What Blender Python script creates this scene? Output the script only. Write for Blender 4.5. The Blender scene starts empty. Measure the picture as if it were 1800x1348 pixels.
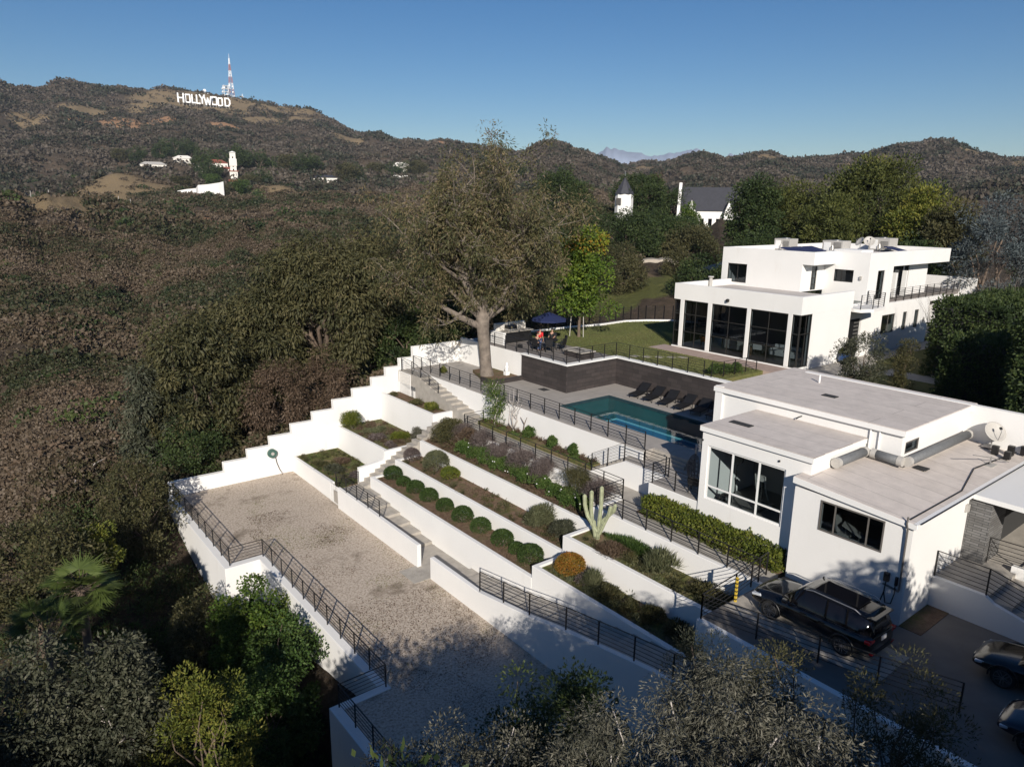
import bpy, math, random
import numpy as np
from mathutils import Vector, Matrix, noise as mnoise
C = bpy.context.scene.collection
sc = bpy.context.scene
R = math.radians
# ---------------- camera ----------------
YAW, PITCH, ROLL = R(51.548), R(13.8915), R(0.7558)
fw = Vector((math.cos(YAW)*math.cos(PITCH), math.sin(YAW)*math.cos(PITCH), -math.sin(PITCH)))
rt = Vector((math.sin(YAW), -math.cos(YAW), 0)); up = rt.cross(fw)
rt2 = rt*math.cos(ROLL) + up*math.sin(ROLL); up2 = -rt*math.sin(ROLL) + up*math.cos(ROLL)
cam = bpy.data.cameras.new('camera'); camo = bpy.data.objects.new('camera', cam); C.objects.link(camo)
mw = Matrix((rt2, up2, -fw)).transposed().to_4x4(); mw.translation = (0, 0, 11); camo.matrix_world = mw
cam.sensor_width = 36; cam.lens = 1266.98/1800*36; cam.clip_start = .3; cam.clip_end = 60000
sc.camera = camo
# ---------------- light ----------------
SUN_AZ, SUN_EL = R(234.0), R(25.5)
world = bpy.data.worlds.new('World'); sc.world = world; world.use_nodes = True
wn = world.node_tree; wn.nodes.clear()
sky = wn.nodes.new('ShaderNodeTexSky'); sky.sky_type = 'NISHITA'; sky.sun_disc = False
sky.sun_elevation = SUN_EL; sky.sun_rotation = math.atan2(math.cos(SUN_AZ), math.sin(SUN_AZ))
sky.altitude = 300; sky.air_density = 1.0; sky.dust_density = 0.35; sky.ozone_density = 3.0
bg = wn.nodes.new('ShaderNodeBackground'); bg.inputs[1].default_value = 0.055
wo = wn.nodes.new('ShaderNodeOutputWorld')
hs = wn.nodes.new('ShaderNodeHueSaturation'); hs.inputs['Hue'].default_value = .506; hs.inputs['Saturation'].default_value = 1.30; hs.inputs['Value'].default_value = 1.15
wn.links.new(sky.outputs[0], hs.inputs['Color']); wn.links.new(hs.outputs[0], bg.inputs[0]); wn.links.new(bg.outputs[0], wo.inputs[0])
sl = bpy.data.lights.new('sun', 'SUN'); sl.energy = 5.0; sl.angle = R(0.53); sl.color = (1, .93, .83)
so = bpy.data.objects.new('sun', sl); C.objects.link(so)
sd = Vector((math.cos(SUN_AZ)*math.cos(SUN_EL), math.sin(SUN_AZ)*math.cos(SUN_EL), math.sin(SUN_EL)))
so.rotation_euler = sd.to_track_quat('Z', 'Y').to_euler(); so.location = sd*80
sc.view_settings.view_transform = 'Standard'; sc.view_settings.look = 'None'
sc.view_settings.exposure = 0.24; sc.view_settings.gamma = 1
sc.cycles.max_bounces = 6; sc.cycles.transparent_max_bounces = 12; sc.cycles.diffuse_bounces = 2; sc.cycles.glossy_bounces = 3
sc.cycles.caustics_reflective = False; sc.cycles.caustics_refractive = False

# ---------------- helpers ----------------
rng = np.random.default_rng(7)
def tag(o, label=None, cat=None, group=None, kind=None):
    if label: o['label'] = label
    if cat: o['category'] = cat
    if group: o['group'] = group
    if kind: o['kind'] = kind
    return o
def empty(name, loc, label, cat, group=None, rz=0):
    o = bpy.data.objects.new(name, None); C.objects.link(o); o.location = loc; o.rotation_euler = (0, 0, rz)
    o.empty_display_size = .2
    return tag(o, label, cat, group)
def caps(poly):
    if len(poly) <= 4: return [tuple(range(len(poly)))]
    from mathutils.geometry import tessellate_polygon
    pts = [Vector((p[0], p[1], 0)) for p in poly]; out = []
    for t in tessellate_polygon([pts]):
        a, b, c = (pts[i] for i in t)
        cr = (b-a).cross(c-a).z
        if abs(cr) > 1e-7: out.append(tuple(t) if cr > 0 else tuple(t)[::-1])
    return out
class MB:
    """collects verts and faces, builds ONE mesh object"""
    def __init__(s): s.v = []; s.f = []
    def add(s, vs, fs):
        n = len(s.v); s.v += [tuple(v) for v in vs]; s.f += [tuple(i+n for i in f) for f in fs]; return s
    def box(s, x0, x1, y0, y1, z0, z1):
        if x0 > x1: x0, x1 = x1, x0
        if y0 > y1: y0, y1 = y1, y0
        if z0 > z1: z0, z1 = z1, z0
        return s.add([(x0,y0,z0),(x1,y0,z0),(x1,y1,z0),(x0,y1,z0),(x0,y0,z1),(x1,y0,z1),(x1,y1,z1),(x0,y1,z1)],
              [(0,3,2,1),(4,5,6,7),(0,1,5,4),(1,2,6,5),(2,3,7,6),(3,0,4,7)])
    def prism(s, poly, z0, z1):
        """vertical prism; z1 number or list per point"""
        n = len(poly)
        a = sum(poly[i][0]*poly[(i+1)%n][1]-poly[(i+1)%n][0]*poly[i][1] for i in range(n))
        zt = list(z1) if hasattr(z1, '__len__') else [z1]*n
        if a < 0: poly = poly[::-1]; zt = zt[::-1]
        vs = [(p[0],p[1],z0) for p in poly]+[(p[0],p[1],z) for p, z in zip(poly, zt)]
        tri = caps(poly)
        return s.add(vs, [t[::-1] for t in tri]+[tuple(i+n for i in t) for t in tri]+[(i,(i+1)%n,n+(i+1)%n,n+i) for i in range(n)])
    def ext(s, prof, axis, a0, a1):
        """profile of (h, z) extruded along axis 'y' (h=x) or 'x' (h=y)"""
        n = len(prof)
        P = (lambda h,z,a:(h,a,z)) if axis=='y' else (lambda h,z,a:(a,h,z))
        vs = [P(h,z,a0) for h,z in prof]+[P(h,z,a1) for h,z in prof]
        tri = caps(prof)
        return s.add(vs, tri+[tuple(i+n for i in t)[::-1] for t in tri]+[(i,n+i,n+(i+1)%n,(i+1)%n) for i in range(n)])
    def tube(s, pts, rad, n=8, cap=True):
        pts = [Vector(p) for p in pts]; m = len(pts)
        rad = list(rad) if hasattr(rad,'__len__') else [rad]*m
        base = len(s.v); ref = None
        for i, p in enumerate(pts):
            d = (pts[min(i+1,m-1)]-pts[max(i-1,0)]).normalized()
            if ref is None: ref = d.orthogonal().normalized()
            a = (ref-d*ref.dot(d)); a = a.normalized() if a.length > 1e-6 else d.orthogonal().normalized()
            ref = a; b = d.cross(a)
            for k in range(n):
                t = 2*math.pi*k/n; s.v.append(tuple(p+(a*math.cos(t)+b*math.sin(t))*rad[i]))
        for i in range(m-1):
            for k in range(n):
                s.f.append((base+i*n+k, base+i*n+(k+1)%n, base+(i+1)*n+(k+1)%n, base+(i+1)*n+k))
        if cap:
            s.f.append(tuple(base+k for k in range(n))[::-1]); s.f.append(tuple(base+(m-1)*n+k for k in range(n)))
        return s
    def bar(s, p, q, w, h=None):
        """rectangular bar between two points"""
        h = h or w; p = Vector(p); q = Vector(q); d = (q-p).normalized()
        a = Vector((0,0,1)).cross(d); a = a.normalized() if a.length > 1e-4 else Vector((1,0,0)); b = d.cross(a)
        vs = []
        for e in (p, q):
            for u, v in ((-1,-1),(1,-1),(1,1),(-1,1)): vs.append(tuple(e+a*u*w/2+b*v*h/2))
        return s.add(vs, [(0,3,2,1),(4,5,6,7),(0,1,5,4),(1,2,6,5),(2,3,7,6),(3,0,4,7)])
    def lathe(s, prof, c=(0,0,0), n=16):
        base = len(s.v); m = len(prof)
        for r, z in prof:
            for k in range(n):
                t = 2*math.pi*k/n; s.v.append((c[0]+r*math.cos(t), c[1]+r*math.sin(t), c[2]+z))
        for i in range(m-1):
            for k in range(n): s.f.append((base+i*n+k, base+i*n+(k+1)%n, base+(i+1)*n+(k+1)%n, base+(i+1)*n+k))
        s.f.append(tuple(base+k for k in range(n))[::-1]); s.f.append(tuple(base+(m-1)*n+k for k in range(n)))
        return s
    def xf(s, M):
        s.v = [tuple(M @ Vector(v)) for v in s.v]; return s
    def build(s, name, mat, parent=None, smooth=False, bevel=0, kind=None):
        me = bpy.data.meshes.new(name); me.from_pydata(s.v, [], s.f); me.validate(); me.update()
        o = bpy.data.objects.new(name, me); C.objects.link(o)
        if mat: me.materials.append(mat)
        if parent: o.parent = parent; o.matrix_parent_inverse = Matrix.Translation(-parent.location) if parent.type=='EMPTY' and False else Matrix.Identity(4)
        if smooth:
            for p in me.polygons: p.use_smooth = True
        if bevel:
            m = o.modifiers.new('bevel', 'BEVEL'); m.width = bevel; m.segments = 2; m.limit_method = 'ANGLE'; m.angle_limit = R(40)
        if kind: o['kind'] = kind
        return o
# every thing is an Empty at its base; shapes are given in world metres and shifted to the Empty here
class Thing:
    def __init__(s, name, loc, label, cat, group=None, rz=0, parent=None, local=False):
        s.o = empty(name, loc, label, cat, group, rz); s.loc = Vector(loc); s.local = local or rz != 0
    def part(s, name, mb, mat, label=None, parent=None, **k):
        if not s.local and parent is None: mb.v = [(v[0]-s.loc.x, v[1]-s.loc.y, v[2]-s.loc.z) for v in mb.v]
        if not s.local and parent is not None: mb.v = [(v[0]-s.loc.x, v[1]-s.loc.y, v[2]-s.loc.z) for v in mb.v]
        o = mb.build(name, mat, parent or s.o, **k)
        if label: o['label'] = label
        return o
def single(name, mb, mat, label, cat, group=None, **k):
    """a thing that is one mesh, origin at its base centre"""
    a = np.array(mb.v); c = ((a[:,0].min()+a[:,0].max())/2, (a[:,1].min()+a[:,1].max())/2, a[:,2].min())
    mb.v = [(v[0]-c[0], v[1]-c[1], v[2]-c[2]) for v in mb.v]
    o = mb.build(name, mat, None, **k); o.location = c
    return tag(o, label, cat, group)
def struct(name, mb, mat, **k): return mb.build(name, mat, None, kind='structure', **k)
def copy_tree(o, parent=None):
    c = o.copy(); C.objects.link(c); c.parent = parent
    for ch in list(o.children): copy_tree(ch, c)
    return c

# ---------------- materials ----------------
MATS = {}
def nmat(name):
    m = bpy.data.materials.new(name); m.use_nodes = True; t = m.node_tree; b = t.nodes['Principled BSDF']; MATS[name] = m
    return m, t, b
def N(t, typ, **k):
    n = t.nodes.new(typ)
    for a, v in k.items():
        if a.startswith('i_'):
            key = a[2:]; n.inputs[int(key) if key.isdigit() else key.replace('_', ' ')].default_value = v
        else: setattr(n, a, v)
    return n
def ramp(t, fac, stops):
    r = t.nodes.new('ShaderNodeValToRGB'); e = r.color_ramp.elements
    while len(e) < len(stops): e.new(0.5)
    for i, (p, c) in enumerate(stops): e[i].position = p; e[i].color = (*c, 1)
    t.links.new(fac, r.inputs[0]); return r.outputs[0]
def plain(name, col, rough=.6, metal=0, noise=0, nscale=8, bump=0, bscale=30, spec=.5, coat=0):
    m, t, b = nmat(name); b.inputs['Roughness'].default_value = rough; b.inputs['Metallic'].default_value = metal
    b.inputs['Specular IOR Level'].default_value = spec; b.inputs['Coat Weight'].default_value = coat
    b.inputs['Base Color'].default_value = (*col, 1)
    geo = N(t, 'ShaderNodeNewGeometry')
    if noise:
        n = N(t, 'ShaderNodeTexNoise', i_Scale=nscale, i_Detail=6.0, i_Roughness=.6); t.links.new(geo.outputs['Position'], n.inputs['Vector'])
        lo = tuple(c*(1-noise) for c in col); hi = tuple(min(1, c*(1+noise)) for c in col)
        t.links.new(ramp(t, n.outputs['Fac'], [(.3, lo), (.7, hi)]), b.inputs['Base Color'])
    if bump:
        n2 = N(t, 'ShaderNodeTexNoise', i_Scale=bscale, i_Detail=4.0); t.links.new(geo.outputs['Position'], n2.inputs['Vector'])
        bp = N(t, 'ShaderNodeBump', i_Strength=bump, i_Distance=.02); t.links.new(n2.outputs['Fac'], bp.inputs['Height']); t.links.new(bp.outputs[0], b.inputs['Normal'])
    return m
def mix3(t, fac, a, b):
    n = t.nodes.new('ShaderNodeMix'); n.data_type = 'RGBA'
    (t.links.new(fac, n.inputs[0]) if not isinstance(fac, float) else setattr(n.inputs[0], 'default_value', fac))
    for v, i in ((a, 6), (b, 7)):
        if isinstance(v, tuple): n.inputs[i].default_value = (*v, 1)
        else: t.links.new(v, n.inputs[i])
    return n.outputs[2]
def stucco(name, col=(.80,.785,.76)):
    m, t, b = nmat(name); b.inputs['Roughness'].default_value = .85
    geo = N(t, 'ShaderNodeNewGeometry'); mp = N(t, 'ShaderNodeMapping'); mp.inputs['Scale'].default_value = (1.2, 1.2, .22)
    t.links.new(geo.outputs['Position'], mp.inputs[0])
    n = N(t, 'ShaderNodeTexNoise', i_Scale=1.3, i_Detail=8.0, i_Roughness=.7); t.links.new(mp.outputs[0], n.inputs['Vector'])
    dirt = ramp(t, n.outputs['Fac'], [(.60, (0,0,0)), (.85, (.6,.6,.6))])
    n3 = N(t, 'ShaderNodeTexNoise', i_Scale=.35, i_Detail=3.0); t.links.new(geo.outputs['Position'], n3.inputs['Vector'])
    c0 = ramp(t, n3.outputs['Fac'], [(.35, tuple(c*.95 for c in col)), (.65, col)])
    t.links.new(mix3(t, dirt, c0, (.62,.58,.52)), b.inputs['Base Color'])
    n2 = N(t, 'ShaderNodeTexNoise', i_Scale=14.0, i_Detail=5.0); t.links.new(geo.outputs['Position'], n2.inputs['Vector'])
    bp = N(t, 'ShaderNodeBump', i_Strength=.25, i_Distance=.02); t.links.new(n2.outputs['Fac'], bp.inputs['Height']); t.links.new(bp.outputs[0], b.inputs['Normal'])
    return m
M_white = stucco('white_stucco')
M_trim = plain('white_trim', (.8,.79,.77), .6)
M_black = plain('black_steel', (.012,.011,.011), .45)
M_frame = plain('dark_window_frame', (.03,.028,.026), .4)
M_gframe = plain('grey_window_frame', (.13,.12,.11), .4)
M_dark = plain('dark_plastic', (.01,.01,.011), .5)
M_conc = plain('concrete', (.36,.33,.29), .85, noise=.16, nscale=2.5, bump=.2)
M_pave = plain('pool_paving', (.33,.30,.275), .8, noise=.14, nscale=1.6, bump=.1)
M_pink = plain('reddish_paving', (.37,.28,.24), .75, noise=.15, nscale=2)
M_asph = plain('driveway_concrete', (.15,.135,.12), .85, noise=.14, nscale=1.2, bump=.15)
M_road = plain('pale_track', (.34,.30,.25), .9, noise=.2, nscale=.4)
M_wood = plain('weathered_wood', (.25,.15,.09), .8, noise=.25, nscale=6)
M_metal = plain('grey_metal', (.45,.44,.43), .35, metal=.8)
M_grey = plain('beige_grey_metal', (.42,.40,.37), .55, noise=.06)
M_cloth = plain('grey_cushion', (.45,.43,.40), .9)
M_orange = plain('orange_leather', (.55,.16,.02), .5)
M_skin = plain('skin', (.45,.26,.18), .6)
M_red = plain('red_cloth', (.55,.015,.02), .85)
M_jeans = plain('blue_denim', (.05,.09,.2), .9)
M_hair = plain('dark_hair', (.012,.01,.008), .7)
M_blkcl = plain('black_cloth', (.012,.012,.014), .9)
M_blue = plain('navy_canvas', (.008,.016,.07), .85)
M_pot = plain('blue_glazed_pot', (.02,.06,.18), .2)
M_bark = plain('pale_bark', (.25,.215,.18), .9, noise=.3, nscale=3, bump=.6, bscale=9)
M_bark2 = plain('brown_bark', (.13,.095,.07), .95, noise=.3, nscale=5, bump=.6, bscale=12)
M_twig = plain('grey_twigs', (.17,.14,.12), .95, noise=.2, nscale=4)
M_wtwig = plain('white_branch', (.42,.38,.35), .9, noise=.2, nscale=4)
M_slate = plain('dark_slate_roof', (.035,.036,.045), .7, noise=.2, nscale=1.2)
M_redroof = plain('red_tile_roof', (.23,.07,.045), .8, noise=.2, nscale=1)
M_cream = plain('cream_wall', (.72,.68,.62), .85)
def brickmat(name, c1, c2, mortar, sx, sy, axis, off=.5, rough=.75, msize=.012, noise=.25):
    m, t, b = nmat(name); b.inputs['Roughness'].default_value = rough
    geo = N(t, 'ShaderNodeNewGeometry'); sep = N(t, 'ShaderNodeSeparateXYZ'); t.links.new(geo.outputs['Position'], sep.inputs[0])
    cmb = N(t, 'ShaderNodeCombineXYZ')
    if axis == 'wall':
        ad = N(t, 'ShaderNodeMath', operation='ADD'); t.links.new(sep.outputs[0], ad.inputs[0]); t.links.new(sep.outputs[1], ad.inputs[1])
        t.links.new(ad.outputs[0], cmb.inputs[0]); t.links.new(sep.outputs[2], cmb.inputs[1])
    elif axis == 'xy': t.links.new(sep.outputs[0], cmb.inputs[0]); t.links.new(sep.outputs[1], cmb.inputs[1])
    else: t.links.new(sep.outputs[1], cmb.inputs[0]); t.links.new(sep.outputs[0], cmb.inputs[1])
    br = N(t, 'ShaderNodeTexBrick', offset=off); br.inputs['Scale'].default_value = 1
    br.inputs['Brick Width'].default_value = sx; br.inputs['Row Height'].default_value = sy; br.inputs['Mortar Size'].default_value = msize
    br.inputs['Color1'].default_value = (*c1, 1); br.inputs['Color2'].default_value = (*c2, 1); br.inputs['Mortar'].default_value = (*mortar, 1)
    t.links.new(cmb.outputs[0], br.inputs[0])
    n = N(t, 'ShaderNodeTexNoise', i_Scale=1.7, i_Detail=8.0, i_Roughness=.65); t.links.new(geo.outputs['Position'], n.inputs['Vector'])
    mul = t.nodes.new('ShaderNodeMix'); mul.data_type = 'RGBA'; mul.blend_type = 'MULTIPLY'; mul.inputs[0].default_value = 1
    t.links.new(br.outputs[0], mul.inputs[6])
    t.links.new(ramp(t, n.outputs['Fac'], [(.3, (1-noise,)*3), (.7, (1+noise*.3,)*3)]), mul.inputs[7]); t.links.new(mul.outputs[2], b.inputs['Base Color'])
    bp = N(t, 'ShaderNodeBump', i_Strength=.4, i_Distance=.02); t.links.new(br.outputs['Fac'], bp.inputs['Height']); bp.invert = True
    t.links.new(bp.outputs[0], b.inputs['Normal'])
    return m
M_stone = brickmat('dark_stone_tile', (.033,.027,.026), (.055,.044,.042), (.02,.017,.016), .9, .3, 'wall', .37)
M_slatst = brickmat('grey_ledger_stone', (.13,.125,.12), (.20,.195,.19), (.06,.06,.06), .5, .11, 'wall', .4)
M_roof = brickmat('roof_membrane', (.60,.535,.485), (.64,.575,.525), (.33,.29,.26), 14, 1.15, 'yx', .5, .85, .012, .16)
M_roof2 = plain('house_roof_membrane', (.48,.44,.41), .85, noise=.12, nscale=.6)
M_deck = brickmat('deck_tiles', (.20,.18,.165), (.235,.21,.195), (.14,.125,.115), .6, .6, 'xy', 0, .8)
M_poolp = brickmat('pool_deck_slabs', (.35,.32,.29), (.375,.345,.315), (.26,.24,.22), 1.5, 1.5, 'xy', 0, .8, .01, .14)
def groundmat(name, stops, scale, detail=10, bump=.5, bscale=20, stops2=None, scale2=.4, dist=.05):
    m, t, b = nmat(name); b.inputs['Roughness'].default_value = .95; b.inputs['Specular IOR Level'].default_value = .15
    geo = N(t, 'ShaderNodeNewGeometry')
    n = N(t, 'ShaderNodeTexNoise', i_Scale=scale, i_Detail=float(detail), i_Roughness=.7); t.links.new(geo.outputs['Position'], n.inputs['Vector'])
    c = ramp(t, n.outputs['Fac'], stops)
    if stops2:
        n2 = N(t, 'ShaderNodeTexNoise', i_Scale=scale2, i_Detail=7.0, i_Roughness=.65); t.links.new(geo.outputs['Position'], n2.inputs['Vector'])
        f = ramp(t, n2.outputs['Fac'], [(stops2[0], (0,0,0)), (stops2[1], (1,1,1))]); c = mix3(t, f, c, stops2[2])
    t.links.new(c, b.inputs['Base Color'])
    n3 = N(t, 'ShaderNodeTexNoise', i_Scale=bscale, i_Detail=6.0); t.links.new(geo.outputs['Position'], n3.inputs['Vector'])
    bp = N(t, 'ShaderNodeBump', i_Strength=bump, i_Distance=dist); t.links.new(n3.outputs['Fac'], bp.inputs['Height']); t.links.new(bp.outputs[0], b.inputs['Normal'])
    return m
M_gravel = groundmat('gravel', [(.35,(.27,.21,.165)),(.5,(.50,.42,.34)),(.62,(.62,.54,.45))], 9, 12, .8, 25, (.56,.74,(.15,.115,.08)), .35)
M_lawn = groundmat('lawn_grass', [(.3,(.085,.095,.03)),(.5,(.135,.14,.05)),(.7,(.18,.17,.07))], 3.5, 12, .6, 30, (.5,.75,(.17,.14,.06)), .5)
M_soil = groundmat('bed_soil', [(.3,(.10,.065,.045)),(.5,(.16,.105,.07)),(.7,(.22,.155,.105))], 4, 10, .8, 18, (.48,.66,(.09,.095,.035)), .9)
M_grassbed = groundmat('bed_grass', [(.3,(.06,.08,.02)),(.5,(.12,.12,.04)),(.7,(.19,.15,.08))], 3, 10, .8, 18, (.5,.62,(.20,.14,.09)), .7)
# ---------------- terrain (control heights per bearing, metres) ----------------
COLS= [(90.54,[(5,-14),(15,-17),(30,-19),(50,-16),(80,-18),(120,-20),(180,-17),(250,-6),(320,10),(370,16),(480,0),(650,0),(900,40),(1200,110),(1500,220),(1700,300),(2200,200),(4000,80),(12000,0)]),(86.31,[(5,-13),(15,-15),(26,-16),(38,-11),(50,-6.5),(80,-9.7),(120,-12.0),(180,-11.5),(250,-4.7),(320,5.8),(360,12.9),(450,2),(620,-5),(800,20.1),(1100,56.8),(1400,131.8),(1700,230.1),(2200,200),(4000,80),(12000,0)]),(79.93,[(5,-13),(15,-14),(28,-15),(42,-11.5),(55,-7.2),(80,-10.7),(120,-13.9),(180,-15.0),(250,-9.6),(320,-0.3),(400,13.2),(470,8),(560,16.6),(650,30.2),(760,20),(1000,44.4),(1300,104.3),(1600,181.1),(1750,230.7),(2200,200),(4000,80),(12000,0)]),(72.69,[(5,-13),(15,-13),(25,-13),(40,-12),(55,-8.5),(75,-10),(100,-14),(140,-15),(190,-10.8),(260,-5.7),(350,1.7),(450,12.3),(520,14),(600,15.6),(700,26.5),(800,45.1),(920,45),(1200,81.6),(1400,129.1),(1600,188.3),(1700,225.0),(2200,180),(4000,80),(12000,0)]),(64.67,[(5,-13),(15,-12),(30,-10),(50,-9),(62,-6),(80,-9),(110,-14),(180,-12),(250,-7.1),(350,-0.6),(450,9.3),(520,17.3),(620,14),(700,27.0),(850,45.5),(1100,65.1),(1400,117.2),(1650,169.3),(2200,120),(4000,60),(12000,0)]),(57.85,[(5,-12),(15,-11),(30,-9),(60,-4),(72,-3),(90,-8),(120,-13),(200,-8),(300,-0.5),(450,13.2),(600,23.7),(1000,54.0),(1500,113.2),(1700,137.8),(2200,90),(4000,50),(12000,0)]),(51.73,[(5,-12),(15,-11),(30,-9),(60,-3),(75,-2.5),(95,-8),(130,-11),(200,-5),(300,2.1),(430,14.4),(600,10),(900,34.7),(1400,88.7),(1600,117.1),(2200,80),(4000,50),(12000,0)]),(47.35,[(5,-12),(15,-11),(30,-9),(60,-2),(78,-1.5),(95,-5),(130,-1.8),(180,4.5),(210,9.0),(300,11.4),(420,5),(900,45.4),(1200,93.2),(1700,50),(4000,50),(12000,0)]),(43.02,[(5,-12),(15,-10),(30,-8),(60,-1),(72,-0.6),(85,-4),(105,-2.3),(125,-0.9),(140,0.4),(165,1.6),(200,6.8),(230,10.2),(300,8),(420,0),(900,18),(1300,61.5),(1500,90.8),(2200,60),(4000,50),(12000,0)]),(38.79,[(5,-12),(15,-10),(30,-7),(60,-1),(75,-0.6),(90,-4),(110,-0.1),(135,0.9),(165,2.8),(210,7.4),(260,9.6),(400,0),(900,25),(1500,103.8),(2200,60),(4000,50),(12000,0)]),(32.71,[(5,-12),(15,-9),(30,-6),(60,-1),(90,-0.6),(110,-3),(150,-3),(210,7.2),(260,8.5),(400,0),(800,20),(1400,99.9),(2200,60),(4000,50),(12000,0)]),(25.26,[(5,-12),(15,-8),(30,-5),(60,-1),(90,-0.5),(130,-1),(210,2),(260,4),(400,0),(700,20),(1000,43.6),(1450,110.2),(2200,60),(4000,50),(12000,0)]),(17.15,[(5,-12),(12,-7),(22,-4.6),(60,-1),(90,-0.5),(130,0),(210,3),(300,4),(450,10.3),(700,20.6),(1000,49.0),(1450,91.5),(2200,60),(4000,50),(12000,0)]),(6.85,[(5,-12),(12,-7),(22,-4.6),(60,-1),(90,0),(130,2),(210,5),(300,8),(450,10),(700,30),(1000,70),(1450,120),(2200,60),(4000,50),(12000,0)])]
SKY= [(86.31,1700,230.1),(85.74,1705,228.4),(84.83,1712,212.8),(83.2,1725,216.5),(82.33,1732,233.1),(81.41,1739,236.4),(80.64,1745,229.4),(79.31,1746,231.6),(77.56,1733,224.1),(77.13,1730,225.8),(76.01,1722,231.5),(75.02,1716,231.5),(73.71,1707,227.4),(71.92,1694,223.4),(70.08,1680,215.7),(68.52,1669,208.7),(66.49,1654,200.6),(65.67,1650,187.6),(64.55,1651,169.6),(63.42,1659,151.8),(61.76,1672,153.1),(60.35,1682,138.4),(58.85,1693,139.0),(58.07,1698,138.7),(57.24,1690,145.8),(56.28,1674,141.5),(55.5,1661,136.2),(53.57,1630,131.2),(51.77,1601,117.1),(51.12,1520,108.7),(49.49,1309,108.7),(48.66,1200,107.6),(47.96,1220,105.8),(47.31,1239,94.1),(45.52,1339,85.7),(44.05,1433,89.2),(42.98,1500,87.5),(41.99,1490,96.8),(40.3,1474,91.8),(39.16,1464,101.6),(37.67,1449,107.7),(36.03,1433,90.5),(35.14,1424,93.0),(33.02,1403,102.1),(31.62,1407,91.5),(30.77,1412,89.8),(29.11,1424,94.8),(26.65,1440,99.8),(25.86,1446,108.3),(24.28,1450,116.2),(22.78,1450,121.8),(21.75,1450,122.0),(20.58,1450,110.3),(19.59,1450,99.9),(18.48,1450,91.3),(17.15,1450,91.5)]
BACK = [(5,-12),(30,-13),(80,-18),(200,-30),(600,-50),(2000,-60),(12000,-60)]
_c = [(-70, BACK), (-20, COLS[0][1] and [(5,-12),(12,-7),(22,-5),(60,-4),(130,0),(300,6),(700,10),(1450,60),(2200,60),(12000,0)])] + sorted([(a, l) for a, l in COLS]) + [(115, COLS[0][1] if COLS[0][0] > 80 else COLS[-1][1]), (150, BACK), (234, BACK), (290, BACK)]
LR0, LR1, NR = math.log(5), math.log(12000), 520
_lr = np.linspace(LR0, LR1, NR)
_cols = np.array([np.interp(_lr, np.log([d for d, z in l]), [z for d, z in l]) for a, l in _c]); _caz = np.array([a for a, l in _c])
AZ = np.arange(-70, 290.01, .25)
def _smooth(a, n, axis):
    k = np.hanning(n+2)[1:-1]; k /= k.sum(); pad = [(0,0),(0,0)]; pad[axis] = (n//2, n//2)
    b = np.pad(a, pad, mode='edge'); return np.apply_along_axis(lambda v: np.convolve(v, k, 'valid'), axis, b)
GR = np.array([np.interp(AZ, _caz, _cols[:, j]) for j in range(NR)]).T
GR = _smooth(_smooth(GR, 25, 0), 9, 1)
_sa = np.array([s[0] for s in SKY])[::-1]; _sd = np.array([s[1] for s in SKY])[::-1]; _sz = np.array([s[2] for s in SKY])[::-1]
CREST = np.interp(AZ, _sa, _sd); CZ = np.interp(AZ, _sa, _sz)
for i, a in enumerate(AZ):
    if a < _sa[0]-12 or a > _sa[-1]+12: continue
    lc = math.log(CREST[i]); zc = np.interp(lc, _lr, GR[i]); fade = max(0, 1-max(_sa[0]-a, a-_sa[-1], 0)/12)
    w = np.clip((_lr-(lc-.75))/.75, 0, 1)**1.5*np.where(_lr > lc, np.clip(1-(_lr-lc)/.8, 0, 1), 1)
    GR[i] += (CZ[i]-zc)*w*fade
    over = _lr > lc                                   # beyond the crest the ground falls away
    GR[i] = np.where(over & (fade > 0), np.minimum(GR[i], CZ[i]-(np.exp(_lr)-CREST[i])*.22*fade+0*_lr) if fade > .99 else GR[i], GR[i])
GR[:, _lr > math.log(1900)] = np.maximum(GR[:, _lr > math.log(1900)], -58)
def _hash(ix, iy, s):
    h = (ix*374761393+iy*668265263+s*1442695041) & 0x7fffffff; h = (h ^ (h >> 13))*1274126177 & 0x7fffffff
    return ((h ^ (h >> 16)) & 0xffff)/65535.0
def vnoise(x, y, s=0):
    ix = np.floor(x).astype(np.int64); iy = np.floor(y).astype(np.int64); fx = x-ix; fy = y-iy
    fx = fx*fx*(3-2*fx); fy = fy*fy*(3-2*fy)
    return (_hash(ix,iy,s)*(1-fx)+_hash(ix+1,iy,s)*fx)*(1-fy)+(_hash(ix,iy+1,s)*(1-fx)+_hash(ix+1,iy+1,s)*fx)*fy
def fbm(x, y, o=5, s=0, ridged=False):
    t = 0; a = 1; n = 0
    for i in range(o):
        v = vnoise(x*2**i+17.3*i, y*2**i-9.1*i, s+i)
        if ridged: v = 1-abs(2*v-1)
        t = t+v*a; n += a; a *= .5
    return t/n
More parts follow.
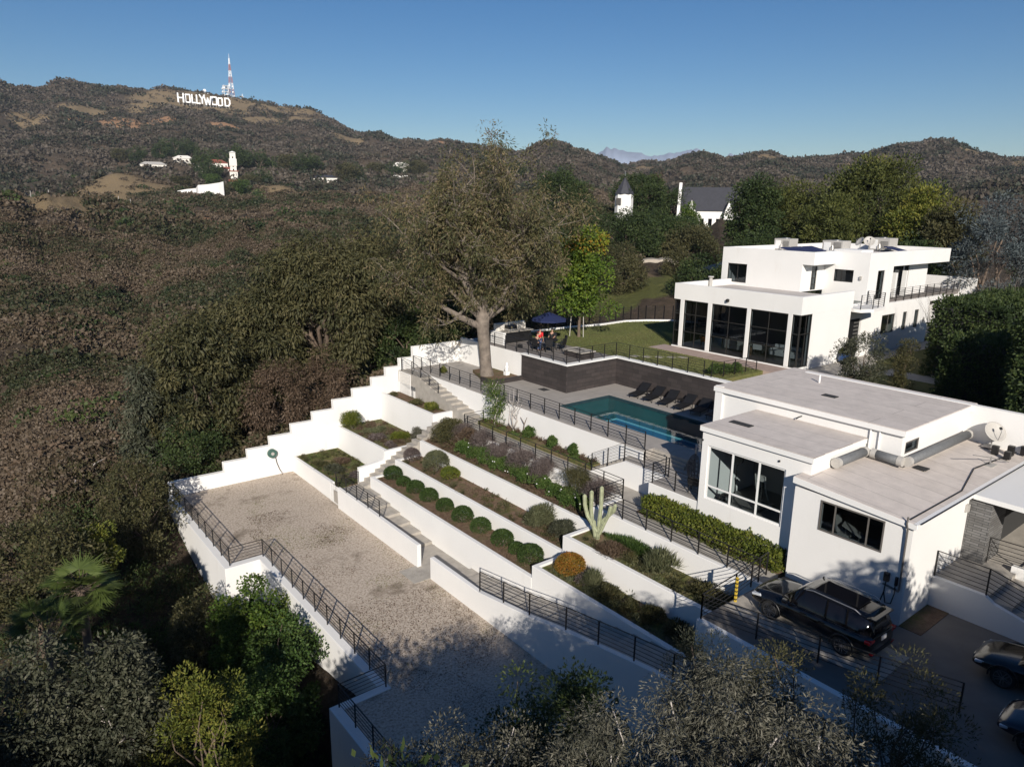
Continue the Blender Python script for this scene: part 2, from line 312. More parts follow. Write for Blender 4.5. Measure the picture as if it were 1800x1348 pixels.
# rectangles of the built property: the ground is kept below the slabs laid there  (x0,x1,y0,y1,zmax)
PADS = [(10.2,19,5,50.8,-9.2),(18.6,21,5,50.8,-9.2),(21,23,14,50.8,-8),(23,25,14,50.8,-7),(25,29.3,14,50.8,-6),(29.2,34.3,19,50.8,-3.6),(34.2,58,26,47.2,-.6),
        (27,42,5,50,-3.6),(20.8,29.5,-12,15,-4.5),(26,40,-12,22,-4.7),(40,90,8,40,-.9),(38,57,26,48.2,-.6),(12.3,19,-5,50.8,-9.2)]
def height(x, y, nz=True):
    x = np.asarray(x, float); y = np.asarray(y, float); r = np.hypot(x, y)+1e-6; az = np.degrees(np.arctan2(y, x)); az = np.where(az < -70, az+360, az)
    fi = np.clip((az+70)/.25, 0, len(AZ)-1.001); fj = np.clip((np.log(r)-LR0)/(LR1-LR0)*(NR-1), 0, NR-1.001)
    i = fi.astype(int); j = fj.astype(int); u = fi-i; v = fj-j
    z = (GR[i,j]*(1-u)+GR[i+1,j]*u)*(1-v)+(GR[i,j+1]*(1-u)+GR[i+1,j+1]*u)*v
    if nz:
        cr = np.interp(az, AZ, CREST)
        far = np.clip((r-80)/500, 0, 1)*np.clip(abs(r-cr)/(.3*cr)+.12, 0, 1)
        z = z+far*((fbm(x/260, y/260, 5, 3, True)-.62)*62*np.clip(r/1200, .12, 1)+(fbm(x/70, y/70, 4, 11)-.5)*14*np.clip(r/900, .2, 1))
        gl = np.clip((r-70)/90, 0, 1)*np.clip((480-r)/150, 0, 1); z = z+gl*((fbm(az/5.5, r/200, 4, 41, True)-.62)*15*np.clip(r/260, .35, 1.2))
        z = z+np.clip((r-55)/60, 0, 1)*(fbm(x/22, y/22, 4, 21)-.5)*np.clip(r/70, .8, 5)
        z = z+(fbm(x/2.5, y/2.5, 3, 5)-.5)*.5
    for ba, bd, wa, wd, bh in ((79.0,640,2.9,.055,10),(68.9,625,1.7,.06,13),(70.6,640,1.2,.05,6),(84,360,3,.04,4)):
        z = z+bh*np.exp(-((az-ba)/wa)**2-((r-bd)/(bd*wd))**2)
    # slope that follows the outside of the stepped boundary wall
    side = np.clip(1-(y-50.3)/9, 0, 1)*(y > 50.3)*(x > 6)*(x < 50); tgt = np.interp(x, [6,11,14,19,24,29,36,50], [-9.6,-8.6,-8.0,-6.2,-4.2,-2.4,-1.2,-.9])
    z = z*(1-side)+tgt*side
    west = (x < 10.6)*np.clip(1-(10.6-x)/8, 0, 1)*np.clip((y-8)/10, 0, 1)*np.clip((54-y)/4, 0, 1)   # foot of the gravel court's outer wall
    z = z*(1-west)+np.interp(y, [8,24,38,46,52], [-13.5,-13.2,-12.4,-10.8,-9])*west
    for x0, x1, y0, y1, zm in PADS:
        ins = (x > x0) & (x < x1) & (y > y0) & (y < y1); z = np.where(ins, np.minimum(z, zm), z)
    return z
def hz(x, y): return float(height(np.array([x]), np.array([y]))[0])
# surface patches: bearing deg, distance, half-width deg, half-depth (fraction of distance), kind 0 tan 1 orange 2 green
PATCH = [(73.5,1610,5.6,.085,0),(69,1600,4.4,.06,0),(76,1570,3,.06,0),(79.3,620,3.6,.10,0),(68.9,630,2.8,.10,0),(66.9,365,1.9,.05,1),(73.9,385,1.9,.028,1),(70.6,385,1.0,.03,1),(72.2,392,1.0,.02,1),
         (82.5,355,3.0,.09,0),(86,372,2.5,.04,0),(79.5,60,3.4,.06,0),(83,63,2.6,.04,0),(82,1300,1.5,.03,1),(79,1320,1.6,.035,1),(76.5,1340,1.2,.025,1),(72.5,1330,1.4,.02,1),(62.3,1500,.8,.03,1),(57,1560,1.8,.04,1),(81,1450,2,.03,0),(84,1400,1.6,.03,0),(70,1450,2.5,.03,0),(66.5,1480,2,.03,0),(64,1400,1.5,.02,0),(78,1500,2,.03,0),
         (46.6,205,1.7,.10,0),(42.5,118,2.6,.12,0),(40.5,112,2.5,.08,2),(44,105,3,.10,2),(38,125,2.4,.10,2),(33.5,1250,2,.04,0),(22,1330,4,.05,0),(27,1250,3,.04,0),(17,1250,3,.05,0),
         (41.5,1250,2,.04,0),(72,520,2.5,.10,0),(90,380,4,.06,0),(77,480,2,.05,0)]
def patches(x, y):
    r = np.hypot(x, y)+1e-6; az = np.degrees(np.arctan2(y, x)); out = [np.zeros_like(r) for _ in range(3)]
    for a, d, da, dd, k in PATCH:
        q = 1-np.sqrt(((az-a)/da)**2+((r-d)/(d*dd))**2); out[k] = np.maximum(out[k], np.clip(q*1.8, 0, 1))
    return out
def build_terrain():
    az = np.concatenate([np.arange(-70, 0, 3), np.arange(0, 10, 1), np.arange(10, 96, .22), np.arange(96, 120, 1), np.arange(120, 290.1, 3.4)])
    rr = np.concatenate([[0.5, 2, 3.5], np.exp(np.arange(math.log(5), math.log(2600), .0115)), np.exp(np.linspace(math.log(2700), math.log(12000), 14))])
    A, RR = np.meshgrid(np.radians(az), rr, indexing='ij'); X = RR*np.cos(A); Yy = RR*np.sin(A); Z = height(X, Yy)
    na, nr = A.shape; co = np.stack([X, Yy, Z], -1).reshape(-1, 3)
    idx = np.arange(na*nr).reshape(na, nr); q = np.stack([idx[:-1,:-1], idx[:-1,1:], idx[1:,1:], idx[1:,:-1]], -1).reshape(-1, 4)[:, ::-1]
    close = np.stack([idx[-1,:-1], idx[-1,1:], idx[0,1:], idx[0,:-1]], -1)[:, ::-1]; q = np.concatenate([q, close])
    o = np_mesh('terrain', co, q, M_terr, smooth=True); o['kind'] = 'structure'
    for nm, p in zip(('tan', 'orange', 'green'), patches(X.ravel(), Yy.ravel())):
        at = o.data.attributes.new(nm, 'FLOAT', 'POINT'); at.data.foreach_set('value', p.astype(np.float32))
    return o
def np_mesh(name, co, faces, mat, parent=None, smooth=False, tint=None, uvw=None):
    me = bpy.data.meshes.new(name); nf, k = faces.shape
    me.vertices.add(len(co)); me.vertices.foreach_set('co', np.ascontiguousarray(co, np.float32).ravel())
    me.loops.add(nf*k); me.loops.foreach_set('vertex_index', np.ascontiguousarray(faces, np.int32).ravel())
    me.polygons.add(nf); me.polygons.foreach_set('loop_start', np.arange(0, nf*k, k, dtype=np.int32)); me.polygons.foreach_set('loop_total', np.full(nf, k, np.int32))
    if smooth: me.polygons.foreach_set('use_smooth', np.ones(nf, bool))
    me.update(calc_edges=True); me.materials.append(mat)
    if tint is not None:
        at = me.attributes.new('tint', 'FLOAT', 'POINT'); at.data.foreach_set('value', np.ascontiguousarray(tint, np.float32))
    o = bpy.data.objects.new(name, me); C.objects.link(o)
    if parent: o.parent = parent
    return o
def terr_mat():
    m, t, b = nmat('hillside_ground'); b.inputs['Roughness'].default_value = .95; b.inputs['Specular IOR Level'].default_value = .1
    geo = N(t, 'ShaderNodeNewGeometry'); pos = geo.outputs['Position']
    n1 = N(t, 'ShaderNodeTexNoise', i_Scale=.03, i_Detail=12.0, i_Roughness=.72); t.links.new(pos, n1.inputs['Vector'])
    n2 = N(t, 'ShaderNodeTexNoise', i_Scale=.6, i_Detail=10.0, i_Roughness=.75); t.links.new(pos, n2.inputs['Vector'])
    c = ramp(t, n1.outputs['Fac'], [(.36,(.055,.043,.032)),(.5,(.09,.065,.05)),(.60,(.15,.105,.075)),(.70,(.23,.165,.115))])
    c2 = ramp(t, n2.outputs['Fac'], [(.36,(.028,.030,.016)),(.5,(.062,.050,.034)),(.66,(.135,.098,.07))])
    c = mix3(t, .55, c, c2)
    nn = N(t, 'ShaderNodeTexNoise', i_Scale=.12, i_Detail=12.0, i_Roughness=.85); t.links.new(pos, nn.inputs['Vector'])
    for nm, col, col2 in (('tan', (.25,.185,.11), (.16,.12,.07)), ('orange', (.36,.215,.125), (.24,.14,.08)), ('green', (.10,.12,.035), (.14,.13,.05))):
        at = N(t, 'ShaderNodeAttribute', attribute_name=nm)
        ad = N(t, 'ShaderNodeMath', operation='ADD'); t.links.new(at.outputs['Fac'], ad.inputs[0]); t.links.new(nn.outputs['Fac'], ad.inputs[1])
        f = ramp(t, ad.outputs[0], [(.66, (0,0,0)), (.86, (1,1,1))])
        gate = N(t, 'ShaderNodeMath', operation='GREATER_THAN'); t.links.new(at.outputs['Fac'], gate.inputs[0]); gate.inputs[1].default_value = .02
        ml = N(t, 'ShaderNodeMath', operation='MULTIPLY'); t.links.new(f, ml.inputs[0]); t.links.new(gate.outputs[0], ml.inputs[1])
        cc = mix3(t, n2.outputs['Fac'], col2, col); c = mix3(t, ml.outputs[0], c, cc)
    t.links.new(c, b.inputs['Base Color'])
    bp = N(t, 'ShaderNodeBump', i_Strength=.9, i_Distance=1.2); t.links.new(n2.outputs['Fac'], bp.inputs['Height']); t.links.new(bp.outputs[0], b.inputs['Normal'])
    return m
M_terr = terr_mat()
build_terrain()
# ---------------- foliage ----------------
def leafmat(name, cols, trans=.25, rough=.65):
    """cols: 3 colours picked by the 'tint' attribute; leaves let a little light through"""
    m, t, b = nmat(name); out = [n for n in t.nodes if n.type == 'OUTPUT_MATERIAL'][0]
    b.inputs['Roughness'].default_value = rough; b.inputs['Specular IOR Level'].default_value = .3
    at = N(t, 'ShaderNodeAttribute', attribute_name='tint')
    c = ramp(t, at.outputs['Fac'], [(0, cols[0]), (.5, cols[1]), (1, cols[2])] if len(cols) == 3 else [(i/(len(cols)-1), q) for i, q in enumerate(cols)])
    t.links.new(c, b.inputs['Base Color'])
    if trans:
        tr = N(t, 'ShaderNodeBsdfTranslucent'); t.links.new(c, tr.inputs[0]); ms = N(t, 'ShaderNodeMixShader'); ms.inputs[0].default_value = trans
        t.links.new(b.outputs[0], ms.inputs[1]); t.links.new(tr.outputs[0], ms.inputs[2]); t.links.new(ms.outputs[0], out.inputs[0])
    return m
L_dark = leafmat('dark_green_leaves', [(.014,.027,.009),(.037,.06,.017),(.075,.098,.028)])
L_olive = leafmat('olive_leaves', [(.03,.034,.014),(.072,.07,.028),(.125,.11,.048)])
L_bright = leafmat('bright_leaves', [(.03,.06,.01),(.07,.12,.015),(.14,.17,.03)])
L_yel = leafmat('yellow_green_leaves', [(.05,.07,.015),(.12,.14,.02),(.22,.20,.04)])
L_silver = leafmat('silver_leaves', [(.035,.037,.025),(.08,.078,.056),(.16,.15,.115)], .1)
L_grey = leafmat('grey_green_leaves', [(.028,.034,.02),(.055,.06,.036),(.10,.10,.065)], .15)
L_pine = leafmat('pine_needles', [(.03,.043,.012),(.075,.088,.022),(.135,.14,.035)])
L_brown = leafmat('brown_leaves', [(.06,.04,.025),(.11,.075,.05),(.17,.12,.08)])
L_purple = leafmat('purplish_twigs', [(.06,.045,.04),(.11,.085,.08),(.17,.14,.125)], .1)
L_round = leafmat('clipped_shrub_leaves', [(.015,.03,.008),(.035,.065,.013),(.07,.11,.025)])
L_laven = leafmat('sage_leaves', [(.05,.06,.03),(.11,.12,.06),(.18,.18,.10)])
L_orange = leafmat('autumn_leaves', [(.09,.10,.015),(.22,.13,.02),(.30,.10,.015)])
L_rose = leafmat('rose_leaves', [(.02,.045,.01),(.055,.10,.02),(.11,.15,.04)])
L_hedge = leafmat('hedge_leaves', [(.04,.06,.01),(.10,.125,.015),(.19,.185,.03)])
L_chap = leafmat('chaparral_leaves', [(.016,.024,.009),(.040,.046,.018),(.062,.049,.028),(.095,.069,.043),(.125,.095,.068)], .1)
L_blue = leafmat('blue_grey_needles', [(.03,.042,.045),(.065,.082,.086),(.115,.135,.138)], .1)
L_magn = leafmat('turning_leaves', [(.03,.065,.008),(.08,.13,.015),(.16,.20,.02),(.30,.14,.02)], .2)
L_euc = leafmat('eucalyptus_leaves', [(.035,.042,.018),(.08,.085,.034),(.13,.115,.052),(.20,.15,.085)], .2)
L_palm = leafmat('palm_fronds', [(.03,.05,.01),(.08,.11,.025),(.16,.19,.06)], .2)
L_far = leafmat('far_scrub_leaves', [(.014,.022,.010),(.030,.033,.018),(.048,.040,.027),(.070,.055,.040),(.09,.074,.058)], 0)
def leaf_quads(P, D, Nn, length, width, seed=0, jitter=.4):
    """P (n,3) base points, D (n,3) leaf direction, Nn (n,3) rough normal -> diamond quads"""
    g = np.random.default_rng(seed); n = len(P)
    D = D/(np.linalg.norm(D, axis=1, keepdims=True)+1e-9); S = np.cross(D, Nn+g.normal(0, jitter, (n,3))); S /= np.linalg.norm(S, axis=1, keepdims=True)+1e-9
    L = length*g.uniform(.6, 1.3, (n,1)); W = width*g.uniform(.7, 1.3, (n,1))
    mid = P+D*L*.45
    co = np.stack([P, mid+S*W*.5, P+D*L, mid-S*W*.5], 1).reshape(-1, 3)
    return co, np.arange(4*n).reshape(n, 4)
def clumps_in(rx, ry, rz, n, seed, hollow=.55, c=(0,0,0), flat=0):
    g = np.random.default_rng(seed); d = g.normal(size=(n,3)); d /= np.linalg.norm(d, axis=1, keepdims=True)
    if flat: d[:,2] = np.where(d[:,2] < -flat, -d[:,2], d[:,2])
    return d*np.array([rx,ry,rz])*(hollow+(1-hollow)*g.random((n,1))**.6)+np.array(c)
def cloud(cent, rad, per, llen, lwid, seed=0, droop=0., up=0., squash=.8, tw=.35, out=1.):
    """leaves on a set of clump spheres"""
    g = np.random.default_rng(seed+99); cent = np.asarray(cent, float); n = len(cent); rad = np.broadcast_to(np.asarray(rad, float), (n,))
    u = g.normal(size=(n, per, 3)); u /= np.linalg.norm(u, axis=2, keepdims=True)
    rr = (.45+.6*g.random((n, per, 1))**.6)*rad[:,None,None]
    P = cent[:,None,:]+u*rr*np.array([1,1,squash])
    D = u*out+g.normal(0, .5, u.shape); D[...,2] += up-droop
    t = np.clip(g.random((n,1))*tw*1.6+g.random((n, per))*(1-tw)+(-.1), 0, 1)
    co, f = leaf_quads(P.reshape(-1,3), D.reshape(-1,3), u.reshape(-1,3), llen, lwid, seed)
    return co, f, np.repeat(t.reshape(-1), 4)
def crown_part(name, parts, mat, parent=None):
    co = []; f = []; t = []; k = 0
    for c_, f_, t_ in parts: co.append(c_); f.append(f_+k); t.append(t_); k += len(c_)
    return np_mesh(name, np.concatenate(co), np.concatenate(f), mat, parent, tint=np.concatenate(t))
def limb_mb(ends, base=(0,0,0), r0=.3, fork=(0,0,2), seed=0, wig=.25, rt=.03, n=6):
    """trunk from base to fork, then tapering limbs to the given ends"""
    g = random.Random(seed); mb = MB(); b = Vector(base); f = Vector(fork)
    pts = [b+(f-b)*t+Vector((g.uniform(-1,1),g.uniform(-1,1),0))*wig*.4*r0*(t > 0) for t in (0, .12, .4, .7, 1)]
    mb.tube(pts, [r0*1.35, r0*1.05, r0*.92, r0*.85, r0*.78], n+3)
    for e in ends:
        e = Vector(e); L = (e-f).length; m = [f]
        for t in (.25, .5, .75): m.append(f+(e-f)*t+Vector((g.uniform(-1,1),g.uniform(-1,1),g.uniform(-.4,1)))*wig*L*.35)
        m.append(e); w = max(rt*1.5, r0*.5*min(1, L/6+.25)); mb.tube(m, [w, w*.8, w*.58, w*.38, rt*.5], n)
    return mb
def plant(name, label, cat, x, y, z, parts, mat, limbs=None, bark=None, group=None, crown='crown', trunk='trunk'):
    o = empty(name, (x,y,z), label, cat, group, 0)
    crown_part(crown, parts, mat, o)
    if limbs: limbs.build(trunk, bark or M_bark2, o, smooth=True)
    return o
def tree(name, label, cat, x, y, z, h, rx, rz, mat, seed, nc=40, per=90, cr=.9, ll=.3, lw=.12, droop=0, up=0, trunk=.3, bark=None, group=None, ry=None, hollow=.5, nl=9, squash=.8, cz=None, flat=0, tw=.35):
    """round-headed tree: clumps of leaves through an ellipsoid; h is the height of the crown's top"""
    cz = cz if cz is not None else h-rz-cr*.75*squash
    rx = max(rx*.6, rx-.45*cr); cl = clumps_in(rx, ry or rx, rz, nc, seed, hollow, (0,0,cz), flat)
    g = np.random.default_rng(seed); cl = cl+g.normal(0, .12*rx, cl.shape)*np.array([1,1,.5])
    rads = cr*g.uniform(.6, 1.35, len(cl)); per = int(per*1.7)
    ends = [tuple(c_) for c_ in cl[g.permutation(len(cl))[:nl]]]
    lm = limb_mb(ends, (0,0,-.8), trunk, (0,0,max(.8, cz-rz*.75)), seed)
    return plant(name, label, cat, x, y, z, [cloud(cl, rads, per, ll, lw, seed, droop, up, squash, tw)], mat, lm, bark, group)
def bush(name, label, x, y, z, rx, rz, mat, seed, n=900, ll=.12, lw=.06, cat='shrub', group=None, droop=0, up=.2, ry=None, lump=.24, twig=True, tw=.3, crown='foliage'):
    """leaves on a lumpy dome, woody stems inside"""
    g = np.random.default_rng(seed); n = int(n*1.25); u = g.normal(size=(n,3)); u /= np.linalg.norm(u, axis=1, keepdims=True); u[:,2] = np.where(u[:,2] < -.35, -u[:,2], u[:,2])
    k = g.normal(size=(9,3)); k /= np.linalg.norm(k, axis=1, keepdims=True); b = np.max(u@k.T, axis=1)
    rr = (1-lump+lump*1.6*(b-.6))*(.72+.3*g.random(n)**.5); P = u*rr[:,None]*np.array([rx, ry or rx, rz])*(1+g.normal(0, lump*.35, (n,1))); P[:,2] += rz*.75; P[:,2] = np.maximum(P[:,2], .02)
    if lump >= .2:                                     # loose bush: leaves on several overlapping lobes
        nl = 9; c9 = g.normal(size=(nl,3)); c9 /= np.linalg.norm(c9, axis=1, keepdims=True); c9[:,2] = abs(c9[:,2])*.9; c9 *= g.uniform(.3, .72, (nl,1)); w9 = g.uniform(.3, .58, nl); li = g.integers(0, nl, n)
        P = (c9[li]+u*(w9[li]*(.6+.55*g.random(n)**.7))[:,None])*np.array([rx, ry or rx, rz*1.25]); P[:,2] += rz*.35; P[:,2] = np.maximum(P[:,2], .01)
    D = u+g.normal(0, .5, u.shape); D[:,2] += up-droop; co, f = leaf_quads(P, D, u, ll, lw, seed)
    t = np.clip(g.random(n)*(1-tw)+tw*(b-.5)*2, 0, 1)
    lm = None
    if twig:
        lm = MB(); q = random.Random(seed)
        for i in range(6):
            a = q.uniform(0, 6.28); e = Vector((math.cos(a)*rx*.6, math.sin(a)*rx*.6, rz*q.uniform(.6, 1.2))); lm.tube([(0,0,-.1), e*.5+Vector((0,0,.1)), e], [.03, .02, .008], 5)
    return plant(name, label, cat, x, y, z, [(co, f, np.repeat(t, 4))], mat, lm, M_twig, group, crown, 'stems')
# ---------------- chaparral on the open slopes ----------------
def scatter(n, a0, a1, r0, r1, seed):
    g = np.random.default_rng(seed); a = np.radians(g.uniform(a0, a1, n)); r = np.sqrt(g.uniform(r0*r0, r1*r1, n)); x = r*np.cos(a); y = r*np.sin(a)
    p = patches(x, y); keep = (np.maximum(p[0], p[1])*.66 < g.uniform(.02, .85, n)**1.3) & (p[2] < .4)
    dens = fbm(x/35, y/35, 4, 77)*.6+fbm(x/9, y/9, 3, 78)*.4; keep &= dens > g.uniform(.2 if r1 < 310 else .34, .52 if r1 < 310 else .56, n)
    keep &= ~((x > 8) & (x < 110) & (y > -20) & (y < 51.5)); keep &= ~((r < 120) & (np.degrees(a) < 46))
    x = x[keep]; y = y[keep]; return x, y, height(x, y), g
def shrub_field(name, n, a0, a1, r0, r1, seed, size, per, leaf, label, mat=None, tints=None):
    x, y, z, g = scatter(n, a0, a1, r0, r1, seed); m = len(x); s = size*g.uniform(.5, 1.5, m)*(.7+.6*fbm(x/20, y/20, 2, 5))
    u = g.normal(size=(m, per, 3)); u /= np.linalg.norm(u, axis=2, keepdims=True); u[...,2] = abs(u[...,2])
    P = np.stack([x, y, z-.1], -1)[:,None,:]+u*(s[:,None,None]*(.55+.5*g.random((m, per, 1))))*np.array([1,1,.75])
    D = u+g.normal(0, .6, u.shape); base = np.clip((fbm(x/38, y/38, 4, 31)-.5)*2.6+.55+g.normal(0, .24, m), 0, 1)
    lf = leaf*(s/size)[:,None]*np.ones((1, per))
    co, f = leaf_quads(P.reshape(-1,3), D.reshape(-1,3), u.reshape(-1,3), 1, 1, seed)
    # rescale unit leaves about their base
    c4 = co.reshape(-1,4,3); b0 = c4[:,:1,:]; c4 = b0+(c4-b0)*(lf.reshape(-1,1,1))*np.array([1,1,1]); co = c4.reshape(-1,3)
    t = np.clip(base[:,None]*.75+g.random((m, per))*.35, 0, 1)
    o = np_mesh(name, co, f, mat or L_chap, tint=np.repeat(t.ravel(), 4)); tag(o, label, 'chaparral', kind='stuff'); return o
shrub_field('chaparral', 13000, 44, 93, 50, 125, 1, .95, 120, .21, 'low brown and olive brush on the near part of the left hillside')
shrub_field('chaparral', 30000, 42, 93, 120, 300, 2, 1.5, 64, .42, 'brown and dark green brush over the middle of the left hillside')
shrub_field('chaparral', 32000, 40, 93, 290, 640, 3, 2.1, 34, .85, 'brush on the ridge and slopes below the hilltop villas')
shrub_field('chaparral', 44000, 8, 92, 620, 1250, 4, 4.0, 16, 2.3, 'dark scrub on the lower half of the far mountains', L_far)
shrub_field('chaparral', 44000, 12, 92, 1200, 1900, 5, 4.6, 14, 2.8, 'dark scrub up to the crest of the far mountains', L_far)

shrub_field('chaparral', 1100, 44, 93, 60, 330, 7, 2.0, 150, .3, 'larger dark green bushes dotted over the left hillside', L_dark)
shrub_field('chaparral', 2200, 44, 93, 60, 330, 8, 1.7, 110, .28, 'reddish brown dry bushes dotted over the left hillside', L_brown)
shrub_field('chaparral', 1300, 42, 93, 300, 900, 9, 3.6, 90, .9, 'dark green oak scrub on the ridge and in the gullies', L_dark)
# ---------------- ground surfaces of the property ----------------
struct('gravel_court', MB().prism([(10.45,50.24),(10.45,38.2),(12.35,38.2),(12.35,23.6),(10.2,23.6),(10.2,4),(18.7,4),(18.7,31),(18.95,50.24)], -9.1, -8.65), M_gravel)
struct('landing', MB().box(17.62,18.7,30.3,31.95,-8.66,-8.62).box(18.7,20.86,29.6,33.7,-9.3,-8.615), M_conc)
struct('pool_deck', MB().prism([(29.2,50.24),(29.2,25),(30.1,25),(30.1,21.6),(31.6,21.6),(31.6,34.75),(36.45,34.75),(36.45,21.6),(42.9,21.6),(42.9,36.9),(39.25,36.9),(34.3,36.9),(34.3,50.24)], -3.4, -2.06), M_poolp)
struct('pool_terrace', MB().prism([(26.95,22.6),(26.95,19.5),(30.9,19.5),(30.9,22.6),(29.7,22.6),(29.7,25.6),(28.4,25.6),(28.4,22.6)], -3.0, -2.6), M_poolp)
struct('upper_deck', MB().prism([(34.3,36.9),(39.3,36.9),(39.3,48.6),(37.6,48.4),(34.3,47)], -.5, 0), M_deck)
lawn = [(39.3,36.9),(39.3,27.6),(44.3,27.6),(44.3,38.1),(46.3,38.1),(53.4,38.1),(57.6,43.5),(56.5,45.8),(54.4,47.3),(52.4,48.1),(49,47.9),(45.1,48.5),(41.7,48.62),(39.3,48.6)]
struct('lawn', MB().prism(lawn, -.7, -.004), M_lawn)
struct('patio', MB().box(44.3,46.28,26.3,38.1,-.5,.02), M_pink)
struct('garden_ground', MB().prism([(43,27.6),(43,12),(80,8),(84,26),(80,27.1),(54.6,27.1),(53.2,26.33),(46.3,26.3),(44.3,26.3),(44.3,27.6)], -1, -.42), M_lawn)
struct('walkway', MB().prism([(46.6,26.3),(46.6,24.2),(50.5,23.2),(54.2,24.3),(54.2,27.05),(53.2,26.3)], -.5, -.10).box(54.2,72,25.4,27.05,-.7,-.40).prism([(52,23.4),(52,19.3),(53.6,19.3),(54.5,23.4)], -.7, -.405).box(53,64,19.3,20.9,-.7,-.41), M_conc)
struct('driveway', MB().prism([(20.85,14.6),(20.85,-14),(40,-14),(40,6),(28.9,6),(28.9,9.75),(26.3,9.75),(26.3,14.4),(24.9,14.6)], -5, -4.05), M_asph)
struct('parking_strip', MB().box(22.2,24.6,8.6,14.55,-4.2,-4.042), M_conc)
struct('soil_patch', MB().box(26.3,28.9,8.95,9.75,-4.2,-4.03), M_soil)
struct('garden_path', MB().box(24.95,26.1,14.6,24.3,-4.6,-4.0).prism([(26.1,19.4),(27,19.4),(27,22.6),(28.35,22.6),(28.35,39.6),(26.9,39.6),(26.9,24.3),(26.1,24.3)], -4.6, -4.002), M_conc)
# ---------------- white retaining walls ----------------
def wall(label, mb, group=None, mat=None, name='retaining_wall'):
    return single(name, mb, mat or M_white, label, 'wall', group, bevel=.02)
steps = [(10.3,-7.6),(13.96,-7.6),(13.96,-6.95),(15.66,-6.95),(15.66,-6.33),(17.32,-6.33),(17.32,-5.68),(19.0,-5.68),(19.0,-5.02),(20.7,-5.02),(20.7,-4.38),(22.4,-4.38),(22.4,-3.7),(24.07,-3.7),
         (24.07,-3.07),(25.74,-3.07),(25.74,-2.4),(27.0,-2.4),(27.0,-1.75),(28.26,-1.75),(28.26,-1.15),(29.53,-1.15),(29.53,-.33),(36.2,-.33)]
wall('long white boundary wall whose top climbs in twelve steps up the slope', MB().ext(steps+[(36.2,-4),(28,-6),(20,-9.5),(10.3,-12)], 'y', 50.24, 50.54), name='boundary_wall')
wall('zigzag white outer wall holding up the gravel court', MB().prism([(10.1,50.238),(10.1,37.85),(12.0,37.85),(12.0,23.9),(9.85,23.9),(9.85,4),(10.3,4),(10.3,23.5),(12.45,23.5),(12.45,38.35),(10.55,38.35),(10.55,50.238)], -15, -8.6))
def ywall(x, pts, zb, t=.25):
    """wall whose face lies at x, running along y with top heights pts [(y,z)]"""
    return MB().ext([(y, z) for y, z in pts]+[(pts[-1][0], zb), (pts[0][0], zb)], 'x', x, x+t)
def fix(mb): return mb
wall('white wall below the first planted bed beside the gravel court', ywall(18.9, [(50.238,-7.46),(43.3,-7.35)], -9.2))
wall('white wall with a railing between the gravel court and the stepped path', ywall(18.68, [(41.9,-7.2),(31.75,-7.3)], -9.2))
wall('low white wall with a railing along the lower end of the gravel court', ywall(18.6, [(30.3,-7.4),(25.9,-7.42),(22.1,-6.85),(19.7,-6.36),(15.9,-5.75),(8,-4.6),(4,-4.2)], -9.4))
wall('white retaining wall below the row of round clipped shrubs', ywall(20.85, [(41.45,-6.82),(24.52,-6.8)], -9.2))
wall('white retaining wall below the bare bed with two big bushes', ywall(22.75, [(41.43,-5.99),(24.42,-5.95)], -8))
wall('white retaining wall below the rose bed', ywall(24.72, [(41.4,-5.0),(25.0,-4.98),(24.5,-5.25)], -7))
wall('white end wall joining the stairs to the three lower beds', MB().box(20.853,21.1,41.2,41.447,-8,-6.825).box(23.003,24.717,41.18,41.427,-7,-5.995).box(21.1,22.747,41.2,41.44,-8,-6.83))
wall('white wall of the bed with the orange bush', MB().prism([(20.85,24.5),(20.85,14.6),(21.1,14.6),(21.1,24.25),(22.748,24.25),(22.748,24.5)], -9.2, -6.12))
wall('white wall of the bed with the tall cactus', MB().prism([(22.75,24.4),(22.75,14.6),(23.0,14.6),(23.0,24.15),(24.717,24.15),(24.717,24.4)], -8, -5.03))
wall('white wall below the railed walk beside the hedge', ywall(24.72, [(24.35,-3.98),(14.6,-3.98)], -6.5))
wall('white wall between the rose bed and the upper walk', ywall(26.7, [(39.6,-3.97),(24.35,-3.97)], -6))
wall('short white wall under the corner railing by the cactus', MB().box(24.975,26.695,24.1,24.35,-6,-3.975))
wall('white wall between the second and third planted beds', ywall(22.6, [(50.238,-5.75),(42.56,-5.62)], -8))
wall('white wall of the topmost narrow bed below the stairs', MB().prism([(26.4,50.238),(26.4,42.3),(28.1,42.3),(28.1,42.55),(26.65,42.55),(26.65,50.238)], -6.5, -3.64))
wall('low stepped white wall beside the garden stairs', MB().ext([(20.5,-6.4),(22.45,-6.2),(22.45,-5.6),(25.2,-5.55),(25.2,-5.1),(26.39,-5.0),(26.39,-8),(20.5,-9)], 'y', 42.3, 42.55))
wall('tall white wall under the pool deck railing', MB().ext([(50.238,-2.063),(42.2,-2.063),(42.2,-2.1),(25.0,-2.1),(25.0,-6.2),(50.238,-6.2)], 'x', 29.15, 29.4))
wall('white wall of the pool terrace above the clipped hedge', MB().prism([(26.93,22.62),(26.93,19.49),(27.2,19.49),(27.2,22.37),(28.4,22.37),(28.4,22.62)], -4.8, -2.61))
wall('white wall carrying the short stairs up to the pool terrace', MB().ext([(28.2,-4),(27.9,-3.86),(25.55,-2.62),(22.63,-2.62),(22.63,-5),(28.2,-5)], 'x', 28.2, 28.4))
wall('white wall behind the big tree below the cooking counter', MB().box(34.2,34.45,41.95,50.23,-2.6,-.02))
wall('white wall along the foot of the driveway', MB().box(20.6,20.85,-14,14.59,-10,-4.02))
wall('low white wall holding up the porch stairs', MB().ext([(9.74,-2.8),(7.9,-2.8),(7.6,-3.0),(3.5,-4.0),(3.5,-5),(9.74,-5)], 'x', 28.75, 28.95))
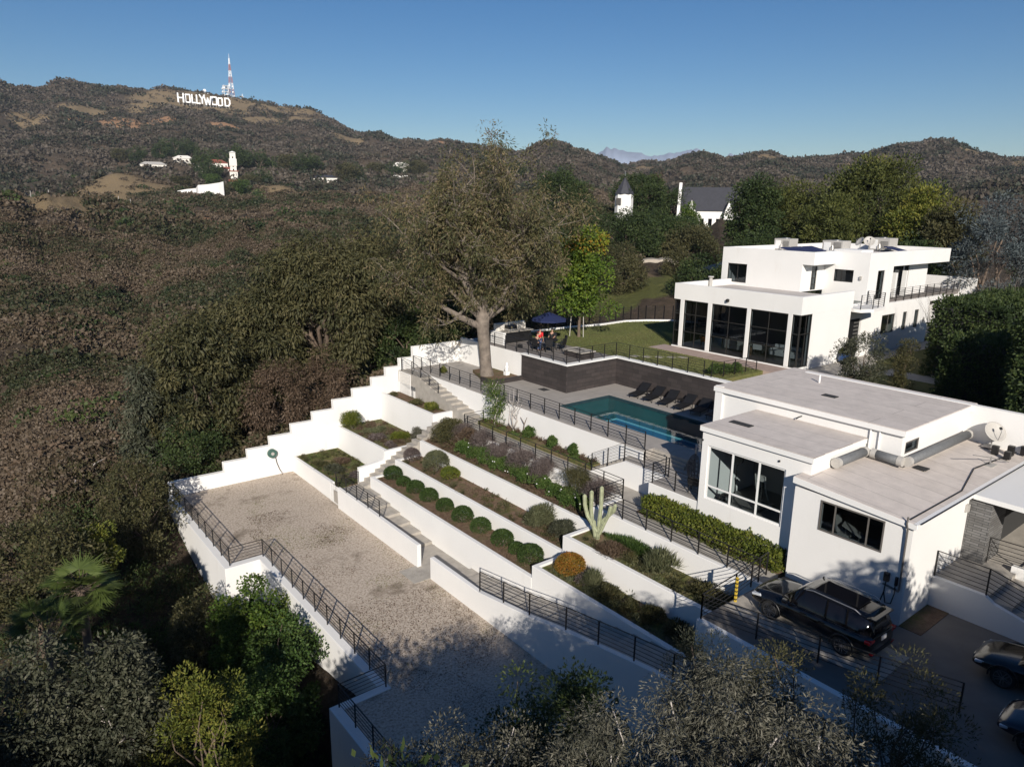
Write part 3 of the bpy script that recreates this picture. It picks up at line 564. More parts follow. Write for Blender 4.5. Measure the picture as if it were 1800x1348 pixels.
wall('white side wall beyond the porch stairs', MB().box(31.6,31.85,2,8.0,-5,-2.55))
# stone clad pool walls, white coping on top
t = Thing('stone_wall', (34.2,36.8,-2.06), 'dark stone clad wall in an angle behind the pool with white coping', 'wall')
t.part('cladding', MB().prism([(34.2,41.95),(34.2,36.8),(42.78,36.8),(42.78,21.62),(43.1,21.62),(43.1,37.1),(34.5,37.1),(34.5,41.95)], -2.6, -.07), M_stone)
t.part('coping', MB().prism([(34.1,41.95),(34.1,36.7),(42.68,36.7),(42.68,22.2),(43.2,22.2),(43.2,37.2),(34.6,37.2),(34.6,41.95)], -.069, .035), M_trim, bevel=.01)
# in the plan above the inner corner sits at x 39.25: shift the long back wall there
for o in t.o.children:
    for v in o.data.vertices:
        X = v.co.x+34.2
        if X > 42: v.co.x -= 3.53
# ---------------- stairs ----------------
def stair(label, x0, x1, y0, y1, z0, z1, n, along, mat=M_conc, depth=.6):
    """n treads from (start,z0) to (end,z1) along 'x' or 'y'"""
    mb = MB(); s0, s1 = (x0, x1) if along == 'x' else (y0, y1); prof = []
    for i in range(n):
        a = s0+(s1-s0)*i/n; b = s0+(s1-s0)*(i+1)/n; z = z0+(z1-z0)*(i+1)/n; prof += [(a, z), (b, z)]
    prof += [(s1, min(z0,z1)-depth), (s0, min(z0,z1)-depth)]
    (mb.ext(prof, 'y', y0, y1) if along == 'x' else mb.ext(prof, 'x', x0, x1))
    return single('stairs', mb, mat, label, 'stairs')
stair('shallow concrete steps of the path between gravel court and round shrubs', 18.94, 20.84, 33.7, 41.2, -8.62, -7.6, 6, 'y')
struct('path_landing', MB().box(18.94,20.84,41.2,50.2,-8.4,-7.6), M_conc) if False else struct('path_landing', MB().box(18.7,20.84,41.2,42.55,-8.4,-7.6), M_conc)
stair('long concrete steps climbing beside the lower end of the gravel court', 18.86, 20.84, 29.6, 7.0, -8.62, -4.7, 23, 'y')
stair('concrete garden stairs climbing between the planted beds', 20.4, 26.7, 41.46, 42.29, -7.6, -4.2, 15, 'x')
stair('concrete stairs going down from the tree court beside the pool wall', 28.12, 29.14, 39.6, 47.6, -4.0, -2.06, 11, 'y')
struct('stair_head', MB().box(28.12,29.14,47.6,50.2,-3,-2.065), M_conc)
stair('short open stairs up to the pool terrace', 28.41, 29.14, 28.2, 25.62, -4.0, -2.6, 8, 'y')
stair('three low steps between pool terrace and pool deck', 29.72, 30.09, 22.62, 24.98, -2.6, -2.08, 3, 'x')
stair('concrete porch stairs beside the driveway', 28.96, 31.55, 7.8, 2.5, -2.8, -4.03, 7, 'y')
struct('porch_floor', MB().box(28.96,40,7.8,9.74,-4.2,-2.8).box(31.85,40,4,7.8,-4.2,-2.7), M_conc)
# ---------------- planted beds ----------------
def bed(mb, mat, name='planting_bed'): struct(name, mb, mat)
bed(MB().box(19.14,22.6,42.55,50.24,-8.6,-7.55), M_grassbed)
bed(MB().box(22.84,26.4,42.55,50.24,-7,-5.88), M_grassbed)
bed(MB().box(26.64,28.12,42.54,50.24,-5,-3.86), M_soil)
bed(MB().box(21.09,22.76,24.49,41.21,-8.5,-6.92), M_soil)
bed(MB().box(22.99,24.73,24.4,41.19,-8,-6.08), M_soil)
bed(MB().box(24.96,26.71,24.34,42.28,-7,-5.1), M_soil)
bed(MB().box(21.09,22.76,14.6,24.26,-8,-6.25), M_grassbed)
bed(MB().box(22.99,24.73,14.6,24.16,-7,-5.12), M_grassbed)
bed(MB().box(28.36,29.16,28.2,39.5,-5,-3.72), M_grassbed)
bed(MB().box(26.08,26.87,14.6,19.45,-4.6,-3.95).box(26.08,26.94,19.4,22.6,-4.6,-3.952), M_soil)
bed(MB().prism([(31.5,43.3),(31.5,41.95),(34.21,41.95),(34.21,46),(32.5,46)], -2.4, -1.82), M_soil)
single('planter_wall', MB().box(31.3,34.19,41.75,41.95,-2.6,-1.72).box(31.3,31.5,41.95,43.3,-2.6,-1.72), M_stone, 'low dark stone planter wall at the foot of the big tree', 'wall')
# lawn kerb and flat stepping stones
kp = [(39.2,48.72),(41.7,48.75),(45.1,48.62),(49,48.02),(52.4,48.22),(54.5,47.4),(56.6,45.9),(57.7,43.6)]
mb = MB()
for a, b in zip(kp, kp[1:]): mb.bar((*a,-.1), (*b,-.1), .22, .5)
single('lawn_kerb', mb, M_trim, 'curved white kerb round the far edge of the lawn', 'kerb')
for i, (x, y) in enumerate([(40.6,36.2),(41.2,35.5),(41.9,34.9),(42.6,34.3),(43.3,33.8)]):
    single('stepping_stone', MB().box(x-.28,x+.28,y-.28,y+.28,-.05,.025), M_pave, ['nearest','second','middle','fourth','farthest'][i]+' flat stepping stone of the line in the lawn, counted from the pool corner', 'paving stone', 'stepping stones in the lawn')
# ---------------- railings ----------------
def railing(label, pts, sp=1.45, h=1.05, nb=6, group='black bar railings', ends=True, close=False):
    """posts are parts, the rails are one part"""
    loc = pts[0]; t = Thing('railing', loc, label, 'railing', group); bars = MB()
    for a, b in zip(pts, pts[1:]):
        a = Vector(a); b = Vector(b)
        for k in range(1, nb+1):
            z = Vector((0,0,h*k/(nb+.0))) if k < nb else Vector((0,0,h)); w = .018 if k < nb else .045; bars.bar(a+z, b+z, w, .018 if k < nb else .022)
        L = (b-a).length; n = max(1, round(L/sp))
        for i in range(n+(1 if (b-Vector(pts[-1])).length < 1e-6 else 0)):
            p = a+(b-a)*(i/n); t.part('post', MB().box(p.x-.024,p.x+.024,p.y-.024,p.y+.024,p.z-.04,p.z+h+.012), M_black)
    t.part('rails', bars, M_black); return t
railing('black railing along the pool deck above the tall white wall', [(29.62,49.1,-2.06),(29.5,38,-2.06),(29.38,25.1,-2.06)])
railing('black railing on the stair head at the boundary wall', [(28.25,49.9,-2.06),(28.2,48.2,-2.06),(28.2,44.4,-3.02)], 1.3)
railing('short black railing at the head of the court stairs', [(29.45,50.1,-2.06),(29.62,49.1,-2.06)], 1.2)
railing('black railing along the upper deck and the lawn above the stone walls', [(34.28,46.9,.03),(34.28,36.95,.03),(39.35,36.95,.03),(39.35,28.9,.03)], 1.4)
railing('black railing by the rose bushes above the end of the stone wall', [(39.5,28.4,.03),(40.4,28.1,.0),(43.9,27.9,0)], 1.3)
railing('zigzag black railing on the outer wall of the gravel court', [(10.44,49.9,-8.6),(10.44,38.1,-8.6),(12.3,38.1,-8.6),(12.3,23.7,-8.6),(10.2,23.7,-8.6),(10.2,15,-8.6)], 1.5)
railing('black railing on the white wall beside the upper stepped path', [(18.8,42.3,-7.3),(18.8,36.3,-7.28)], 1.5)
railing('black gate style railing closing the first planted bed', [(18.9,42.42,-7.5),(20.5,42.42,-7.5)], 1.5, .85)
railing('black railing on the wall beside the long lower steps', [(18.72,25.9,-7.42),(18.72,22.1,-6.85),(18.72,19.7,-6.36),(18.72,15.9,-5.75),(18.72,8.5,-4.68)], 2.0)
railing('black railing along the walk between hedge and cactus bed', [(24.84,23.9,-3.98),(24.84,14.75,-3.98)], 1.6)
railing('black railing turning the corner behind the cactus', [(24.84,24.22,-3.97),(26.82,24.22,-3.97)], 1.9)
railing('black railing along the upper walk above the rose bed', [(26.82,24.22,-3.97),(26.82,38.6,-3.97)], 1.5)
railing('short black railing across the end of the upper walk', [(27.0,39.2,-4.0),(28.6,39.2,-4.0)], 1.6)
railing('black railing on the pool terrace corner', [(28.3,22.48,-2.6),(27.05,22.48,-2.6),(27.05,19.6,-2.6)], 1.45)
railing('black railing rising with the short terrace stairs', [(28.32,28.1,-3.95),(28.32,25.6,-2.62),(28.32,22.7,-2.6)], 1.3)
railing('black railing across the foot of the hedge walk', [(20.75,14.5,-4.05),(23.1,14.66,-4.05),(25.65,14.9,-4.0)], 1.7)
railing('black railing along the lower edge of the driveway', [(20.75,14.5,-4.05),(21.3,12.5,-4.05),(21.75,10.4,-4.05),(22.2,8.6,-4.05),(22.9,6.4,-4.05)], 1.8)
railing('black railing of the porch stairs nearest the driveway', [(28.86,9.7,-2.8),(28.86,7.9,-2.8),(28.86,3.0,-3.95)], 1.7)
railing('black railing along the porch beyond the stairs', [(31.72,8.9,-2.75),(31.72,2.3,-2.55)], 1.8)
# ---------------- buildings ----------------
def sfres(t, f0):
    """mirror share that grows towards grazing angles, the same from both sides of the sheet"""
    lw = N(t, 'ShaderNodeLayerWeight'); lw.inputs[0].default_value = .5
    pw = N(t, 'ShaderNodeMath', operation='POWER'); t.links.new(lw.outputs['Facing'], pw.inputs[0]); pw.inputs[1].default_value = 4.5
    ma = N(t, 'ShaderNodeMath', operation='MULTIPLY_ADD'); t.links.new(pw.outputs[0], ma.inputs[0]); ma.inputs[1].default_value = .95; ma.inputs[2].default_value = f0
    return ma
def glassmat(name, tint=(.32,.36,.38), refl=1.0):
    m, t, b = nmat(name); out = [n for n in t.nodes if n.type == 'OUTPUT_MATERIAL'][0]; t.nodes.remove(b)
    tr = N(t, 'ShaderNodeBsdfTransparent'); tr.inputs[0].default_value = (*tint, 1)
    gl = N(t, 'ShaderNodeBsdfGlossy'); gl.inputs['Roughness'].default_value = .02; gl.inputs[0].default_value = (.9,.95,1,1)
    fr = sfres(t, .04)
    mu = N(t, 'ShaderNodeMath', operation='MULTIPLY'); mu.inputs[1].default_value = refl; t.links.new(fr.outputs[0], mu.inputs[0])
    ms = N(t, 'ShaderNodeMixShader'); t.links.new(mu.outputs[0], ms.inputs[0]); t.links.new(tr.outputs[0], ms.inputs[1]); t.links.new(gl.outputs[0], ms.inputs[2]); t.links.new(ms.outputs[0], out.inputs[0])
    return m
M_glass = glassmat('tinted_glass'); M_glass2 = glassmat('clear_glass', (.6,.66,.68))
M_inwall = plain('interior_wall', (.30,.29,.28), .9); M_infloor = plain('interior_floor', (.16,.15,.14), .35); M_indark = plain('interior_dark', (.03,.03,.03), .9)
def openwall(axis, c, t, a0, a1, z0, z1, holes, mb=None):
    """wall slab (outer face at c, thickness t inward) along a with rectangular openings (a0,a1,z0,z1)"""
    mb = mb or MB(); A = sorted({a0, a1, *[h[0] for h in holes], *[h[1] for h in holes]}); Z = sorted({z0, z1, *[h[2] for h in holes], *[h[3] for h in holes]})
    P = (lambda a, z, d: (c+d, a, z)) if axis == 'x' else (lambda a, z, d: (a, c+d, z))
    def q(*p): mb.add(p, [(0,1,2,3)])
    for i in range(len(A)-1):
        for j in range(len(Z)-1):
            am, zm = (A[i]+A[i+1])/2, (Z[j]+Z[j+1])/2
            if any(h[0] < am < h[1] and h[2] < zm < h[3] for h in holes): continue
            for d in (0, t): q(P(A[i],Z[j],d), P(A[i+1],Z[j],d), P(A[i+1],Z[j+1],d), P(A[i],Z[j+1],d))
    for h in list(holes)+[(a0,a1,z0,z1)]:
        q(P(h[0],h[2],0),P(h[1],h[2],0),P(h[1],h[2],t),P(h[0],h[2],t)); q(P(h[0],h[3],0),P(h[1],h[3],0),P(h[1],h[3],t),P(h[0],h[3],t))
        q(P(h[0],h[2],0),P(h[0],h[3],0),P(h[0],h[3],t),P(h[0],h[2],t)); q(P(h[1],h[2],0),P(h[1],h[3],0),P(h[1],h[3],t),P(h[1],h[2],t))
    return mb
def window(T, axis, c, a0, a1, z0, z1, vs=(), hs=(), w=.05, d=.07, mat=None, glass=None, name='window', label=None, set_in=.06):
    s = 1; c2 = c+set_in
    def bx(mb, p0, p1, q0, q1): return mb.box(c2, c2+d, p0, p1, q0, q1) if axis == 'x' else mb.box(p0, p1, c2, c2+d, q0, q1)
    mb = MB(); e = .003
    bx(mb, a0+e, a0+w, z0+e, z1-e); bx(mb, a1-w, a1-e, z0+e, z1-e); bx(mb, a0+w, a1-w, z0+e, z0+w); bx(mb, a0+w, a1-w, z1-w, z1-e)
    for v in vs: bx(mb, v-w*.4, v+w*.4, z0+w, z1-w)
    for h in hs:
        c2 += .002; bx(mb, a0+w, a1-w, h-w*.4, h+w*.4); c2 -= .002
    f = T.part(name, mb, mat or M_frame, label)
    g = MB(); m_ = c2+d/2
    (g.add([(m_,a0+w,z0+w),(m_,a1-w,z0+w),(m_,a1-w,z1-w),(m_,a0+w,z1-w)], [(0,1,2,3)]) if axis == 'x' else g.add([(a0+w,m_,z0+w),(a1-w,m_,z0+w),(a1-w,m_,z1-w),(a0+w,m_,z1-w)], [(0,1,2,3)]))
    T.part('glass', g, glass or M_glass, parent=f); return f
# ---- main house ----
H = Thing('main_house', (58,32,0), 'white two storey flat roofed modern house with tall glass front', 'house')
liv = [(34.11,36.41,.12,3.86),(30.64,33.75,.12,3.86),(27.31,30.33,.12,3.86)]
w_ = openwall('x', 46.3, .3, 26.33, 37.42, -.5, 5.12, liv+[(36.76,37.42,.12,3.86),(26.33,26.99,.12,3.86)])
w_ = MB()
for a0, a1 in ((36.41,36.76),(33.75,34.11),(30.33,30.64),(26.99,27.31)): w_.box(46.3,46.6,a0,a1,.12,3.86)
w_.box(46.3,53.2,26.33,37.42,-.6,.10)
w_.box(46.302,46.6,26.33,37.42,3.862,5.12).box(46.6,53.4,26.33,26.63,3.862,5.119).box(46.6,53.4,37.12,37.42,3.862,5.119).box(47.8,53.2,26.333,26.63,.1,3.861).box(53.1,53.4,26.63,37.12,.1,4.6)
H.part('living_room_wall', w_, M_white, bevel=.01)
H.part('living_room_roof', MB().box(46.6,53.4,26.63,37.12,4.3,4.62), M_roof2)
H.part('ceiling', MB().box(46.6,53.1,26.64,37.11,3.9,4.29), M_inwall)
H.part('interior_floor', MB().box(46.6,53.1,26.64,37.11,.1,.13), M_infloor)
H.part('interior_wall', MB().box(52.9,53.09,26.64,37.11,.13,3.9), M_inwall)
for a0, a1, z0, z1 in liv:
    window(H, 'x', 46.3, a0, a1, z0, z1, ((a0+a1)/2,), (1.35, 2.75) if a0 > 33 else (1.35, 2.6), .06, label='tall living room window with thin dark bars')
window(H, 'x', 46.3, 26.40, 26.99, .12, 3.86, (), (2.5,), .06); window(H, 'x', 46.3, 36.76, 37.36, .12, 3.86, (), (1.35,2.7), .06)
window(H, 'y', 26.33, 46.36, 47.79, .12, 3.86, (47.1,), (2.5,), .06, set_in=.03, label='dark glass corner door')
window(H, 'y', 37.35, 46.6, 52.6, .12, 3.86, (48.6,50.6), (1.35,), .06, set_in=-.06)
# two storey body
ZT = 7.75
b_ = MB()
openwall('x', 53.4, .3, 30.75, 38.2, 4.5, ZT, [(35.72,37.62,4.86,6.43)], b_)
b_.box(53.4,53.7,29.8,30.75,6.75,ZT).box(53.7,57.1,29.8,30.1,6.75,ZT-.001).box(53.69,56.8,30.1,30.75,6.75,6.9)
openwall('x', 56.8, .3, 27.4, 30.75, 4.0, ZT, [(28.3,29.9,5.37,6.34)], b_)
openwall('y', 30.75, .3, 53.7, 56.8, 4.6, 6.75, [(54.9,55.75,4.66,6.55)], b_)
openwall('y', 27.1, .3, 56.8, 60.9, 3.2, ZT, [(58.32,59.5,4.05,6.33)], b_)
openwall('y', 27.102, .298, 56.6, 68.8, -.6, 3.2, [(60.03,62.4,1.06,2.64),(63.82,64.6,1.05,2.63),(66.03,66.9,1.04,2.64)], b_)
b_.box(53.4,54.6,27.1,27.4,-.6,3.4).box(53.4,56.8,27.1,27.4,2.75,3.9).box(60.9,71.6,27.1,27.35,6.58,ZT).box(60.9,71.9,27.1,27.35,3.2,3.6)
b_.box(71.3,71.6,27.35,38.2,6.58,ZT).box(53.7,71.6,37.9,38.2,3,ZT-.002).box(69.6,69.9,28.3,37.9,-.6,6.6).box(54,69.6,36,36.3,-.6,3.2).box(68.5,68.8,27.4,36,-.6,3.2)
openwall('y', 28.15, .25, 60.9, 69.9, 3.6, 6.6, [(61.3,65.2,3.85,6.55),(65.3,66.2,3.85,6.55)], b_)
b_.box(60.9,61.1,27.4,28.15,3.6,6.6)
H.part('upper_wall', b_, M_white)
H.part('upper_roof', MB().prism([(53.7,37.9),(53.7,30.1),(57.1,30.1),(57.1,27.4),(71.3,27.4),(71.3,37.9)], 6.95, 7.25), M_roof2)
H.part('soffit', MB().box(60.9,71.3,27.36,37.9,6.6,6.94), M_trim)
H.part('balcony_floor', MB().box(60.95,75.5,27.36,28.14,3.4,3.85).box(69.9,75.4,28.14,37.8,3.2,3.84), M_deck)
H.part('terrace_wing', MB().box(71.95,75.4,27.12,37.9,-.6,3.19).box(75.45,75.75,26,37.9,-.6,4.95).box(71.8,75.44,27.4,27.7,3.2,3.5), M_white)
window(H, 'x', 53.4, 35.72, 37.62, 4.86, 6.43, (36.65,), (), .06); window(H, 'x', 56.8, 28.3, 29.9, 5.37, 6.34, (29.3,), (), .05)
window(H, 'y', 27.1, 58.32, 59.5, 4.05, 6.33, (), (4.75,), .06)
window(H, 'y', 28.15, 61.3, 65.2, 3.85, 6.55, (62.3,63.6), (4.6,), .09); window(H, 'y', 28.15, 65.3, 66.2, 3.85, 6.55, (), (), .09, name='balcony_door')
for a, b__ in ((60.03,62.4),(63.82,64.6),(66.03,66.9)): window(H, 'y', 27.102, a, b__, 1.06, 2.64, (61.3,) if a < 61 else (), (), .06, mat=M_gframe)
f = window(H, 'y', 30.75, 54.9, 55.75, 4.66, 6.55, (), (5.1,5.6,6.1), .05, name='roof_door')
H.part('window_post', MB().box(63.0,63.3,27.75,28.1,3.85,5.9), M_trim); H.part('window_post', MB().box(64.9,65.1,27.75,28.1,3.85,6.0), M_trim)
door = H.part('front_door', MB().box(54.7,56.5,27.2,27.3,-.4,2.74), M_dark)
mb = MB()
for k in range(9): mb.box(55.65,56.3,27.15,27.195,.05+k*.29,.16+k*.29)
H.part('door_bars', mb, M_metal, parent=door)
# entrance balcony
H.part('balcony_slab', MB().prism([(53.42,26.33),(53.42,25.7),(54.6,25.3),(57.0,25.6),(57.0,27.09),(53.42,27.09)], 3.55, 3.78), M_white)
bars = MB(); P0 = [(53.5,25.8,3.78),(54.6,25.42,3.78),(56.9,25.68,3.78),(56.95,27.0,3.78)]
for a, b__ in zip(P0, P0[1:]):
    for k in range(1, 8): bars.bar((a[0],a[1],a[2]+k*.15), (b__[0],b__[1],b__[2]+k*.15), .018 if k < 7 else .04, .018)
for a in P0+[(55.7,25.55,3.78)]: bars.box(a[0]-.025,a[0]+.025,a[1]-.025,a[1]+.025,3.78,4.85)
H.part('balcony_railing', bars, M_black)
bars = MB()
for k in range(1, 8): bars.bar((60.95,27.25,3.6+k*.15), (75.3,27.25,3.6+k*.15), .018 if k < 7 else .04, .018)
for i in range(11): x = 61+i*1.43; bars.box(x-.025,x+.025,27.225,27.275,3.6,4.68)
H.part('balcony_railing', bars, M_black)
H.part('wall_lamp', MB().box(56.68,56.8,27.58,27.74,5.65,5.92), M_grey); H.part('wall_lamp', MB().box(67.8,67.95,27.0,27.1,1.5,1.85), M_grey); H.part('wall_lamp', MB().box(57.2,57.35,27.0,27.1,1.3,1.65), M_grey)
H.part('wall_lamp', MB().box(53.0,53.12,26.24,26.33,1.3,1.65), M_grey)
H.part('security_light', MB().lathe([(.02,0),(.13,.03),(.13,.2),(.02,.24)], (46.2,32.3,4.15), 10), M_black)
# rooftop equipment
def ac(x, y, z, w, d, h, label):
    t = Thing('air_conditioner', (x,y,z), label, 'air conditioner', 'rooftop air conditioners', )
    c = t.part('cabinet', MB().box(x-w/2,x+w/2,y-d/2,y+d/2,z+.1,z+h), M_grey, bevel=.02)
    mb = MB()
    for k in range(7): mb.box(x-w/2-.012,x-w/2,y-d*.42,y-d*.05,z+.25+k*.1,z+.29+k*.1)
    t.part('grille', mb, M_dark); t.part('fan_cowl', MB().lathe([(.35,0),(.35,.06),(.3,.06)], (x,y,z+h), 14), M_metal)
    t.part('service_panel', MB().box(x-w/2-.02,x-w/2,y+d*.08,y+d*.42,z+.2,z+h-.15), M_trim)
    t.part('pipe', MB().tube([(x-w/2-.05,y-d*.1,z+.7),(x-w/2-.3,y-d*.1,z+.65),(x-w/2-.35,y-d*.15,z+.1),(x-w/2-.9,y-d*.3,z+.08)], .035, 6).tube([(x-w/2-.05,y-d*.2,z+.4),(x-w/2-.5,y-d*.25,z+.35),(x-w/2-.55,y-d*.3,z+.06)], .03, 6), M_metal)
ac(61.4,37.2,7.25,1.3,1.6,1.1,'beige air conditioner on the house roof nearest the left corner')
ac(63.3,33.4,7.25,1.4,1.9,1.05,'beige air conditioner in the middle of the house roof beside the dishes')
ac(70.2,32.5,7.25,1.6,1.9,1.2,'beige air conditioner nearest the right end of the house roof')
def dish(x, y, z, r, az, el, label, h=.9, group='satellite dishes'):
    t = Thing('satellite_dish', (x,y,z), label, 'satellite dish', group); d = Vector((math.cos(R(az))*math.cos(R(el)), math.sin(R(az))*math.cos(R(el)), math.sin(R(el))))
    q = d.to_track_quat('Z', 'Y').to_matrix().to_4x4(); q.translation = Vector((x,y,z+h))
    prof = [(r*k/6, .28*r*(k/6)**2) for k in range(7)]; mb = MB()
    for i, (a, b__) in enumerate(prof):
        for k in range(20): th = 2*math.pi*k/20; mb.v.append((a*math.cos(th), a*math.sin(th), b__))
    for i in range(6):
        for k in range(20): mb.f.append((i*20+k, i*20+(k+1)%20, (i+1)*20+(k+1)%20, (i+1)*20+k))
    mb.xf(q); dr = t.part('reflector', mb, M_grey, smooth=True); dr.modifiers.new('thick', 'SOLIDIFY').thickness = .015
    t.part('arm', MB().tube([q @ Vector((0,-r*.9,.1)), q @ Vector((0,-r*.3,r*1.0)), q @ Vector((0,0,r*1.05))], .015, 6), M_metal)
    t.part('receiver', MB().box(-.05,.05,-.06,.06,r*.98,r*1.12).xf(q), M_dark)
    t.part('mast', MB().tube([(x,y,z),(x,y,z+h*.8),(x-d.x*.05,y-d.y*.05,z+h)], .03, 8), M_metal); t.part('foot', MB().box(x-.3,x+.3,y-.3,y+.3,z,z+.05), M_metal)
dish(66.0,32.6,7.25,.45,150,35,'round satellite dish edge on beside the middle roof air conditioner')
dish(67.2,32.4,7.25,.5,215,35,'round satellite dish facing the camera on the house roof')
t = Thing('solar_panel', (60,35,7.25), 'dark blue solar panels lying on the house roof', 'solar panel')
for i, (x, y) in enumerate([(57.5,34.6),(59.3,34.6),(61.1,34.6),(66.5,35.6),(68,30.6)]):
    p = t.part('panel', MB().add([(x,y-.8,7.4),(x+1.6,y-.8,7.4),(x+1.6,y+.8,7.75),(x,y+.8,7.75),(x,y-.8,7.36),(x+1.6,y-.8,7.36),(x+1.6,y+.8,7.71),(x,y+.8,7.71)], [(0,1,2,3),(4,7,6,5),(0,4,5,1),(1,5,6,2),(2,6,7,3),(3,7,4,0)]), M_blue)
single('roof_vent', MB().tube([(50.2,36.9,4.6),(50.2,36.9,5.35)], .14, 12).tube([(50.2,36.9,5.4),(50.2,36.9,5.5)], .24, 12), M_grey, 'short vent pipe with cap on the lower house roof', 'vent')
single('skylight_box', MB().box(61.5,63.6,30.2,32.6,7.2,7.65), M_trim, 'low white box standing on the house roof in front of the dishes', 'roof box')
# ---- living room furniture ----
def sofa(x, y, w, d, label, mat, rz=0):
    t = Thing('sofa', (x,y,.13), label, 'sofa', rz=rz, local=True)
    t.part('base', MB().box(-d/2,d/2,-w/2,w/2,.1,.42), mat, bevel=.04); t.part('backrest', MB().box(d/2-.22,d/2,-w/2,w/2,.42,.85), mat, bevel=.05)
    for s in (-1, 1): t.part('armrest', MB().box(-d/2,d/2-.22,s*w/2-(.2 if s > 0 else 0),s*w/2+(.2 if s < 0 else 0),.42,.62), mat, bevel=.04)
    for i in (-1, 1): t.part('cushion', MB().box(-d/2+.05,d/2-.25,i*w*.2-w*.17,i*w*.2+w*.17,.42,.55), mat, bevel=.04)
def chair_s(name, x, y, z, label, mat, rz=0, w=.65, cat='armchair', group=None, back=.85):
    t = Thing(name, (x,y,z), label, cat, group, rz, local=True)
    t.part('seat', MB().box(-w/2,w/2,-w/2,w/2,.38,.48), mat, bevel=.03); t.part('backrest', MB().ext([(w/2-.08,.45),(w/2,.45),(w/2+.1,back),(w/2+.02,back)], 'y', -w/2, w/2), mat, bevel=.02)
    for a in (-1, 1):
        t.part('armrest', MB().box(-w/2,w/2,a*w/2-.03,a*w/2+.03,.6,.65).box(-w/2,-w/2+.04,a*w/2-.02,a*w/2+.02,.0,.6), mat)
        for b__ in (-1, 1): t.part('leg', MB().box(a*w*.42-.02,a*w*.42+.02,b__*w*.42-.02,b__*w*.42+.02,0,.38), M_dark)
    return t
sofa(49.2,28.9,2.3,.95,'pale sofa behind the right window of the living room', M_trim)
sofa(48.6,32.7,1.9,.9,'pale grey sofa behind the middle living room window', M_cloth, R(180))
chair_s('armchair', 47.9, 35.3, .13, 'orange leather armchair behind the left living room window', M_orange, R(120))
chair_s('armchair', 48.6, 30.9, .13, 'pale armchair between the two living room sofas', M_trim, R(200))
single('television', MB().box(52.75,52.88,27.9,30.3,1.95,3.2), M_dark, 'large black television hanging on the living room wall', 'television')
single('side_cabinet', MB().box(47.4,47.8,30.9,31.5,.13,.75), M_wood, 'small brown cabinet under a plant at the living room window', 'cabinet')
bush('potted_plant', 'yellow green plant on the brown cabinet at the living room window', 47.6, 31.2, .75, .22, .3, L_yel, 5, 120, .14, .06, 'plant')
t = Thing('dining_table', (49.5,35.2,.13), 'dark dining table inside the left end of the living room', 'table')
t.part('tabletop', MB().box(49,50.2,34.4,36.2,.83,.88), M_dark)
for a in (49.1,50.1):
    for b__ in (34.5,36.1): t.part('leg', MB().box(a-.03,a+.03,b__-.03,b__+.03,.13,.83), M_dark)
# ---- pool house ----
G = Thing('pool_house', (30,15,-4), 'white flat roofed pool house of three stepped blocks with gym windows', 'house')
g_ = MB(); openwall('x', 26.86, .25, 14.1, 19.5, -4.3, 1.0, [(15.2,19.17,-2.27,.34)], g_)
g_.box(27.11,31.25,19.25,19.5,-4.3,.9).box(27.11,31.25,14.1,14.35,.1,.9)
g_.box(26.84,26.862,14.6,19.499,-4.2,-4.1)
G.part('gym_wall', g_, M_white)
G.part('gym_fascia', MB().box(26.74,26.859,14.0,19.6,.98,1.2).box(26.859,31.24,14.0,14.099,.98,1.2).box(26.859,31.24,19.501,19.6,.98,1.2), M_trim)
G.part('gym_roof', MB().box(26.74,31.24,14.0,19.6,1.201,1.235), M_roof)
window(G, 'x', 26.86, 15.2, 19.17, -2.27, .34, (16.49,17.85), (-1.62,), .09, .08, M_trim, label='white framed gym window in three bays', glass=M_glass2)
l_ = MB(); openwall('x', 26.3, .25, 9.74, 14.4, -4.3, .0, [(10.73,13.26,-1.47,-.2)], l_)
openwall('y', 9.74, .25, 26.552, 40, -4.3, .0, [], l_); l_.box(26.55,26.86,14.15,14.4,-4.3,0).box(38,38.3,9.99,21,-4.3,2)
G.part('lower_wall', l_, M_white)
G.part('lower_roof', MB().ext([(9.62,.05),(14.45,.42),(14.45,.46),(9.62,.09)], 'x', 26.2, 26.86).ext([(9.62,.05),(14.1,.40),(14.1,.44),(9.62,.09)], 'x', 26.86, 31.24).ext([(9.62,.05),(12.54,.27),(12.54,.31),(9.62,.09)], 'x', 31.24, 42), M_roof)
G.part('lower_fascia', MB().ext([(9.6,-.12),(14.46,.18),(14.46,.43),(9.6,.075)], 'x', 26.17, 26.297).box(26.2,42,9.58,9.735,-.1,.1), M_trim)
window(G, 'x', 26.3, 10.73, 13.26, -1.47, -.2, (11.34,12.64), (), .06, .08, M_gframe, label='grey framed office window above the parked car', set_in=-.02)
k_ = MB(); openwall('x', 31.25, .25, 12.55, 22.0, -2.2, 1.85, [], k_); openwall('y', 12.55, .25, 31.5, 38.6, -.3, 1.85, [(31.6,32.9,.8,1.33)], k_)
k_.box(31.5,38.6,21.75,22,-4,1.85).box(38.35,38.6,12.8,21.75,-.3,1.85).box(31.13,31.25,21.6,22.05,-2.2,2.0)
G.part('tall_wall', k_, M_white)
G.part('tall_roof', MB().box(31.1,38.7,12.42,22.1,1.93,1.965), M_roof); G.part('tall_fascia', MB().box(31.08,31.2,12.4,22.12,1.7,1.93).box(31.2,38.7,12.38,12.5,1.7,1.93), M_trim)
window(G, 'y', 12.55, 31.6, 32.9, .8, 1.33, (), (), .06, mat=M_gframe, set_in=.0)
G.part('interior_floor', MB().box(27.12,31.2,14.36,19.24,-2.7,-2.6).box(26.56,31,10,14.1,-2.2,-2.1), M_infloor); G.part('interior_wall', MB().box(30.9,31,14.36,19.24,-2.6,.9).box(27.2,31,14.2,14.34,-2.6,.1).box(30,30.1,10,14.1,-2.1,0), M_inwall)
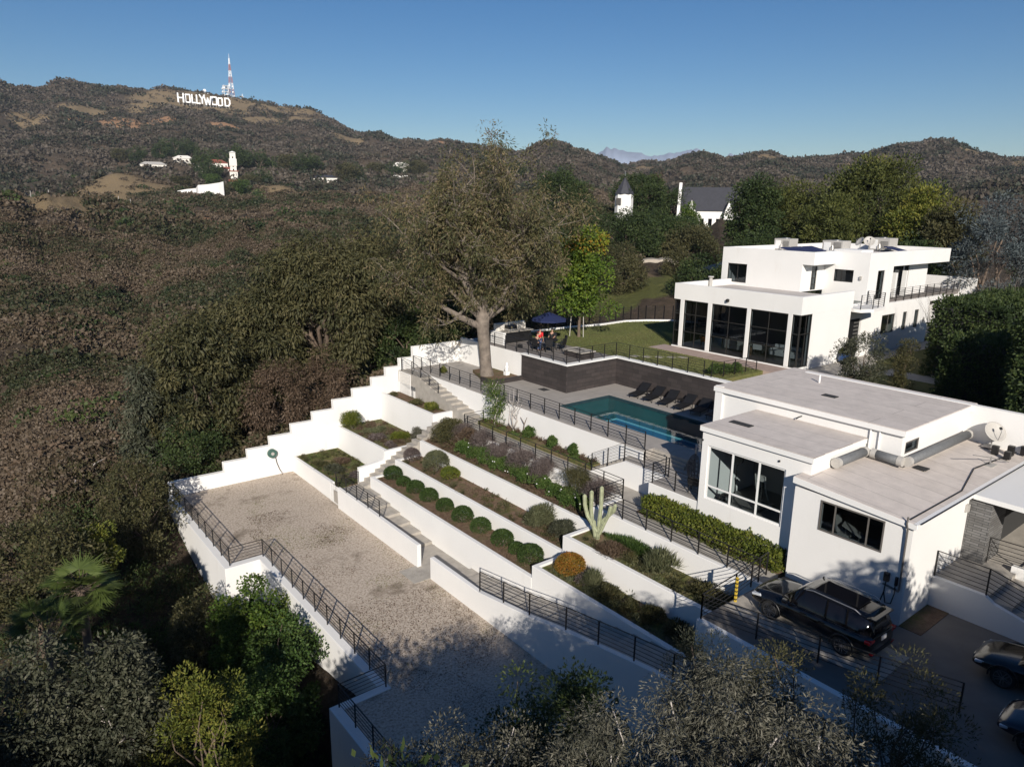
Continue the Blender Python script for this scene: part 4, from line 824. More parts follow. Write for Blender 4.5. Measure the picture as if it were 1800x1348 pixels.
G.part('gutter_pipe', MB().tube([(26.17,9.93,.3),(26.13,9.93,.05),(26.2,9.9,-.2),(26.24,9.9,-2.6),(26.24,9.9,-2.68),(26.24,10.5,-2.6)], .035, 8), M_gframe)
G.part('downpipe', MB().tube([(31.2,13.9,1.7),(31.2,13.9,.45)], .045, 8).tube([(31.2,13.5,1.7),(31.2,13.5,.45)], .045, 8), M_trim)
G.part('gutter', MB().tube([(26.3,9.52,.12),(41,9.52,.12)], .02, 6), M_black)
G.part('wall_lamp', MB().box(26.2,26.26,19.0,19.08,.72,.8).box(26.8,26.858,15.5,15.56,.6,.68), M_dark); G.part('wall_lamp', MB().box(31.0,31.2,9.62,9.735,-.7,-.4), M_grey)
G.part('porch_canopy', MB().box(31.2,40,6.6,9.57,-.14,.06), M_trim); 
G.part('stone_column', MB().box(31.35,33.0,8.9,9.735,-2.8,-.141).box(33.0,33.9,9.2,9.735,-2.8,-.142), M_slatst)
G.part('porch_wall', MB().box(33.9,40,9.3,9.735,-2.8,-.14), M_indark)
G.part('roof_pipe', MB().tube([(36.3,19.2,1.96),(36.3,19.2,2.4)], .05, 8), M_trim)
G.part('roof_vent', MB().box(33.8,34.2,17.0,17.7,1.97,2.01), M_indark); G.part('roof_vent', MB().box(28.2,28.6,18.0,19.1,1.237,1.27), M_indark); G.part('roof_vent', MB().box(31.6,32.0,11.6,12.1,.31,.36), M_indark)
M_duct = plain('foil_wrap', (.13,.135,.14), .6, noise=.15, nscale=9, bump=.3)
# wrapped ducts on the lower roof
def duct(label, pts, r=.2):
    t = Thing('roof_duct', pts[0], label, 'duct', 'grey wrapped roof ducts'); t.part('duct', MB().tube(pts, r, 14), M_duct, smooth=True)
    for p, q in ((pts[0], pts[1]), (pts[-1], pts[-2])):
        d = (Vector(q)-Vector(p)).normalized(); t.part('joint_tape', MB().tube([Vector(p)-d*.02, Vector(p)+d*.2], r*1.08, 14), M_grey)
duct('short grey duct on the pool house roof beside the gym block', [(28.3,13.85,.72),(30.85,13.85,.72)])
duct('grey duct on the pool house roof along the foot of the tall block', [(30.95,13.6,.7),(30.95,12.3,.66)])
duct('long grey duct running along the right side of the tall block', [(31.1,12.2,.66),(37.6,12.2,.66)])
t = Thing('roof_conduit', (28,10,.1), 'thin black conduit along the front edge of the lower pool house roof', 'pipe'); t.part('pipe', MB().tube([(26.4,9.95,.13),(31,9.95,.13),(34,10.6,.2),(39,10.2,.2)], .025, 6), M_black)
dish(37.6,11.2,.3,.5,235,38,'grey satellite dish at the far end of the pool house roof', .7)
dish(38.6,10.6,.3,.42,250,30,'second smaller dish beside the grey one at the end of the pool house roof', .5)
t = Thing('roof_clutter', (37.9,10.2,.3), 'small vents and brackets beneath the roof dishes', 'vent')
for i, (a, b__, c__) in enumerate([(36.9,10.8,.3),(37.3,10.3,.35),(36.6,10.2,.25),(37.9,9.95,.3)]): t.part('vent', MB().box(a-.12,a+.12,b__-.12,b__+.12,.2,.3+c__), M_black)
t = Thing('antenna', (35.2,10.4,.2), 'thin bent antenna on the lower pool house roof', 'antenna'); t.part('mast', MB().tube([(35.2,10.4,.15),(35.2,10.4,.55)], .03, 6).tube([(33.6,10.6,.9),(35.2,10.4,.5),(36.2,10.0,.2)], .02, 6), M_metal); t.part('foot', MB().box(34.9,35.5,10.2,10.6,.12,.18), M_grey)
t = Thing('wall_tap', (31,17.4,1.2), 'dark spout on the tall block above the gym roof', 'spout'); t.part('spout', MB().tube([(31.25,17.2,1.45),(31.0,17.2,1.45),(30.95,17.3,1.35)], .03, 6), M_black)
# ---- gym and office contents ----
t = Thing('exercise_machine', (28.3,17.2,-2.6), 'elliptical trainer behind the gym window', 'exercise machine')
t.part('frame', MB().tube([(28.0,17.0,-2.5),(28.2,17.0,-1.2),(28.1,17.0,-.9)], .05, 8).tube([(27.6,17.0,-2.5),(29.2,17.0,-2.5)], .06, 8), M_dark)
for s in (-.25, .25): t.part('handle', MB().tube([(28.5,17+s,-2.2),(28.1,17+s,-1.5),(27.9,17+s,-.7)], .03, 8), M_grey); t.part('pedal', MB().box(28.3,28.8,17+s-.07,17+s+.07,-2.3,-2.22), M_grey)
t.part('console', MB().box(27.95,28.1,16.8,17.2,-1.0,-.75), M_grey)
single('exercise_ball', MB().lathe([(.31*math.sin(math.pi*k/10)+.002, .31-.31*math.cos(math.pi*k/10)) for k in range(11)], (27.6,18.5,-2.6), 18), M_dark, 'dark exercise ball in the left corner of the gym window', 'ball', smooth=True)
t = Thing('fan', (28.6,18.7,-2.6), 'round black standing fan behind the gym window', 'fan'); t.part('head', MB().tube([(28.5,18.7,-.5),(28.65,18.7,-.5)], .33, 20), M_dark); t.part('stand', MB().tube([(28.6,18.7,-2.6),(28.6,18.7,-.6)], .025, 8), M_dark)
t = Thing('rack', (28.2,15.6,-2.6), 'metal exercise rack behind the right bay of the gym window', 'exercise rack')
for a in (15.3,15.9): t.part('post', MB().bar((28,a,-2.6),(28.5,a,-.2),.06), M_dark)
t.part('crossbar', MB().bar((28.45,15.3,-.3),(28.45,15.9,-.3),.05), M_dark)
t = Thing('office_chair', (27.2,12.6,-2.1), 'pale office chair behind the grey framed window', 'chair')
t.part('seat', MB().box(26.95,27.4,12.3,12.8,-1.7,-1.6), M_cloth, bevel=.03); t.part('backrest', MB().ext([(12.75,-1.6),(12.85,-1.6),(13.0,-.9),(12.9,-.9)], 'x', 26.95, 27.4), M_cloth, bevel=.02); t.part('stem', MB().tube([(27.2,12.55,-2.1),(27.2,12.55,-1.7)], .04, 8), M_metal)
t = Thing('desk', (27.1,12.0,-2.1), 'pale slanted desk board behind the grey framed window', 'desk'); t.part('board', MB().bar((27.0,12.6,-1.15),(27.2,11.9,-1.5),.5,.04), M_cloth)
for a in (11.95,12.5): t.part('leg', MB().box(27.05,27.1,a-.02,a+.02,-2.1,-1.3), M_metal)
# car charger on the wall
t = Thing('car_charger', (26.2,10.4,-4), 'dark wall charger with a looped hanging cable', 'charger'); t.part('box', MB().box(26.15,26.298,10.28,10.48,-2.45,-2.1), M_dark, bevel=.03); t.part('holder', MB().box(26.2,26.298,9.98,10.08,-2.5,-2.15), M_dark, bevel=.02)
t.part('cable', MB().tube([(26.22,10.38,-2.45),(26.2,10.4,-2.9),(26.2,10.3,-3.3),(26.2,10.1,-3.25),(26.2,10.02,-2.8),(26.2,10.04,-2.3)], .022, 6).tube([(26.2,10.38,-2.8),(26.18,10.5,-3.4),(26.1,10.4,-4.02),(25.6,10.2,-4.02)], .022, 6), M_black)
single('low_pipe', MB().tube([(26.24,9.9,-2.66),(26.24,10.35,-2.6)], .03, 6), M_gframe, 'short pipe from the gutter pipe to the car charger', 'pipe')
# ---------------- pool ----------------
def watermat():
    m, t, b = nmat('pool_water'); b.inputs['Base Color'].default_value = (.008,.055,.06,1); b.inputs['Roughness'].default_value = .03; b.inputs['Specular IOR Level'].default_value = .5
    out = [n for n in t.nodes if n.type == 'OUTPUT_MATERIAL'][0]; geo = N(t, 'ShaderNodeNewGeometry')
    n = N(t, 'ShaderNodeTexNoise', i_Scale=2.2, i_Detail=4.0); t.links.new(geo.outputs['Position'], n.inputs['Vector'])
    bp = N(t, 'ShaderNodeBump', i_Strength=.06, i_Distance=.05); t.links.new(n.outputs['Fac'], bp.inputs['Height'])
    tr = N(t, 'ShaderNodeBsdfTransparent'); tr.inputs[0].default_value = (.55,.85,.9,1); gl = N(t, 'ShaderNodeBsdfGlossy'); gl.inputs['Roughness'].default_value = .03; t.links.new(bp.outputs[0], gl.inputs['Normal'])
    fr = sfres(t, .02)
    ms = N(t, 'ShaderNodeMixShader'); t.links.new(fr.outputs[0], ms.inputs[0]); t.links.new(tr.outputs[0], ms.inputs[1]); t.links.new(gl.outputs[0], ms.inputs[2]); t.links.new(ms.outputs[0], out.inputs[0]); return m
struct('water', MB().add([(31.61,21.62,-2.16),(36.44,21.62,-2.16),(36.44,34.74,-2.16),(31.61,34.74,-2.16)], [(0,1,2,3)]), watermat())
M_basin = plain('pool_plaster_deep', (.018,.085,.088), .8, noise=.2, nscale=.6); M_shelf = plain('pool_plaster_shallow', (.02,.115,.19), .8, noise=.1, nscale=2); M_tile = plain('waterline_tile', (.03,.05,.06), .4)
P = Thing('swimming_pool', (34,28,-4), 'long rectangular pool with a bright shallow shelf along its near side', 'pool')
P.part('basin', MB().box(31.6,36.45,21.6,34.75,-3.3,-3.2).box(31.58,31.62,21.6,34.75,-3.2,-2.3).box(36.43,36.47,21.6,34.75,-3.2,-2.3).box(31.62,36.43,34.72,34.77,-3.2,-2.3).box(31.62,36.43,21.58,21.64,-3.2,-2.3), M_basin)
P.part('waterline_tiles', MB().box(31.585,31.625,21.6,34.75,-2.3,-2.08).box(36.425,36.465,21.6,34.75,-2.3,-2.08).box(31.62,36.43,34.715,34.765,-2.3,-2.08), M_tile)
P.part('shelf', MB().box(31.63,33.75,21.7,31.4,-3.2,-2.62), M_shelf); P.part('shelf_edge', MB().box(33.75,33.85,21.7,31.5,-3.2,-2.55).box(31.63,33.75,31.4,31.5,-3.2,-2.55), plain('pale_plaster', (.30,.42,.44), .7))
# ---------------- sun loungers ----------------
def lounger():
    t = Thing('sun_lounger', (0,0,0), 'x', 'sun lounger', 'black sun loungers by the stone wall', local=True)
    # foot towards -x, raised head towards +x
    t.part('seat', MB().box(-1.0,.25,-.33,.33,.30,.335), M_dark, bevel=.01); t.part('backrest', MB().ext([(.25,.30),(.95,.78),(.93,.81),(.23,.335)], 'y', -.33, .33), M_dark)
    fr = MB()
    for s in (-.35, .35): fr.bar((-1.02,s,.3),(.25,s,.3),.04).bar((.25,s,.3),(.97,s,.79),.04)
    fr.bar((-1.02,-.35,.3),(-1.02,.35,.3),.04); t.part('frame', fr, M_black)
    for x in (-.8, .4):
        for s in (-.33, .33): t.part('leg', MB().bar((x,s,.3),(x-.05,s,0),.035), M_black)
    return t.o
L0 = lounger(); words = ['farthest from the camera, at the open left end','second from the left','third from the left','fourth from the left','fifth from the left, half in shadow','last at the right, in the shade of the pool house']
for i, y in enumerate([33.2,31.9,30.6,29.2,27.9,26.6]):
    o = L0 if i == 0 else copy_tree(L0); o.location = (38.0,y,-2.06); o.rotation_euler.z = R([12,10,14,9,12,8][i]); o['label'] = 'black sun lounger '+words[i]
for i, (x, y) in enumerate([(38.4,32.55),(38.5,29.9)]):
    t = Thing('side_table', (x,y,-2.06), 'small black side table between the '+('first and second' if i == 0 else 'third and fourth')+' sun lounger', 'side table', 'pool side tables'); t.part('tabletop', MB().box(x-.2,x+.2,y-.2,y+.2,-1.68,-1.65), M_black)
    for a in (-1,1):
        for b__ in (-1,1): t.part('leg', MB().box(x+a*.17-.015,x+a*.17+.015,y+b__*.17-.015,y+b__*.17+.015,-2.06,-1.68), M_black)
single('deck_grate', MB().box(33.3,33.9,38.2,38.9,-2.06,-2.045), M_indark, 'dark square grate in the pool deck near the stone wall corner', 'grate')
# ---------------- upper deck ----------------
t = Thing('fire_pit', (37.2,38.6,0), 'low stone clad fire pit table with a pale top', 'fire pit')
t.part('base', MB().box(36.45,37.75,37.7,39.6,.0,.42), M_stone); t.part('top', MB().box(36.35,37.85,37.6,39.7,.42,.5), M_conc, bevel=.01); t.part('burner', MB().box(37.0,37.2,38.1,39.2,.5,.52), M_indark)
t = Thing('cooking_counter', (36,46.5,0), 'white outdoor cooking counter with black cupboards and a built in grill', 'outdoor kitchen')
t.part('counter', MB().box(35.2,38.3,46.55,46.85,0,1.55).box(34.9,35.2,45.2,46.85,-1,1.0), M_white); t.part('cupboards', MB().box(35.2,38.3,45.75,46.55,.05,.9), M_dark); t.part('worktop', MB().box(35.1,38.5,45.65,46.55,.9,.95), M_conc)
gr = t.part('grill', MB().box(36.0,36.9,45.8,46.45,.95,1.15), M_metal, bevel=.02); t.part('grill_lid', MB().ext([(45.85,1.15),(46.45,1.15),(46.4,1.4),(46.15,1.45),(45.9,1.35)], 'x', 36.0, 36.9), M_dark, parent=gr)
kn = MB()
for i in range(5): kn.tube([(36.1+i*.17,45.8,1.05),(36.1+i*.17,45.75,1.05)], .03, 8)
t.part('knobs', kn, M_metal, parent=gr); t.part('tiles', MB().box(35.2,38.3,46.5,46.551,.95,1.5), M_cream)
t = Thing('parasol', (38.9,44.2,0), 'navy blue eight sided parasol over the dining table', 'parasol')
mb = MB(); mb.v.append((38.9,44.2,2.55)); n = 8
for k in range(n): a = 2*math.pi*(k+.5)/n; mb.v.append((38.9+1.5*math.cos(a), 44.2+1.5*math.sin(a), 1.95))
for k in range(n): a = 2*math.pi*(k+.5)/n; mb.v.append((38.9+1.5*math.cos(a), 44.2+1.5*math.sin(a), 1.83))
for k in range(n): mb.f += [(0,1+k,1+(k+1)%n), (1+k,1+n+k,1+n+(k+1)%n,1+(k+1)%n)]
c = t.part('canopy', mb, M_blue); c.modifiers.new('thick', 'SOLIDIFY').thickness = .01
t.part('pole', MB().tube([(38.9,44.2,0),(38.9,44.2,2.6)], .03, 8), M_black); t.part('foot', MB().lathe([(.3,0),(.3,.06),(.05,.1)], (38.9,44.2,0), 16), M_black)
ribs = MB()
for k in range(n): a = 2*math.pi*(k+.5)/n; ribs.bar((38.9,44.2,2.5),(38.9+1.48*math.cos(a),44.2+1.48*math.sin(a),1.93),.015)
t.part('ribs', ribs, M_black)
t = Thing('dining_table', (37.0,42.2,0), 'black round dining table on the upper deck', 'table'); t.part('tabletop', MB().lathe([(.85,.70),(.88,.73),(.85,.75)], (37.0,42.2,0), 24), M_dark)
for k in range(4): a = R(45+90*k); t.part('leg', MB().bar((37+.6*math.cos(a),42.2+.6*math.sin(a),.7),(37+.7*math.cos(a),42.2+.7*math.sin(a),0),.05), M_black)
def pchair(name='patio_chair'):
    t = Thing(name, (0,0,0), 'x', 'chair', 'black patio chairs round the table', local=True)
    t.part('seat', MB().box(-.25,.25,-.25,.25,.42,.47), M_dark, bevel=.02); t.part('backrest', MB().ext([(.2,.45),(.27,.45),(.37,1.02),(.3,1.02)], 'y', -.26, .26), M_dark)
    for a in (-1,1):
        t.part('armrest', MB().box(-.2,.28,a*.27-.025,a*.27+.025,.65,.69), M_dark)
        for b__ in (-1,1): t.part('leg', MB().bar((a*.22,b__*.24,.42),(a*.26,b__*.26,0),.04), M_black)
    return t.o
c0 = pchair(); pos = [(190,'with its back to the railing, seat of the man in black'),(235,'at the pool corner side, next to the man in red'),(290,'on the fire pit side, nearest the lawn'),(335,'on the lawn side, right of the table'),(30,'on the far side, below the parasol'),(110,'on the far left side near the cooking counter')]
for i, (a, w) in enumerate(pos):
    o = c0 if i == 0 else copy_tree(c0); o.location = (37.0+1.25*math.cos(R(a)), 42.2+1.25*math.sin(R(a)), 0); o.rotation_euler.z = R(a); o['label'] = 'black patio chair '+w
single('deck_bag', MB().box(35.35,35.6,43.5,43.9,0,.3), M_blkcl, 'small dark bag on the deck beside the seated man', 'bag', bevel=.05)
# ---------------- people ----------------
def skin_body(name, joints, edges, radii, mat, parent):
    me = bpy.data.meshes.new(name); me.from_pydata(joints, edges, []); o = bpy.data.objects.new(name, me); C.objects.link(o); o.parent = parent; me.materials.append(mat)
    bpy.context.view_layer.objects.active = o; m = o.modifiers.new('skin', 'SKIN'); m.use_smooth_shade = True
    for i, r in enumerate(radii): me.skin_vertices[0].data[i].radius = (r, r) if not isinstance(r, tuple) else r
    me.skin_vertices[0].data[0].use_root = True
    s = o.modifiers.new('sub', 'SUBSURF'); s.levels = 1; s.render_levels = 2
    return o
def person(label, x, y, z, rz, sitting, shirt, trousers, scale=1.0):
    e = empty('person', (x,y,z), label, 'person', None, rz)
    if sitting:
        J = [(0,0,.52),(0,0,.75),(0,0,1.0),(0,0,1.12),(0,0,1.2),(.02,0,1.34),
             (0,.18,1.06),(.05,.25,.82),(.28,.2,.74),(.36,.18,.74),(0,-.18,1.06),(.05,-.25,.82),(.28,-.2,.74),(.36,-.18,.74),
             (.02,.1,.52),(.42,.14,.52),(.45,.14,.10),(.56,.14,.04),(.02,-.1,.52),(.42,-.14,.52),(.45,-.14,.10),(.56,-.14,.04)]
    else:
        J = [(0,0,.93),(.01,0,1.15),(.03,0,1.36),(.05,0,1.47),(.07,0,1.54),(.1,0,1.66),
             (.03,.19,1.42),(.06,.27,1.15),(.25,.2,1.0),(.33,.17,1.0),(.03,-.19,1.42),(.0,-.27,1.15),(.1,-.27,.92),(.14,-.26,.84),
             (0,.09,.9),(.02,.11,.48),(-.02,.12,.1),(.12,.12,.04),(0,-.09,.9),(-.01,-.11,.48),(-.05,-.12,.1),(.09,-.12,.04)]
    E_ = [(0,1),(1,2),(2,3),(3,4),(4,5),(2,6),(6,7),(7,8),(8,9),(2,10),(10,11),(11,12),(12,13),(0,14),(14,15),(15,16),(16,17),(0,18),(18,19),(19,20),(20,21)]
    rad = [(.15,.11),(.13,.1),(.15,.11),(.06,.06),(.055,.055),(.095,.105),.065,.045,.033,.03,.065,.045,.033,.03,.09,.06,.042,.04,.09,.06,.042,.04]
    skin_body('body', J, E_, rad, M_skin, e)
    # clothes: slightly larger skins over torso and legs
    sj = [J[i] for i in (0,1,2,6,7,10,11)]; skin_body('shirt', sj, [(0,1),(1,2),(2,3),(3,4),(2,5),(5,6)], [(.165,.125),(.15,.115),(.17,.125),.08,.06,.08,.06], shirt, e)
    tj = [J[i] for i in (0,14,15,16,18,19,20)]; skin_body('trousers', tj, [(0,1),(1,2),(2,3),(0,4),(4,5),(5,6)], [(.16,.125),.1,.075,.065,.1,.075,.065], trousers, e)
    h = J[5]; mb = MB().lathe([(.005+.112*math.sin(math.pi*k/16), .115-.115*math.cos(math.pi*k/16)) for k in range(9,17)], (h[0]-.015,h[1],h[2]-.1), 14); mb.build('hair', M_hair, e, smooth=True)
    for s in (1, -1):
        sh = J[17 if s == 1 else 21]; MB().box(sh[0]-.12,sh[0]+.12,sh[1]-.045,sh[1]+.045,0,.08).build('shoe', M_dark, e, bevel=.03)
        hd = J[9 if s == 1 else 13]; hb = MB(); fwd = Vector(hd)-Vector(J[8 if s == 1 else 12]); fwd.normalize()
        for q in range(4): st = Vector(hd)+fwd*.02+Vector((0,(q-1.5)*.018,0)); hb.tube([st, st+fwd*.04, st+fwd*(.075-.008*abs(q-1.2))+Vector((0,0,-.015))], [.009,.008,.006], 6)
        hb.tube([Vector(hd)+Vector((0,-s*.03,0)), Vector(hd)+fwd*.03+Vector((0,-s*.05,0))], [.01,.007], 6); hb.build('fingers', M_skin, e)
    fb = MB().lathe([(.002,0),(.014,.01),(.011,.035),(.004,.045)], (h[0]+.1,h[1],h[2]-.03), 6); fb.build('nose', M_skin, e)
    ey = MB()
    for s in (-1, 1): ey.box(h[0]+.086,h[0]+.096,s*.035-.012,s*.035+.012,h[2]+.005,h[2]+.018)
    ey.box(h[0]+.086,h[0]+.094,-.022,.022,h[2]-.055,h[2]-.047); ey.build('eyes_and_mouth', M_hair, e)
    return e
person('man in a red shirt and blue jeans standing with his back to the camera', 35.95, 41.9, 0, R(20), False, M_red, M_jeans)
person('man in dark clothes sitting at the left side of the table', 35.8, 42.0, 0.02, R(10), True, M_blkcl, M_blkcl) if False else person('man in dark clothes sitting at the left side of the table', 37.0+1.2*math.cos(R(190)), 42.2+1.2*math.sin(R(190)), .0, R(10), True, M_blkcl, M_blkcl)
person('person in black sitting on the far side of the table', 37.0+1.2*math.cos(R(30)), 42.2+1.2*math.sin(R(30)), .0, R(210), True, M_blkcl, M_blkcl)
# ---------------- small things round the garden ----------------
t = Thing('garden_statue', (33.6,43.0,-1.82), 'small white statue in the soil behind the planter wall', 'statue')
t.part('plinth', MB().box(33.42,33.78,42.82,43.18,-1.82,-1.55), M_trim, bevel=.02); t.part('figure', MB().lathe([(.12,0),(.16,.12),(.13,.3),(.17,.42),(.08,.5),(.1,.58),(.09,.68),(.02,.74)], (33.6,43,-1.55), 12), M_trim, smooth=True)
t = Thing('hose_reel', (17.4,50.1,-7.6), 'round green hose reel on the white boundary wall with a hanging hose', 'hose reel')
t.part('reel', MB().tube([(17.4,50.0,-6.9),(17.4,50.22,-6.9)], .33, 20), plain('hose_green', (.05,.11,.09), .6)); t.part('hub', MB().tube([(17.4,49.95,-6.9),(17.4,50.02,-6.9)], .12, 14), M_grey)
t.part('hose', MB().tube([(17.6,50.1,-7.15),(17.7,50.12,-7.7),(17.85,50.1,-8.2),(18.0,49.9,-8.6)], .02, 6), M_black)
def lattice(label, mb_axis, x, y, w, z0, z1):
    t = Thing('lattice_panel', (x,y,z0), label, 'lattice', 'white lattice panels'); mb = MB(); n = int(w/.16); P_ = (lambda a, z: (x, y+a, z)) if mb_axis == 'y' else (lambda a, z: (x+a, y, z))
    h = z1-z0; st = .17; k = -h
    while k < w:
        for s in (1, -1):
            a0 = k; a1 = k+h; z_0, z_1 = (z0, z1) if s == 1 else (z1, z0)
            lo = max(0, a0); hi = min(w, a1)
            if hi > lo: mb.bar(P_(lo, z_0+(z_1-z_0)*(lo-a0)/h), P_(hi, z_0+(z_1-z_0)*(hi-a0)/h), .025, .012)
        k += st
    t.part('slats', mb, M_trim); t.part('frame', MB().bar(P_(0,z0),P_(0,z1),.04).bar(P_(w,z0),P_(w,z1),.04).bar(P_(0,z1),P_(w,z1),.04), M_trim)
lattice('white lattice panel in the gap of the gravel court wall', 'y', 18.8, 41.95, 1.3, -8.6, -7.3)
lattice('tall white lattice panel below the stair head by the boundary wall', 'y', 28.1, 48.3, 1.7, -3.8, -2.1)
struct('void_floor', MB().box(19.3,20.84,42.56,50.2,-8.9,-7.9), M_soil)
t = Thing('marker_post', (22.9,14.3,-4.05), 'yellow and black striped post beside the railing', 'post'); t.part('post', MB().box(22.82,22.9,14.42,14.5,-4.05,-3.0), plain('yellow_paint', (.6,.42,.05), .5))
mb = MB()
for k in range(6): mb.box(22.815,22.905,14.415,14.505,-3.95+k*.17,-3.90+k*.17)
t.part('stripes', mb, M_dark)
t = Thing('flower_pot', (52.1,25.95,-.1), 'blue glazed pot with a yellow green plant at the house wall', 'plant pot')
t.part('pot', MB().lathe([(.25,0),(.42,.25),(.45,.55),(.38,.7),(.42,.74),(.36,.74),(.3,.6)], (52.1,25.9,-.1), 18), M_pot, smooth=True)
co, f, tt = cloud([(0,0,.85),(.2,.1,.8),(-.15,-.1,.82)], .28, 130, .16, .07, 3, 0, .5); crown_part('foliage', [(co-np.array([0,.05,0]), f, tt)], L_yel, t.o)
# hanging egg chair on the terrace
t = Thing('hanging_chair', (28.6,21.0,-2.6), 'grey woven hanging egg chair on a curved stand', 'hanging chair')
t.part('stand', MB().tube([(28.9,21.6,-2.6),(29.1,21.5,-1.6),(29.0,21.4,-.75),(28.7,21.2,-.55),(28.5,21.0,-.65),(28.5,21.0,-.95)], .03, 8), M_metal)
mb = MB(); cc = Vector((28.5,20.9,-1.7))
for i in range(9):
    th = math.pi*i/8; pts = []
    for k in range(13):
        ph = math.pi*(.12+.76*k/12)-math.pi/2; pts.append(cc+Vector((.42*math.cos(ph)*math.cos(th+.9), .42*math.cos(ph)*math.sin(th+.9)+.05, .75*math.sin(ph)*1.0)))
    mb.tube(pts, .035, 5)
for k in range(9):
    ph = math.pi*(.12+.76*k/8)-math.pi/2; mb.tube([cc+Vector((.42*math.cos(ph)*math.cos(a+.9), .42*math.cos(ph)*math.sin(a+.9)+.05, .75*math.sin(ph))) for a in np.linspace(0, math.pi, 10)], .03, 5)
t.part('basket', mb, M_twig); t.part('cushion', MB().lathe([(.05,0),(.34,.08),(.36,.2),(.1,.26)], (28.45,20.9,-2.25), 14), M_cloth, smooth=True)
def terr_chair(x, y, rz, label): chair_s('terrace_chair', x, y, -2.6, label, M_dark, rz, .6, 'chair', 'dark terrace chairs')
terr_chair(27.8, 20.4, R(200), 'dark chair on the pool terrace nearest the gym wall'); terr_chair(29.6, 20.3, R(90), 'dark chair on the pool terrace behind the hanging chair')
t = Thing('terrace_table', (28.6,20.0,-2.6), 'low glass topped table on the pool terrace', 'table'); t.part('tabletop', MB().lathe([(.35,.42),(.35,.45)], (28.7,20.0,-2.6), 18), M_cloth); t.part('leg', MB().tube([(28.7,20,-2.6),(28.7,20,-2.18)], .05, 8), M_dark)
# ---------------- cars ----------------
M_carblk = plain('black_car_paint', (.005,.005,.006), .15, spec=.5, coat=.4); M_carnavy = plain('dark_blue_car_paint', (.005,.008,.02), .15, spec=.5, coat=.4)
M_carglass = plain('dark_car_glass', (.006,.006,.008), .05, spec=.5); M_tyre = plain('tyre_rubber', (.012,.012,.012), .85); M_rim = plain('alloy_rim', (.35,.35,.36), .25, metal=.9)
M_lred = plain('tail_light', (.35,.01,.01), .15, spec=.7); M_lamp = plain('headlight_glass', (.55,.57,.6), .08, spec=.9); M_chrome = plain('chrome_trim', (.6,.6,.6), .15, metal=1)
M_plate = plain('licence_plate', (.6,.6,.6), .5)
def loft(mb, secs):
    """secs: list of (s, [(w,z),...]) half sections mirrored across the middle"""
    base = len(mb.v); m = len(secs[0][1])
    for s, pts in secs:
        full = [(-w, z) for w, z in pts]+[(w, z) for w, z in pts[::-1]]
        for w, z in full: mb.v.append((w, s, z))
    k = 2*m
    for i in range(len(secs)-1):
        for j in range(k): mb.f.append((base+i*k+j, base+i*k+(j+1)%k, base+(i+1)*k+(j+1)%k, base+(i+1)*k+j))
    mb.f.append(tuple(base+j for j in range(k))[::-1]); mb.f.append(tuple(base+(len(secs)-1)*k+j for j in range(k))); return mb
